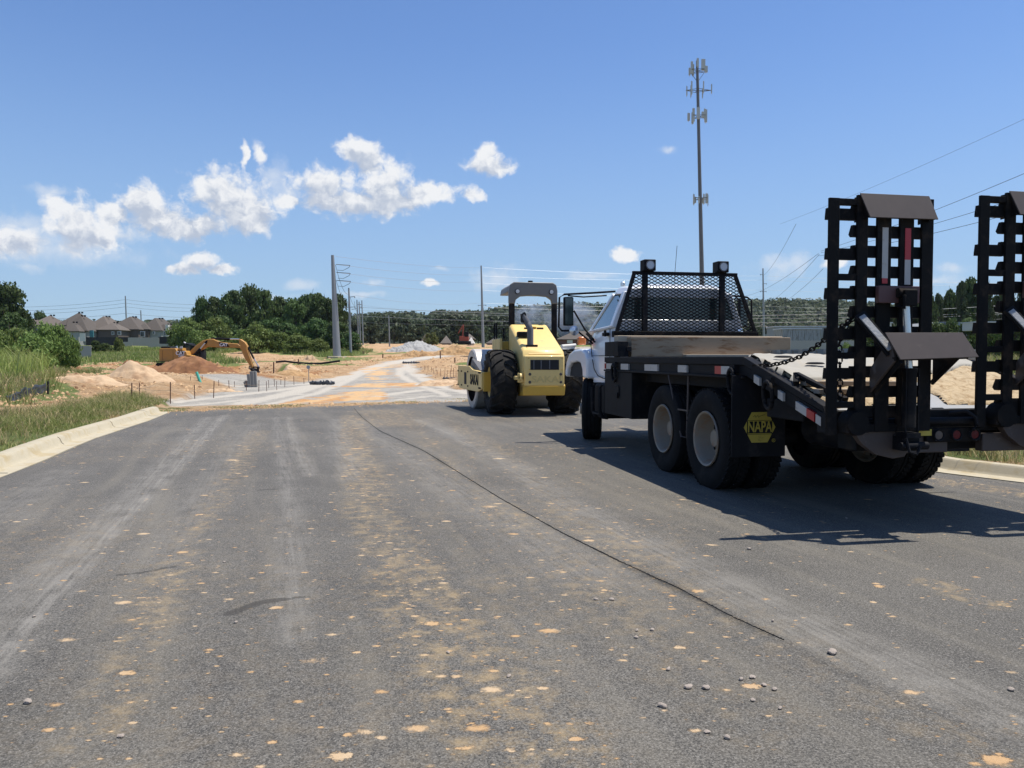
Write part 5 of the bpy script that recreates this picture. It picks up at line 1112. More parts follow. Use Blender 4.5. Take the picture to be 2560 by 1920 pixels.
# ================================================================ soil and gravel heaps
def heap(px, py, wpx, hpx, Y, mt, name, label, cat='heap', dr=.7, sharp=1., group=None, seed=0, skew=0., res=70, yofs=0.):
    c = at(px, py, Y); rx = wpx / F * Y / 2; h = hpx / F * Y; ry = rx * dr
    g = np.linspace(-1.15, 1.15, res); gx, gy = np.meshgrid(g, g, indexing='ij')
    r = np.hypot(gx - skew * np.maximum(0, 1 - np.hypot(gx, gy)), gy)
    X = gx * rx + c.x; Yy = gy * ry + Y
    z = np.clip(1 - r, 0, None) ** sharp * h * 1.12; z = np.where(z > .86 * h, .86 * h + (z - .86 * h) * .4, z)
    n = (fbm(X + seed * 13, Yy, 1.1 / max(rx, 1) * 3, 5) - .5) * h * .34 + (fbm(X, Yy + seed * 7, 2.6, 5) - .5) * .42 * max(.6, min(2, Y / 60))
    z = z + n * np.clip((1.1 - r) * 3, 0, 1); base = hz(X, Yy); z = np.where(r > 1.08, -.25, z)
    V = np.stack([X, Yy, base + z - .04], -1).reshape(-1, 3); V[:, 0] -= c.x; V[:, 1] -= Y; bz = float(hz(c.x, Y)); V[:, 2] -= bz
    i = np.arange(res * res).reshape(res, res); Q = np.stack([i[:-1, :-1].ravel(), i[1:, :-1].ravel(), i[1:, 1:].ravel(), i[:-1, 1:].ravel()], 1)
    o = np_mesh(name, V, Q, mt, smooth=True); o.location = (c.x, Y, bz); return tag(o, label, cat, group)
M_['redsoil'] = mat('red_brown_soil', (.25, .12, .052), .95, var=.35, vscale=1.6, dirt=(.14, .06, .03), damt=.45, dscale=.8, bump=1., bscale=6)
M_['sandsoil'] = mat('pale_sand_soil', (.48, .34, .21), .95, var=.25, vscale=2.2, dirt=(.29, .17, .09), damt=.45, dscale=.9, bump=1., bscale=7)
M_['tansoil'] = mat('tan_soil', (.40, .25, .12), .95, var=.25, vscale=.8, dirt=(.26, .14, .06), damt=.4, dscale=.5, bump=1., bscale=5)
M_['ggrav'] = mat('grey_gravel_heap', (.33, .325, .31), .95, var=.15, vscale=1., bump=.8, bscale=10)
heap(477, 947, 250, 44, 52, M_['redsoil'], 'soil_heap', 'large red brown soil heap in front of the excavator', dr=.5, sharp=.8, seed=1, group='soil heaps')
heap(330, 938, 110, 33, 60, M_['redsoil'], 'soil_heap', 'smaller red brown soil heap left of the large one', dr=.55, sharp=.9, seed=2, group='soil heaps')
heap(198, 936, 70, 16, 57, M_['redsoil'], 'soil_heap', 'low dark red soil heap furthest left', dr=.6, sharp=.8, seed=3, group='soil heaps')
heap(565, 945, 90, 22, 56, M_['redsoil'], 'soil_heap', 'low red soil bank between the excavator bucket and the big heap', dr=.5, sharp=.7, seed=4, group='soil heaps')
heap(672, 935, 60, 20, 84, M_['redsoil'], 'soil_heap', 'small orange soil heap right of the excavator bucket', dr=.5, sharp=.7, seed=44, group='soil heaps')
heap(352, 972, 175, 40, 34, M_['sandsoil'], 'sand_heap', 'pointed pale sand heap in front of the red soil', dr=.6, sharp=.95, seed=5, group='soil heaps', skew=-.1)
heap(775, 896, 38, 16, 108, M_['sandsoil'], 'sand_heap', 'small conical sand heap left of the wide grey pole', dr=.8, seed=6, group='soil heaps')
heap(1045, 872, 125, 24, 165, M_['ggrav'], 'gravel_heap', 'tall grey gravel heap in the distance', dr=.6, sharp=.8, seed=7)
heap(1002, 874, 80, 14, 162, M_['ggrav'], 'gravel_heap', 'low grey gravel heap left of the tall one', dr=.6, sharp=.7, seed=8)
heap(1140, 878, 130, 26, 140, M_['tansoil'], 'soil_heap', 'tan soil heap behind the roller drum', dr=.5, sharp=.9, seed=9, group='far soil heaps')
heap(1045, 884, 90, 15, 135, M_['tansoil'], 'soil_heap', 'dark tan soil heap in front of the grey gravel', dr=.5, sharp=.7, seed=10, group='far soil heaps')
heap(1190, 866, 40, 7, 150, M_['sandsoil'], 'sand_heap', 'pale sand heap just above the roller drum', dr=.6, sharp=.7, seed=12, group='far soil heaps')
heap(985, 890, 60, 8, 118, M_['tansoil'], 'soil_heap', 'very low brown soil ridge beside the curving gravel road', dr=.5, sharp=.7, seed=11, group='far soil heaps')
heap(1095, 951, 110, 16, 38, M_['sandsoil'], 'soil_bank', 'low sandy bank beside the roller drum', 'soil bank', dr=1.2, sharp=.6, seed=13)
heap(560, 975, 110, 9, 31, M_['sandsoil'], 'soil_bank', 'low sandy bank behind the left gravel', 'soil bank', dr=.35, sharp=.6, seed=14)
heap(230, 995, 190, 20, 26.5, M_['sandsoil'], 'soil_bank', 'lumpy pale bank behind the black silt fence', 'soil bank', dr=.45, sharp=.6, seed=15)
heap(700, 925, 120, 18, 66, M_['sandsoil'], 'soil_bank', 'rumpled pale bank right of the excavator bucket', 'soil bank', dr=.6, sharp=.6, seed=16)
heap(745, 948, 120, 14, 50, M_['tansoil'], 'soil_bank', 'brown clod bank beside the round sign', 'soil bank', dr=.4, sharp=.6, seed=17)

# ================================================================ poles, tower, wires
LEAN = -.022
def pole(px, ptop, pbot, Y, rb, rt, name, label, m='galv', group='power poles', arms=(), base=None, sides=12):
    b_ = at(px, pbot, Y); gz = float(hz(b_.x, Y)); t_ = at(px, ptop, Y); hgt = t_.z - gz
    root = empty(name, (b_.x, Y, gz)); tag(root, label, 'pole', group)
    tip = Vector((LEAN * hgt, 0, hgt)); m_ = MB(); m_.tube([(0, 0, -.5), tip * .5, tip], [rb, (rb + rt) / 2, rt], sides); m_.build('shaft', M_[m], root, smooth=True)
    for (f, w_, side) in arms:
        a_ = MB(); p = tip * f
        x0, x1 = (0, w_) if side == 1 else ((-w_, 0) if side == -1 else (-w_, w_)); a_.bar(p + Vector((x0, 0, 0)), p + Vector((x1, 0, w_ * .12)), .12, .12); arm_ = a_.build('cross_arm', M_[m], root)
        for xx in ([x0, x1] if side == 0 else [x1 if side == 1 else x0]):
            i_ = MB(); i_.lathe([(-.25, .05), (-.2, .12), (-.12, .05), (-.05, .12), (.03, .05), (.05, 0)], 8, 'z', p + Vector((xx, 0, .1))); i_.build('insulator', M_['grey'], arm_)
    if base: m_ = MB(); m_.lathe([(-.6, base), (.15, base), (.22, base * .94), (.22, 0)], 20, 'z'); m_.build('footing', M_['conc'], root)
    return root, b_.x, gz, tip
LEAN = -.038
P1_, x1_, g1_, t1_ = pole(843, 638, 895, 122, .66, .24, 'steel_pole', 'widest tapered grey steel pole on a pale concrete footing', base=1.5, sides=12)
def att(Pinfo, py, off=(0, 0, 0)):
    root, x, g, tip = Pinfo; Y = root.location.y; z = at(0, py, Y).z; f = (z - g) / tip.z; return Vector((x + tip.x * f + off[0], Y + off[1], z + off[2]))
A1 = (P1_, x1_, g1_, t1_); LEAN = -.024
A2 = pole(877, 720, 884, 150, .28, .15, 'steel_pole', 'second grey pole just right of the widest one', arms=((.86, 1.1, 1), (.70, 1.1, 0), (.58, 1.0, 1)))
A3 = pole(896, 750, 866, 205, .23, .14, 'steel_pole', 'third pole of the receding row', arms=((.8, 1.4, -1), (.9, 1., 1)))
A4 = pole(901, 754, 862, 232, .22, .15, 'steel_pole', 'fourth pole, first of the twin pair at the row end', arms=((.85, .9, 1),))
A5 = pole(908, 751, 860, 240, .22, .15, 'steel_pole', 'last pole, second of the twin pair at the row end', arms=((.85, .9, -1), (.7, .9, -1)))
A6 = pole(974, 788, 866, 205, .20, .14, 'wood_pole', 'short thin wooden pole in front of the far trees', m='galv')
A7 = pole(1208, 664, 862, 200, .42, .18, 'steel_pole', 'tall grey pole directly behind the roller drum', arms=((.512, 1.0, 0),))
A8 = pole(1910, 671, 850, 215, .34, .17, 'steel_pole', 'grey pole with short arms between the truck cab and the ramps', arms=((.92, .7, -1), (.80, .9, 1), (.70, .8, 0)))
A9 = pole(318, 740, 845, 300, .32, .22, 'steel_pole', 'slim pole rising above the house roofs on the left')
A10 = pole(355, 776, 845, 330, .30, .22, 'steel_pole', 'shorter slim pole just right of the one over the roofs')
A11 = pole(2092, 612, 870, 90, .22, .15, 'wood_pole', 'pole mostly hidden behind the near ramp, with a small side arm', m='bark', arms=((.915, 1.0, -1),))
M_['wire'] = mat('aluminium_wire', (.42, .43, .44), .4, metal=.4)
M_['wired'] = mat('dark_wire', (.05, .05, .055), .6)
def wire(a, b_, sag, r, label, m='wire', n=16, group=None):
    a = Vector(a); b_ = Vector(b_); pts = []
    for i in range(n + 1): t_ = i / n; p = a.lerp(b_, t_); p.z -= sag * 4 * t_ * (1 - t_); pts.append(p)
    o = MB().tube([p - a for p in pts], r, 5).build('power_line', M_[m], None, smooth=True); o.location = a; return tag(o, label, 'power line', group)
k7 = [669, 687, 705, 727, 758, 779]
for i, (pa, pb, sg, ord_) in enumerate(((641, 669, .5, 'topmost'), (661, 687, .6, 'second highest'), (681, 705, .6, 'third highest'), (701, 727, .6, 'fourth highest'))):
    wire(att(A1, pa, (.5, 0, 0)), att(A7, pb, (-.5, 0, 0)), sg, .022, ord_ + ' wire from the widest pole to the pole behind the roller', 'wire', group='wires to the pole behind the roller')
    if i:
        ins = MB(); p = att(A1, pa, (.5, 0, 0)); ins.tube([p - P1_.location, p - P1_.location + Vector((2.2, 0, -.15))], .05, 8); ins.build('string_insulator', M_['grey'], P1_, smooth=True)
        j_ = MB(); q0 = p - P1_.location; j_.tube([q0 + Vector((.2, 0, -.9)), q0 + Vector((1.1, 0, -.95)), q0 + Vector((2.0, 0, -.5)), q0 + Vector((2.2, 0, -.15))], .035, 6); j_.build('jumper_wire', M_['wired'], P1_, smooth=True)
wire(att(A2, 738, (1.1, 0, 0)), att(A7, 758, (-.9, 0, 0)), .9, .022, 'wire from the second pole to the pole behind the roller'); wire(att(A5, 763), att(A7, 779, (0, 0, 0)), .7, .022, 'wire from the row end to the pole behind the roller')
for i, (pa, (qx, qy), ord_) in enumerate(((662, (838, 690), 'upper'), (700, (838, 730), 'lower'))):
    wire(att(A1, pa, (.4, 0, 0)), att(A2, 735 + 20 * i), 1.4, .03, ord_ + ' dark wire dropping from the widest pole to the second pole', 'wired'); wire(att(A2, 733 + 20 * i, (1.0 * i, 0, 0)), att(A3, 762 + 8 * i), 1.2, .03, ord_ + ' dark wire from the second pole to the third pole', 'wired')
for i, (pa, pb) in enumerate(((669, 690), (690, 700), (708, 725), (726, 742), (758, 766), (768, 776))):
    wire(att(A7, pa, (.4, 0, 0)), att(A8, pb, (-.4, 0, 0)), .55, .020, ('first', 'second', 'third', 'fourth', 'fifth', 'sixth')[i] + ' wire from the top between the roller pole and the truck pole', 'wire')
    e_ = at(2900, pb + (22 - i * 3), 190); wire(att(A8, pb, (.4, 0, 0)), e_, .6, .020, ('first', 'second', 'third', 'fourth', 'fifth', 'sixth')[i] + ' wire from the top running right from the truck pole', 'wire')
# two bright lines crossing low over the whole site, and thinner ones above and below
for (ya, yb, yc, r, lb) in ((768, 795, 762, .035, 'brighter upper line crossing low behind the vehicles'), (776, 797, 785, .022, 'thin line crossing low just above the brightest one'), (790, 812, 784, .032, 'brighter lower line crossing low behind the vehicles'), (806, 818, 800, .015, 'faint lowest line crossing the far trees')):
    a = at(897, ya, 190); m__ = at(1560, yb - 6, 150); c = at(2900, yc - 28, 120)
    o1 = wire(a, m__, .4, r, lb + ', left span'); o2 = wire(m__, c, 1.2, r * .9, lb + ', right span')
for (pa, pb, lb, r) in (((2560, 292), (1950, 560), 'thin wire sloping up to the top right corner, highest', .010), ((2620, 405), (2052, 628), 'dark wire sloping up behind the ramps, second from top', .018), ((2620, 474), (2052, 632), 'dark wire sloping up behind the ramps, third from top', .018), ((2600, 522), (2046, 640), 'dark wire sloping up behind the ramps, lowest', .018)):
    wire(at(pb[0], pb[1], 90), at(pa[0] + (120 if pa[0] < 2600 else 60), pa[1] - (50 if pa[0] < 2600 else 22), 45), .3, r, lb, 'wired')
for (pa, pb, Yb, lb) in (((2046, 634), (1860, 740), 215, 'steep dark wire falling left from the hidden pole, upper'), ((2048, 636), (1905, 765), 215, 'steep dark wire falling left from the hidden pole, middle'), ((2058, 672), (1930, 765), 215, 'steep dark wire falling left from the hidden pole, lower'), ((1990, 560), (1906, 690), 215, 'very faint wire high left of the ramps')):
    wire(at(pa[0], pa[1], 90), at(pb[0], pb[1], Yb), 1.0, .022, lb, 'wired')
for i, (yl, yp, yr_) in enumerate(((762, 749, 760), (771, 758, 769), (779, 767, 778), (792, 783, 792))):
    o_ = ('highest', 'second', 'third', 'lowest')[i]
    wire(at(-100, yl + 2, 330), att(A9, yp), 1.6, .045, o_ + ' wire left of the pole over the roofs', 'wired'); wire(att(A9, yp), at(560, yr_ + 1, 330), .8, .045, o_ + ' wire right of the pole over the roofs', 'wired')
# cell tower
TY = 150.; tb = at(1757, 880, TY); tg = float(hz(tb.x, TY)); M_['tower'] = mat('tower_steel', (.13, .13, .13), .6, metal=.2); tw = empty('cell_tower', (tb.x, TY, tg)); tag(tw, 'very tall slender monopole tower carrying four rings of antennas', 'cell tower')
def tz(py): return at(0, py, TY).z - tg
def tx(py): return (at(1743 + (py - 160) * .0222, py, TY).x - tb.x)
sh_t = MB(); ys_ = [900, 620, 430, 205, 152]; sh_t.tube([(tx(y), 0, tz(y)) for y in ys_], [.55, .40, .33, .27, .23], 14); sh_t.build('shaft', M_['tower'], tw, smooth=True)
M_['ant'] = mat('antenna_panel', (.46, .47, .42), .6, var=.15); 
def ring(py, panels, arms, name='antenna_ring'):
    r_ = MB(); zc = tz(py); xc = tx(py)
    for (a0, rad) in arms: r_.bar((xc, 0, zc), (xc + rad * math.cos(a0), rad * math.sin(a0), zc), .09, .09)
    for k in range(len(arms)):
        a, b_ = arms[k], arms[(k + 1) % len(arms)]; r_.bar((xc + a[1] * math.cos(a[0]), a[1] * math.sin(a[0]), zc), (xc + b_[1] * math.cos(b_[0]), b_[1] * math.sin(b_[0]), zc), .07, .07)
    rr = r_.build('antenna_mount', M_['tower'], tw)
    for (dx, dy, yt, yb, w_) in panels:
        p = MB(); x = dx / F * TY; w_ *= 1.35; p.box(xc + x - w_ / 2, xc + x + w_ / 2, dy - .1, dy + .1, tz(yb), tz(yt)); p.tube([(xc + x, dy + .18, tz(yb) - .2), (xc + x, dy + .18, tz(yt) + .2)], .04, 6); p.build('antenna_panel', M_['ant'], rr)
A3_ = [(.3, 1.6), (2.2, 1.6), (3.9, 1.7), (5.4, 1.6)]
ring(178, [(-16, -.8, 158, 186, .3), (-9, .6, 158, 186, .3), (-3, -1.2, 152, 172, .3), (12, -.8, 152, 180, .55), (22, .2, 164, 180, .45), (4, 1.2, 160, 180, .3), (-18, .4, 168, 186, .25)], A3_)
br_ = MB(); 
for sx in (-1, 1): br_.bar((tx(205), 0, tz(205)), (tx(182) + sx * 1.3, 0, tz(182)), .08, .08)
br_.build('knee_brace', M_['tower'], tw)
ring(226, [(-27, 0, 216, 239, .14), (-18, -1, 208, 240, .18), (-14, 1, 210, 238, .12), (11, -1, 208, 236, .14), (15, 1, 218, 240, .12), (34, 0, 211, 233, .14)], [(0, 2.6), (1.8, 1.2), (3.14, 2.3), (4.6, 1.2)])
ring(292, [(-24, 0, 283, 302, .35), (-15, -1, 275, 308, .32), (-12, .8, 278, 306, .3), (-4, -1.3, 274, 302, .42), (4, 1, 278, 300, .35), (13, -.9, 276, 302, .25), (19, .2, 273, 305, .38), (8, -1.1, 284, 298, .4)], A3_)
ring(497, [(-17, -.4, 487, 512, .22), (-11, .9, 490, 505, .4), (6, -1., 488, 512, .2), (10, .8, 494, 506, .4), (16, 0, 484, 508, .36), (21, .5, 486, 512, .1), (-6, -1, 494, 510, .2)], A3_)
# ================================================================ trees
LM = {'dk': leafmat('oak_leaves', (.036, .066, .017), (.092, .142, .038)), 'md': leafmat('broad_leaves', (.052, .086, .022), (.12, .168, .045)), 'wl': leafmat('willow_leaves', (.10, .15, .034), (.19, .25, .065)),
      'far': leafmat('far_leaves', (.048, .068, .036), (.085, .105, .052), .08), 'pine': leafmat('pine_needles', (.032, .052, .02), (.085, .105, .04)), 'yl': leafmat('yellow_green_leaves', (.09, .11, .025), (.17, .18, .05))}
def crown_mesh(name, nl, nleaf, size, mt, shape='round', seed=0, H=1., sq=.8):
    """unit crown: radius ~1, height ~ 2*sq, origin at its base"""
    r = np.random.default_rng(seed); L = []
    for i in range(nl):
        if shape == 'cone': h = r.random() ** .8; rad = (1 - h) * .75 + .12; a = r.random() * 6.28; c = (rad * math.cos(a) * r.random() ** .5, rad * math.sin(a) * r.random() ** .5, h * 2.0 * sq + .1); lr = .16 + .16 * (1 - h)
        elif shape == 'shrub': a = r.random() * 6.28; q = r.random() ** .5; h = r.random(); c = (.72 * q * math.cos(a), .72 * q * math.sin(a), (.15 + .8 * h * (1 - .45 * q)) * 1.5 * sq + .1); lr = .20 + .16 * r.random()
        else: a = r.random() * 6.28; q = r.random() ** .6; h = r.random(); k = math.sin(math.pi * (.18 + .74 * h)); c = (.80 * q * k * math.cos(a), .80 * q * k * math.sin(a), (.10 + .85 * h) * 2 * sq); lr = .17 + .17 * r.random()
        L.append((*c, lr))
    L = np.array(L); li = r.integers(0, nl, nleaf); d = r.normal(size=(nleaf, 3)); d /= np.linalg.norm(d, axis=1)[:, None]
    d[:, 2] = np.abs(d[:, 2]) * np.where(r.random(nleaf) < .78, 1, -1)
    rad = L[li, 3] * (.62 + .5 * r.random(nleaf)); C = L[li, :3] + d * rad[:, None] * np.array([1.15, 1.15, .8])
    C[:, 2] = np.maximum(C[:, 2], .02)
    n = d + r.normal(size=(nleaf, 3)) * .55; n /= np.linalg.norm(n, axis=1)[:, None]; t = np.cross(n, r.normal(size=(nleaf, 3))); t /= np.linalg.norm(t, axis=1)[:, None]; b_ = np.cross(n, t)
    s = (size * (.55 + .9 * r.random(nleaf)))[:, None]
    V = np.stack([C - t * s - b_ * s * .5, C + t * s * .3 - b_ * s * .8, C + t * s + b_ * s * .4, C - t * s * .2 + b_ * s * .9], 1).reshape(-1, 3)
    return np_mesh(name, V, np.arange(nleaf * 4).reshape(-1, 4), mt, link=False)
def trunk_mesh(name, seed, forks=4):
    r = random.Random(seed); m_ = MB(); m_.tube([(0, 0, -.1), (.02, .01, .35), (r.uniform(-.05, .05), 0, .8)], [.06, .045, .03], 7)
    for k in range(forks): a = r.uniform(0, 6.28); z = r.uniform(.35, .75); q = r.uniform(.25, .5); m_.tube([(0, 0, z), (q * .5 * math.cos(a), q * .5 * math.sin(a), z + .25), (q * math.cos(a), q * math.sin(a), z + r.uniform(.4, .7))], [.028, .018, .008], 5)
    o = m_.build('trunk', M_['bark'], None, smooth=True); me = o.data; bpy.data.objects.remove(o); return me
TR = [trunk_mesh('trunk', i) for i in range(3)]
CR = {'dk': [crown_mesh('crown', 46, 5200, .050, LM['dk'], seed=i) for i in range(4)], 'md': [crown_mesh('crown', 40, 4600, .052, LM['md'], seed=10 + i) for i in range(3)],
      'wl': [crown_mesh('crown', 42, 5200, .045, LM['wl'], 'shrub', seed=20 + i) for i in range(4)], 'fm': [crown_mesh('crown', 26, 1300, .085, LM['far'], seed=30 + i) for i in range(5)],
      'pine': [crown_mesh('crown', 46, 4200, .046, LM['pine'], 'cone', seed=40 + i) for i in range(3)], 'yl': [crown_mesh('crown', 34, 2600, .06, LM['yl'], 'shrub', seed=50)]}
def tree(px, pbot, ptop, wpx, Y, kind, label, name='tree', cat='tree', group=None, vi=None, low=.0):
    b_ = at(px, pbot, Y); gz = float(hz(b_.x, Y)) - .1; top = at(px, ptop, Y).z; h = top - gz; rx = wpx / F * Y / 2
    root = empty(name, (b_.x, Y, gz), random.uniform(0, 6.28)); tag(root, label, cat, group)
    me = CR[kind][(vi if vi is not None else random.randrange(99)) % len(CR[kind])]; bz = h * low
    zmax = max(v.co.z for v in me.vertices[::37]) if 0 else {'dk': 1.75, 'md': 1.75, 'wl': 1.45, 'fm': 1.75, 'pine': 1.85, 'yl': 1.4}[kind]
    c = bpy.data.objects.new('crown', me); COL.objects.link(c); c.parent = root; c.location = (0, 0, bz); c.scale = (rx, rx, (h - bz) / zmax)
    t_ = bpy.data.objects.new('trunk', TR[random.randrange(3)]); COL.objects.link(t_); t_.parent = root; t_.scale = (max(rx * .9, 1), max(rx * .9, 1), h * .75); return root
g_ = 'dark trees of the wood behind the excavator'
for px, pb, pt, w_, Y, k, lb in [
    (505, 868, 742, 60, 196, 'dk', 'airy tree at the left edge of the middle wood'), (535, 868, 735, 80, 200, 'dk', 'dark tree second from the left in the middle wood'), (585, 868, 722, 90, 198, 'dk', 'tall dark tree with pointed top in the middle wood, left'),
    (625, 868, 712, 85, 205, 'dk', 'tallest tree of the middle wood'), (665, 868, 716, 80, 200, 'md', 'greener tall tree right of the tallest'), (700, 868, 735, 80, 202, 'dk', 'tree in the dip of the wood skyline'),
    (740, 868, 745, 80, 196, 'md', 'mid green tree above the round bushes'), (765, 868, 720, 85, 205, 'dk', 'tall tree left of the widest pole'), (795, 868, 730, 80, 200, 'dk', 'dark tree just left of the widest pole'),
    (825, 868, 732, 80, 198, 'dk', 'brownish tree behind the widest pole'), (848, 870, 728, 62, 203, 'dk', 'tree at the right end of the middle wood'), (560, 870, 790, 90, 180, 'dk', 'lower dark tree in front of the wood, left'), (690, 870, 790, 110, 183, 'dk', 'lower dark tree in front of the wood, centre'),
    (790, 872, 790, 90, 178, 'dk', 'lower dark tree in front of the wood, right'), (840, 874, 800, 80, 172, 'dk', 'lower dark tree beside the widest pole'), (880, 874, 830, 60, 165, 'dk', 'small dark tree between the two nearest poles')]:
    tree(px, pb, pt, w_, Y, k, lb, 'oak_tree', 'tree', g_, low=.06 if pt < 780 else 0)
g_ = 'light green willow bushes'
for px, pb, pt, w_, Y, lb in [(470, 872, 785, 85, 158, 'willow bush right of the houses'), (438, 868, 800, 50, 165, 'smaller willow bush touching the last house'), (535, 874, 782, 90, 160, 'willow bush behind the excavator cab'), (500, 874, 815, 90, 152, 'low willow bush behind the boom foot'),
    (645, 876, 800, 95, 150, 'broad round willow bush over the stick end'), (612, 876, 812, 60, 150, 'narrow willow bush left of the broad one'), (700, 876, 820, 70, 152, 'low willow bush right of the broad one'), (745, 878, 830, 80, 148, 'lowest rounded bush before the wood'), (795, 880, 842, 60, 145, 'small bush near the foot of the widest pole'),
    (40, 880, 800, 110, 62, 'large willow bush at the left edge'), (105, 882, 795, 100, 60, 'willow bush in the middle of the left thicket'), (150, 880, 800, 80, 62, 'willow bush at the right end of the left thicket'), (0, 892, 820, 90, 56, 'willow bush cut by the left picture edge'), (-50, 890, 800, 120, 58, 'willow bush just outside the left edge'), (75, 885, 825, 130, 57, 'low front willow bush of the left thicket'), (172, 884, 828, 60, 60, 'lowest willow bush beside the first house')]:
    tree(px, pb, pt, w_, Y, 'wl', lb, 'willow_bush', 'bush', g_)
for px, pb, pt, w_, Y, k, lb in [(20, 845, 708, 110, 150, 'dk', 'big dark oak at the left edge above the bushes'), (-40, 850, 715, 120, 150, 'dk', 'dark oak cut by the left edge'), (60, 850, 770, 60, 155, 'dk', 'lower shoulder of trees right of the big oak'), (100, 845, 778, 55, 260, 'dk', 'dark tree behind the first roof'), (30, 850, 775, 90, 140, 'dk', 'dark undergrowth tree below the big oak')]:
    tree(px, pb, pt, w_, Y, k, lb, 'oak_tree', 'tree', 'dark trees at the left edge', low=.05)
tree(297, 868, 837, 26, 150, 'yl', 'small bright conical bush before the picket fence', 'bush', 'bush'); tree(238, 868, 850, 30, 150, 'dk', 'small dark shrub beside the black fence', 'bush', 'bush')
tree(262, 870, 858, 40, 150, 'dk', 'low dark shrub in front of the third house', 'bush', 'bush')
# middle distance tree line
g_ = 'trees of the far tree line'; k_ = 0
POS = ['leftmost', 'second', 'third', 'fourth', 'fifth', 'sixth', 'seventh', 'eighth', 'ninth', 'tenth', 'eleventh', 'twelfth', 'thirteenth', 'fourteenth', 'fifteenth', 'sixteenth', 'seventeenth', 'eighteenth']
LN = [(890, 800), (925, 795), (950, 785), (985, 782), (1015, 790), (1045, 800), (1075, 795), (1100, 785), (1130, 780), (1165, 783), (1195, 790), (1230, 785), (1262, 788)]
for i, (px, pt) in enumerate(LN): tree(px, 862, pt, 66, 262 + (i * 37) % 30, 'fm', POS[i] + ' tree from the left in the line left of the roller canopy', 'tree', 'tree', g_, low=.03)
LN = [(1880, 800), (1905, 806), (1935, 798), (1965, 804), (1990, 808), (2020, 802), (2050, 806), (2085, 796)]
for i, (px, pt) in enumerate(LN): tree(px, 862, pt + 6, 44, 235 + (i * 29) % 25, 'fm', POS[i] + ' tree from the left above the trailers', 'tree', 'tree', 'trees above the trailers', low=.03)
tree(1078, 858, 825, 40, 215, 'yl', 'yellow green rounded tree in front of the far tree line', 'tree', 'tree')
tree(1108, 862, 820, 40, 240, 'fm', 'dark tree beside the yellow green one', 'tree', 'tree')
tree(1292, 858, 815, 60, 250, 'fm', 'dark tree seen under the roller canopy', 'tree', 'tree')
PN = [(2318, 714, 44), (2345, 730, 40), (2375, 705, 52), (2400, 700, 44), (2425, 688, 56), (2465, 695, 54), (2510, 700, 54), (2555, 690, 60), (2610, 700, 60), (2290, 738, 40), (2255, 745, 44), (2220, 752, 44), (2185, 770, 40), (2150, 778, 40)]
for i, (px, pt, w_) in enumerate(PN): tree(px, 868, pt, w_ + 14, 118 + (i * 7) % 15, 'pine' if i % 2 else 'dk', POS[i] + ' listed tree of the dense grove behind the ramps, top at height ' + ('high', 'middle', 'low')[i % 3] if 0 else ('tall dark tree of the grove seen between the ramps' if i in (0, 1, 2, 3, 4) else ('tall dark tree of the grove right of the second ramp' if i < 9 else 'lower dark tree of the grove behind the near ramp')), 'pine_tree' if i % 2 else 'tree', 'tree', 'grove between the ramps' if i < 5 else ('grove right of the second ramp' if i < 9 else 'grove behind the near ramp'), low=.02)
for i, (px, pt, w_) in enumerate([(2330, 800, 70), (2370, 795, 70), (2420, 790, 80), (2250, 805, 70), (2480, 800, 80), (2190, 810, 70), (2540, 795, 80)]): tree(px, 866, pt, w_, 104, 'md', 'rounded lower broadleaf tree below the tall grove behind the ramps', 'tree', 'tree', 'lower trees of the grove behind the ramps')
tree(2112, 890, 850, 60, 60, 'wl', 'bright green bush seen through the near ramp', 'bush', 'bush'); tree(2040, 890, 862, 60, 62, 'wl', 'bright green bush left of the near ramp behind the chain', 'bush', 'bush')
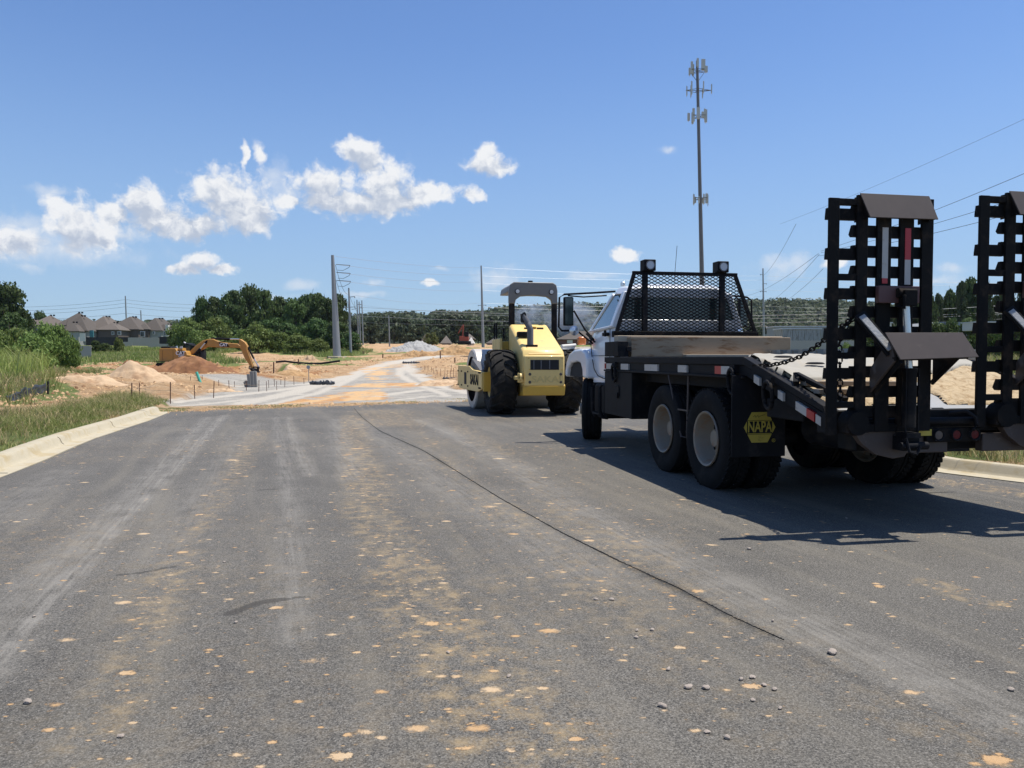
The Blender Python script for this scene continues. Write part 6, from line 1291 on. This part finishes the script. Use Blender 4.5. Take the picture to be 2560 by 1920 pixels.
# far wooded hills
def hill_h(x, y):
    a = np.arctan2(x, y); px = 1280 + F * np.tan(np.clip(a, -1.3, 1.3))
    crest = np.interp(px, [-2500, -600, 0, 300, 430, 520, 860, 960, 1040, 1066, 1090, 1180, 1250, 1330, 1420, 1500, 1620, 1760, 1900, 2030, 2100, 2300, 2600, 3400, 5200], [800, 815, 812, 812, 812, 806, 798, 788, 790, 796, 786, 786, 776, 768, 766, 766, 764, 762, 757, 757, 760, 770, 770, 775, 790])
    top = EYE + (894 - crest) / F * 680 - 8
    t_ = sstep((y - 380) / 300) ; return prof(y) + (top - prof(680)) * t_ - 14 * sstep((y - 700) / 400)
def build_hills():
    xs = np.linspace(-900, 1100, 160); ysr = np.linspace(370, 1300, 60); X, Y = np.meshgrid(xs, ysr, indexing='ij')
    Z = hill_h(X, Y) - np.where(Y < 385, 3, 0) + (fbm(X, Y, .02, 2) - .5) * 3; i = np.arange(X.size).reshape(X.shape)
    Q = np.stack([i[:-1, :-1].ravel(), i[1:, :-1].ravel(), i[1:, 1:].ravel(), i[:-1, 1:].ravel()], 1)
    tag(np_mesh('hills', np.stack([X.ravel(), Y.ravel(), Z.ravel()], 1), Q, mat('hill_ground', (.035, .05, .025), .9), smooth=True), 'low wooded hills in the distance', kind='structure')
    n = 5200; r = np.random.default_rng(5); Y = 385 + 330 * r.random(n) ** .8; X = (r.random(n) * 2.0 - .98) * Y * .80; Z = hill_h(X, Y)
    R = r.uniform(4.0, 7.5, n); k = 70; V = []
    C = np.repeat(np.stack([X, Y, Z + R * .35], 1), k, 0); RR = np.repeat(R, k); d = r.normal(size=(n * k, 3)); d /= np.linalg.norm(d, axis=1)[:, None]; d[:, 2] = np.abs(d[:, 2])
    front = d[:, 1] < .45; C, RR, d = C[front], RR[front], d[front]; m = len(C)
    P = C + d * RR[:, None] * (.75 + .3 * r.random(m))[:, None] * np.array([1, 1, 1.15]); nn_ = d + r.normal(size=(m, 3)) * .45; nn_ /= np.linalg.norm(nn_, axis=1)[:, None]
    t = np.cross(nn_, r.normal(size=(m, 3))); t /= np.linalg.norm(t, axis=1)[:, None]; b_ = np.cross(nn_, t); s = (.75 + .7 * r.random(m))[:, None]
    V = np.stack([P - t * s, P - b_ * s, P + t * s, P + b_ * s], 1).reshape(-1, 3)
    tag(np_mesh('far_woods', V, np.arange(m * 4).reshape(-1, 4), LM['far']), 'continuous woods covering the distant hills', kind='stuff')
build_hills()

# ================================================================ houses
M_['roof'] = mat('asphalt_shingles', (.088, .074, .062), .9, var=.18, vscale=1.2, bump=.3, bscale=8)
M_['roof2'] = mat('weathered_shingles', (.12, .10, .083), .9, var=.15, vscale=1.2)
M_['brick'] = mat('brown_brick_wall', (.11, .09, .08), .9, var=.2, vscale=3); M_['siding'] = mat('grey_siding', (.30, .31, .31), .8, var=.08, stretch=(1, 1, 9)); M_['cream'] = mat('cream_wall', (.62, .60, .55), .8)
M_['redbrick'] = mat('red_brick_wall', (.16, .075, .06), .9, var=.2, vscale=3); M_['teal'] = mat('teal_panel', (.06, .22, .24), .7)
def hip(mb, x0, x1, y0, y1, z0, z1, ridge='x', inset=None, th=.18):
    w_, d_ = x1 - x0, y1 - y0; s = inset if inset is not None else min(w_, d_) / 2 * .98
    if ridge == 'x': ra, rb = (x0 + s, (y0 + y1) / 2, z1), (x1 - s, (y0 + y1) / 2, z1)
    else: ra, rb = ((x0 + x1) / 2, y0 + s, z1), ((x0 + x1) / 2, y1 - s, z1)
    vs = [(x0, y0, z0), (x1, y0, z0), (x1, y1, z0), (x0, y1, z0), (x0, y0, z0 - th), (x1, y0, z0 - th), (x1, y1, z0 - th), (x0, y1, z0 - th), ra, rb]
    if ridge == 'x': fs = [(0, 1, 9, 8), (2, 3, 8, 9), (1, 2, 9), (3, 0, 8)]
    else: fs = [(0, 1, 8), (1, 2, 9, 8), (2, 3, 9), (3, 0, 8, 9)]
    mb.add(vs, fs + [(0, 4, 5, 1), (1, 5, 6, 2), (2, 6, 7, 3), (3, 7, 4, 0), (4, 7, 6, 5)])
def house(label, Y, wings, wallm='brick', roofm='roof', wins=(), extra=(), group='houses on the left', vents=True, name='house'):
    """wings: (xl, xr, y_eave, y_ridge, y_base, depth offset, depth, ridge axis) in photo pixels at distance Y"""
    x0 = at((wings[0][0] + wings[0][1]) / 2, 860, Y); root = empty(name, (x0.x, Y, float(hz(x0.x, Y)))); tag(root, label, 'house', group); O = root.location
    for (xa, xb, ye, yr, yb, dy, dp, ax) in wings:
        a, b_ = at(xa, ye, Y).x - O.x, at(xb, ye, Y).x - O.x; ze, zr, zb = at(0, ye, Y).z - O.z, at(0, yr, Y).z - O.z, at(0, yb, Y).z - O.z - 2.5
        m_ = MB(); hip(m_, a, b_, dy, dy + dp, ze, zr, ax); rf = m_.build('roof', M_[roofm], root)
        MB().box(a + .5, b_ - .5, dy + .5, dy + dp - .5, zb, ze - .1).build('wall', M_[wallm], root)
        if vents:
            for k in (0, 1): xm = (a + b_) / 2 + k * .9; MB().box(xm, xm + .4, dy + dp / 2 - .2 if ax == 'x' else dy + dp * .45, dy + dp / 2 + .2 if ax == 'x' else dy + dp * .5, zr - .3, zr + .15).build('roof_vent', M_['blk'], rf)
    for (xa, xb, ya, yb, dy, mm) in wins:
        a, b_ = at(xa, 0, Y).x - O.x, at(xb, 0, Y).x - O.x; fr_ = MB().box(a, b_, dy, dy + .1, at(0, yb, Y).z - O.z, at(0, ya, Y).z - O.z).build('window', M_[mm], root)
        if mm == 'lens': MB().box(a + .12, b_ - .12, dy - .03, dy, at(0, yb, Y).z - O.z + .12, at(0, ya, Y).z - O.z - .12).build('pane', M_['glass'], fr_)
    for (xa, xb, ya, yb, dy, dp, mm, nm) in extra:
        a, b_ = at(xa, 0, Y).x - O.x, at(xb, 0, Y).x - O.x; MB().box(a, b_, dy, dy + dp, at(0, yb, Y).z - O.z, at(0, ya, Y).z - O.z).build(nm, M_[mm], root)
    return root
house('house with grey side wall and the highest roof, nearest the left bushes', 226, [(128, 206, 812, 778, 860, 2, 9, 'y'), (158, 228, 827, 788, 860, -2, 9, 'y'), (165, 222, 829, 806, 860, -5, 6, 'y')], 'siding', wins=[(205, 219, 834, 854, -4.6, 'cream')], extra=[(215, 224, 826, 850, -1.4, .3, 'teal', 'porch_panel')])
house('second brown brick house with a dark covered porch', 232, [(200, 272, 822, 788, 862, 1, 12, 'y'), (252, 310, 825, 806, 862, -3, 8, 'y')], 'brick', 'roof2', wins=[(275, 282, 829, 838, -2.6, 'lens'), (290, 299, 829, 838, -2.6, 'lens')], extra=[(229, 252, 826, 843, .2, .3, 'dark', 'porch'), (252, 256, 826, 846, -.3, .3, 'cream', 'porch_post')])
house('third brown brick house with twin roof vents', 236, [(262, 348, 823, 789, 862, 0, 14, 'y'), (320, 362, 822, 806, 862, 3, 9, 'y')], 'brick', wins=[(335, 347, 828, 842, .4, 'lens'), (355, 361, 828, 835, 3.4, 'lens')])
house('fourth grey house with a white gable end', 240, [(342, 405, 826, 793, 862, 0, 14, 'y'), (384, 410, 822, 808, 862, 2, 9, 'y')], 'siding', wins=[(394, 405, 828, 840, .4, 'lens')], extra=[(402, 409, 812, 841, -.3, 1, 'cream', 'gable_wall')])
house('last small house at the right end of the row', 250, [(404, 428, 829, 812, 862, 0, 12, 'y')], 'siding', extra=[(411, 427, 831, 841, -.2, .2, 'cream', 'porch_wall')])
house('house whose roof shows between the left bushes', 222, [(72, 118, 812, 785, 850, 0, 12, 'x'), (52, 90, 812, 797, 850, -2, 8, 'y')], 'siding', 'roof2'); house('house with a tan roof at the left picture edge', 215, [(-60, 18, 815, 794, 850, 0, 12, 'x'), (10, 36, 815, 803, 850, 2, 8, 'x')], 'siding', 'roof2')
house('long low building with red brick wall seen left of the truck cab', 230, [(1370, 1560, 852 - 0, 828, 862, 0, 14, 'x')], 'redbrick', 'roof', extra=[(1421, 1434, 848, 858, .3, .2, 'cream', 'door')], group='far buildings', vents=False) if False else None
house('long low red brick building with grey roof left of the truck cab', 225, [(1390, 1580, 848, 826, 862, 0, 12, 'x')], 'redbrick', 'roof', extra=[(1420, 1434, 850, 858, .2, .3, 'cream', 'door')], group='far buildings', vents=False)
house('small roof showing just right of the gravel heap', 225, [(1100, 1126, 858, 838, 866, 0, 8, 'x')], 'siding', 'roof2', group='far buildings', vents=False)
house('roof peeping out above the gravel heap', 228, [(1052, 1074, 852, 834, 866, 0, 8, 'y')], 'siding', 'roof', group='far buildings', vents=False)
house('pink brown roofed house left of the pole behind the roller', 232, [(1157, 1186, 846, 833, 866, 0, 10, 'x')], 'redbrick', 'roof2', group='far buildings', vents=False)
house('long roof right of the pole behind the roller', 228, [(1214, 1262, 858, 842, 866, 0, 10, 'x')], 'siding', 'roof', group='far buildings', vents=False)
house('small white gabled building in front of the pink brown roof', 220, [(1168, 1186, 858, 843, 866, 0, 5, 'y')], 'cream', 'cream', group='far buildings', vents=False)
for i, (a, b_) in enumerate(((1898, 1935), (1925, 1968), (1880, 1905))): house(('tan roofed house directly behind the truck pole', 'tan roofed house right of the truck pole', 'tan roofed house left of the truck pole')[i], 300 + 6 * i, [(a, b_, 826, 808 + 2 * i, 845, 0, 10, 'x')], 'siding', 'roof2', group='houses beyond the trailers', vents=False)
# trailers, containers and the grey metal barn behind the ramps
def boxy(name, label, cat, xa, xb, ya, yb, Y, dp, m, ribs=0, roof=None, group=None):
    a = at(xa, ya, Y); b_ = at(xb, yb, Y); root = empty(name, (a.x, Y, b_.z)); tag(root, label, cat, group); w_ = b_.x - a.x; h = a.z - b_.z
    MB().box(0, w_, 0, dp, 0, h).build('body', M_[m], root, bevel=.03)
    for k in range(ribs): x = w_ * (k + .5) / ribs; MB().box(x, x + .06, -.04, 0, .1, h - .1).build('rib', M_[m], root)
    if roof == 'gable': MB().prism([(0, h), (w_ * .14, h + 1.0), (w_ * .28, h)], -.2, dp, 'xz').build('gable', M_['siding'], root); MB().prism([(w_ * .12, h + 1.02), (w_ * 1.02, h + 1.02), (w_ * 1.1, h), (w_ * .27, h)], -.3, -.2, 'xz').build('roof', M_['galv'], root)
    else: MB().box(-.1, w_ + .1, -.1, dp + .1, h, h + .12).build('roof_edge', M_['lens'], root)
    return root
M_['trail'] = mat('streaked_white_trailer', (.33, .33, .31), .6, var=.1, dirt=(.14, .12, .09), damt=.45, dscale=2.5, stretch=(3, 3, .5))
boxy('trailer', 'dirty white box trailer right of the truck pole', 'trailer', 1957, 2052, 823, 852, 88, 3, 'trail', 6)
boxy('trailer', 'longer pale trailer behind the dirty one', 'trailer', 1936, 2075, 818, 846, 100, 3, 'siding', 0)
boxy('trailer', 'white trailer seen through the near ramp', 'trailer', 2085, 2160, 818, 836, 98, 3, 'cream', 0); boxy('trailer', 'white trailer seen through the second ramp', 'trailer', 2440, 2560, 806, 826, 98, 3, 'cream', 0)
boxy('utility_box', 'small white cabinet seen between the ramp rails', 'cabinet', 2210, 2229, 808, 821, 92, 1, 'cream')
boxy('metal_barn', 'grey metal barn with a low gable between the ramps', 'barn', 2312, 2470, 823, 840, 110, 8, 'siding', 0, 'gable')
def fence(label, xa, xb, ya, yb, Y, m, n=30, name='fence', Y2=None):
    a = at(xa, ya, Y); b_ = at(xb, ya, Y2 or Y); h = abs(at(xa, ya, Y).z - at(xa, yb, Y).z); z = at(xa, yb, Y).z; root = empty(name, (a.x, Y, z)); tag(root, label, 'fence', 'wooden fences')
    m_ = MB(); L = (b_ - a); 
    for k in range(n): p = Vector((L.x * k / n, L.y * k / n, 0)); q = Vector((L.x * (k + .9) / n, L.y * (k + .9) / n, 0)); m_.bar(p + Vector((0, 0, h / 2 - .6)), q + Vector((0, 0, h / 2 - .6)), .05, h + 1.2 + (k % 3) * .05)
    o = m_.build('boards', M_[m], root)
    m2 = MB(); m2.bar((0, .08, h * .75), (L.x, L.y + .08, h * .75), .06, .1); m2.build('rail', M_[m], root); return root
M_['fw'] = mat('weathered_fence', (.42, .39, .35), .9, var=.2, stretch=(6, 6, 1)); M_['fd'] = mat('dark_fence', (.03, .03, .032), .9, var=.2)
fence('weathered wooden fence below the third and fourth houses', 320, 398, 844, 857, 216, 'fw', 50); fence('low pale fence left of the excavator', 370, 422, 860, 870, 192, 'fw', 30)
fence('dark stained fence below the second house', 215, 330, 843, 858, 218, 'fd', 60); fence('pale fence piece left of the small conical bush', 308, 330, 855, 865, 205, 'fw', 16)
fence('grey fence right of the left thicket', 178, 228, 865, 880, 110, 'fw', 30); fence('dark fence below the last house', 395, 432, 842, 856, 220, 'fd', 22)
fence('grey chain fence below the trailers', 1950, 2160, 852, 872, 84, 'fw', 60)
# ================================================================ small things on the site
M_['rebar'] = mat('rusty_rebar', (.10, .045, .03), .9, var=.3); M_['string'] = mat('pale_string', (.45, .33, .22), .9); M_['post'] = mat('dark_post', (.03, .025, .02), .8)
sk = MB(); sk.tube([(0, 0, -.1), (0, 0, 1)], .011, 6); skm = sk.build('stake', M_['rebar']); me_st = skm.data; bpy.data.objects.remove(skm)
def stake(px, ptop, pbot, label, group, thick=1., Y=None, m=None):
    if Y is None: x, Y = gp(px, pbot)
    else: x = at(px, pbot, Y).x
    h = max(.2, at(px, ptop, Y).z - float(hz(x, Y))); o = bpy.data.objects.new('stake', me_st); COL.objects.link(o); o.location = (x, Y, float(hz(x, Y))); t_ = thick * max(1, Y / 34)
    o.scale = (t_, t_, h); o.rotation_euler = (random.uniform(-.04, .04), random.uniform(-.04, .04), 0); tag(o, label, 'stake', group); return Vector((x, Y, float(hz(x, Y)) + h * .62))
ga = 'rusty rebar stakes by the left gravel'
near = [(329, 957, 1015, 'tall rusty stake left of the nearest pair'), (349, 957, 1001, 'shorter rusty stake right beside the first'), (426, 955, 1013, 'tallest rusty stake at the kerb end'), (487, 962, 998, 'stake with a lump of rag, third along the string'), (534, 953, 996, 'rusty stake below the green pipe'), (573, 951, 978, 'thin stake right of the green pipe'), (616, 950, 976, 'dark stake left of the trench panels'), (647, 950, 979, 'rusty stake right of the trench panels')]
q_prev = None
for (px, pt, pb, lb) in near:
    q = stake(px, pt, pb, lb, ga, 1.3)
    if q_prev is not None: wire(q_prev, q, .05, .006, 'string between two rusty stakes at the left gravel', 'string', 5, group='strings between the stakes') if 'string' in M_ else None
    q_prev = q
for (px, pt, pb) in [(672, 950, 970), (686, 948, 966), (712, 946, 968), (692, 952, 975), (477, 950, 968), (506, 952, 966), (547, 950, 970), (586, 953, 968), (640, 952, 964), (667, 953, 978), (702, 948, 962), (735, 940, 962), (760, 945, 960)]: stake(px, pt, pb, 'thin rusty stake standing among others near the trench', 'thin stakes near the trench', 1.)
for (px, pt, pb) in [(1078, 918, 932), (1085, 920, 936), (1093, 924, 940), (1102, 922, 944), (1112, 918, 944), (1118, 925, 948), (1126, 926, 946), (1134, 920, 950), (1140, 928, 950), (1146, 925, 945), (1151, 916, 940), (1070, 914, 928), (1062, 914, 926), (1090, 915, 930), (1128, 912, 930), (1157, 918, 936)]: stake(px, pt, pb, 'thin stake in the sandy bank beside the roller', 'stakes beside the roller', .9)
for (px, pt, pb, lb) in [(1137, 894, 910, 'short dark post on the sandy bank beside the roller'), (1101, 878, 900, 'slim post by the far gravel road'), (684, 905, 930, 'post at the left of the corrugated hose'), (746, 898, 915, 'stubby post behind the corrugated hose'), (957, 885, 895, 'small marker post near the far road bend'), (908, 878, 886, 'white marker post at the far field edge')]: stake(px, pt, pb, lb, None, 2.6 if 'post' in lb else 1)
for (px, pt, pb, lb) in [(120, 953, 1000, 'black steel post at the right end of the silt fence'), (81, 936, 978, 'black steel post standing in the reeds'), (176, 937, 945, 'small far post beyond the silt fence')]:
    x, Y = gp(px, pb + 8 if pb > 960 else pb); h = at(px, pt, Y).z - float(hz(x, Y)); o = MB().bar((0, 0, -.1), (.02, 0, h), .045, .045).build('fence_post', M_['post']); o.location = (x, Y, float(hz(x, Y))); tag(o, lb, 'post')
# silt fence: sagging black cloth
sf = MB(); A_ = [gp(22, 1022), gp(44, 1019), gp(66, 1014), gp(95, 1010), gp(120, 1006)]; H_ = [.22, .30, .34, .36, .40]; n = 0; vs = []; 
for k in range(41):
    s_ = k / 40 * 4; i = min(int(s_), 3); f = s_ - i; x = A_[i][0] * (1 - f) + A_[i + 1][0] * f; y = A_[i][1] * (1 - f) + A_[i + 1][1] * f; h = (H_[i] * (1 - f) + H_[i + 1] * f) * (1 - .22 * math.sin(math.pi * f)); z = float(hz(x, y))
    for j in range(5): q = j / 4; vs.append((x, y - .12 * math.sin(q * 2.5) + .06 * math.sin(k * 1.1 + j), z - .05 + h * q))
M_['cloth'] = mat('black_silt_cloth', (.035, .04, .05), .5, var=.2)
o = mesh_obj('silt_fence', vs, [(k*5+j, k*5+j+1, (k+1)*5+j+1, (k+1)*5+j) for k in range(40) for j in range(4)], M_['cloth'], smooth=True); o.modifiers.new('s', 'SOLIDIFY').thickness = .01; tag(o, 'sagging black silt fence cloth at the left edge', 'silt fence')
for (px, py, wpx, hpx, lb, rot) in [(805, 962, 62, 13, 'crumpled black silt sock lying left of the gravel road', .0), (1137, 950, 62, 9, 'crumpled black silt sock right of the gravel road', -.1), (1027, 909, 44, 7, 'black silt sock at the inside of the road bend', 0), (1148, 880, 30, 4, 'far black silt sock beside the pale road', 0), (1163, 892, 24, 3, 'small black strip near the roller drum', 0)]:
    x, Y = gp(px, py); L = wpx / F * Y; h = hpx / F * Y; N = 24; pts = [(L * (k / N - .5), .08 * math.sin(k * 1.7), h * (.35 + .2 * math.sin(k * 2.3 + px))) for k in range(N + 1)]
    o = MB().tube(pts, [h * (.32 + .16 * math.sin(k * 1.9 + px)) * (1 if 0 < k < N else .3) for k in range(N + 1)], 8).build('silt_sock', M_['cloth'], smooth=True); o.location = (x, Y, float(hz(x, Y))); o.rotation_euler = (0, 0, rot); tag(o, lb, 'silt sock')
# leaning green pipe, trench panels, round sign, corrugated hose
x, Y = gp(505, 968); pt = at(491, 930, Y); o = MB().tube([(0, 0, -.2), (pt.x - x, 0, pt.z - float(hz(x, Y)))], .065, 16).build('green_pipe', mat('teal_plastic_pipe', (.08, .42, .32), .4), smooth=True); o.location = (x, Y, float(hz(x, Y))); tag(o, 'leaning teal green plastic pipe sticking out of the trench', 'pipe')
x, Y = gp(632, 968); M_['panel'] = mat('grey_trench_panel', (.22, .215, .20), .7, var=.2, stretch=(4, 4, .4)); root = empty('trench_panels', (x, Y, float(hz(x, Y)))); tag(root, 'stack of upright grey trench panels under the bucket', 'trench panel')
for k, (dx, tp, w_) in enumerate(((-.16, 935, .11), (-.04, 928, .13), (.10, 928, .10), (-.26, 952, .04), (-.33, 955, .04))):
    t_ = at(632, tp, Y).z - root.location.z; MB().prism([(dx, -.3), (dx + w_, -.3), (dx + w_ - .06, t_), (dx - .10 + (.0 if k < 3 else -.06), t_)], -.08 + .05 * k, .06 + .05 * k, 'xz').build('panel', M_['panel'], root, bevel=.01)
x, Y = gp(772, 955); h = at(772, 918, Y).z - float(hz(x, Y)); root = empty('round_sign', (x, Y, float(hz(x, Y)))); tag(root, 'small grey sign seen from behind on a thin post by the gravel road', 'sign')
MB().bar((0, 0, -.1), (0, 0, h), .03, .03).build('post', M_['galv'], root); sb_ = MB(); sb_.lathe([(-.02, 0), (-.02, .11), (.02, .11), (.02, 0)], 8, 'y', (-.02, 0, h)); sb_.build('sign_plate', M_['galv'], root)
pts = [(690, 902), (712, 900), (735, 903), (765, 908), (800, 908), (830, 902), (850, 899)]; x0, Y0 = gp(770, 912); P_h = []
for px, py in pts: q = at(px, py + 3, Y0); P_h.append((q.x - x0, 0, max(.06, q.z - float(hz(x0, Y0)))))
o = MB().tube(P_h, .12, 10).build('corrugated_hose', M_['dgrey'], smooth=True); o.location = (x0, Y0, float(hz(x0, Y0))); tag(o, 'dark corrugated hose snaking over the sand left of the widest pole', 'hose')
# far red digger, and dark backhoe parts beside it
rx_ = at(1161, 858, 178); root = empty('red_digger', (rx_.x, 178, rx_.z - .3)); tag(root, 'tiny red excavator far away above the tan soil heap', 'excavator'); M_['digred'] = mat('digger_red', (.30, .06, .03), .6)
MB().box(-1.1, 1.0, -1, 1, .8, 1.9).build('body', M_['digred'], root, bevel=.05); MB().box(.1, 1.0, -1, .2, 1.7, 2.9).build('cab', M_['blk'], root, bevel=.05); MB().bar((-.4, 0, 1.6), (-.2, 0, 4.6), .3, .4, (0, 1, 0)).bar((-.2, 0, 4.6), (-1.4, 0, 2.6), .25, .3, (0, 1, 0)).build('boom', M_['digred'], root)
MB().box(-1.5, 1.5, -1.2, 1.2, 0, .8).build('track', M_['dgrey'], root, bevel=.15)
# white pipes behind the roller hood
for i, (py, w_) in enumerate(((866, 34), (872, 30))):
    a = at(1404, py, 30); b_ = at(1404 + w_, py - 3, 30.5); o = MB().tube([(0, 0, 0), b_ - a], .07, 10).build('white_pipe', M_['cream'], smooth=True); o.location = a; tag(o, ('upper', 'lower')[i] + ' white pipe between the roller hood and the truck fender', 'pipe')
x, Y = at(1420, 880, 30.5).x, 30.5; root = empty('pipe_trestle', (x, Y, 0)); tag(root, 'dark trestle carrying white pipes behind the roller', 'trestle')
for dx in (-.2, .35): MB().box(dx, dx + .1, -.3, .5, 0, at(0, 872, 30.5).z).build('leg', M_['blk'], root)
MB().box(-.3, .6, -.25, .5, at(0, 878, 30.5).z, at(0, 873.5, 30.5).z).build('top_bar', M_['blk'], root)
# drifting smoke
def smoke(px, py, wpx, hpx, Y, dens, label):
    c = at(px, py, Y); bm = bmesh.new(); bmesh.ops.create_icosphere(bm, subdivisions=3, radius=1); me = bpy.data.meshes.new('smoke'); bm.to_mesh(me); bm.free()
    o = bpy.data.objects.new('smoke', me); COL.objects.link(o); o.location = c; o.scale = (wpx / F * Y / 2, wpx / F * Y / 3, hpx / F * Y / 2)
    m = bpy.data.materials.new('smoke'); m.use_nodes = True; nt = m.node_tree; nt.nodes.clear(); t = NT(nt); tc_ = t.n('ShaderNodeTexCoord')
    r_ = t.m('SUBTRACT', 1., t.v('LENGTH', tc_.outputs['Object']), clamp=True); nz_ = t.ramp(t.noise(tc_.outputs['Object'], 1.7, 4, .6, .8), .40, .68)
    pv = t.n('ShaderNodeVolumePrincipled'); pv.inputs['Color'].default_value = (.72, .82, .97, 1); pv.inputs['Anisotropy'].default_value = .2
    nt.links.new(t.m('MULTIPLY', t.m('MULTIPLY', t.m('POWER', r_, 1.2), nz_), dens), pv.inputs['Density']); ou = t.n('ShaderNodeOutputMaterial'); nt.links.new(pv.outputs[0], ou.inputs['Volume']); me.materials.append(m); return tag(o, label, kind='stuff')
smoke(1425, 795, 150, 110, 236, 1.3, 'pale blue smoke rising beside the truck cab'); smoke(1325, 785, 110, 90, 240, .7, 'thin blue smoke seen under the roller canopy')
hb = MB(); hb.box(-1500, 1700, -60, 1400, -4, 150); hz_ = hb.build('haze', None); tag(hz_, 'thin summer air haze', kind='stuff')
hm = bpy.data.materials.new('haze'); hm.use_nodes = True; hm.node_tree.nodes.clear(); t_ = NT(hm.node_tree); pv = t_.n('ShaderNodeVolumePrincipled'); pv.inputs['Color'].default_value = (.80, .88, 1, 1)
pv.inputs['Density'].default_value = .00006; pv.inputs['Anisotropy'].default_value = .3; ou = t_.n('ShaderNodeOutputMaterial'); hm.node_tree.links.new(pv.outputs[0], ou.inputs['Volume']); hz_.data.materials.append(hm)
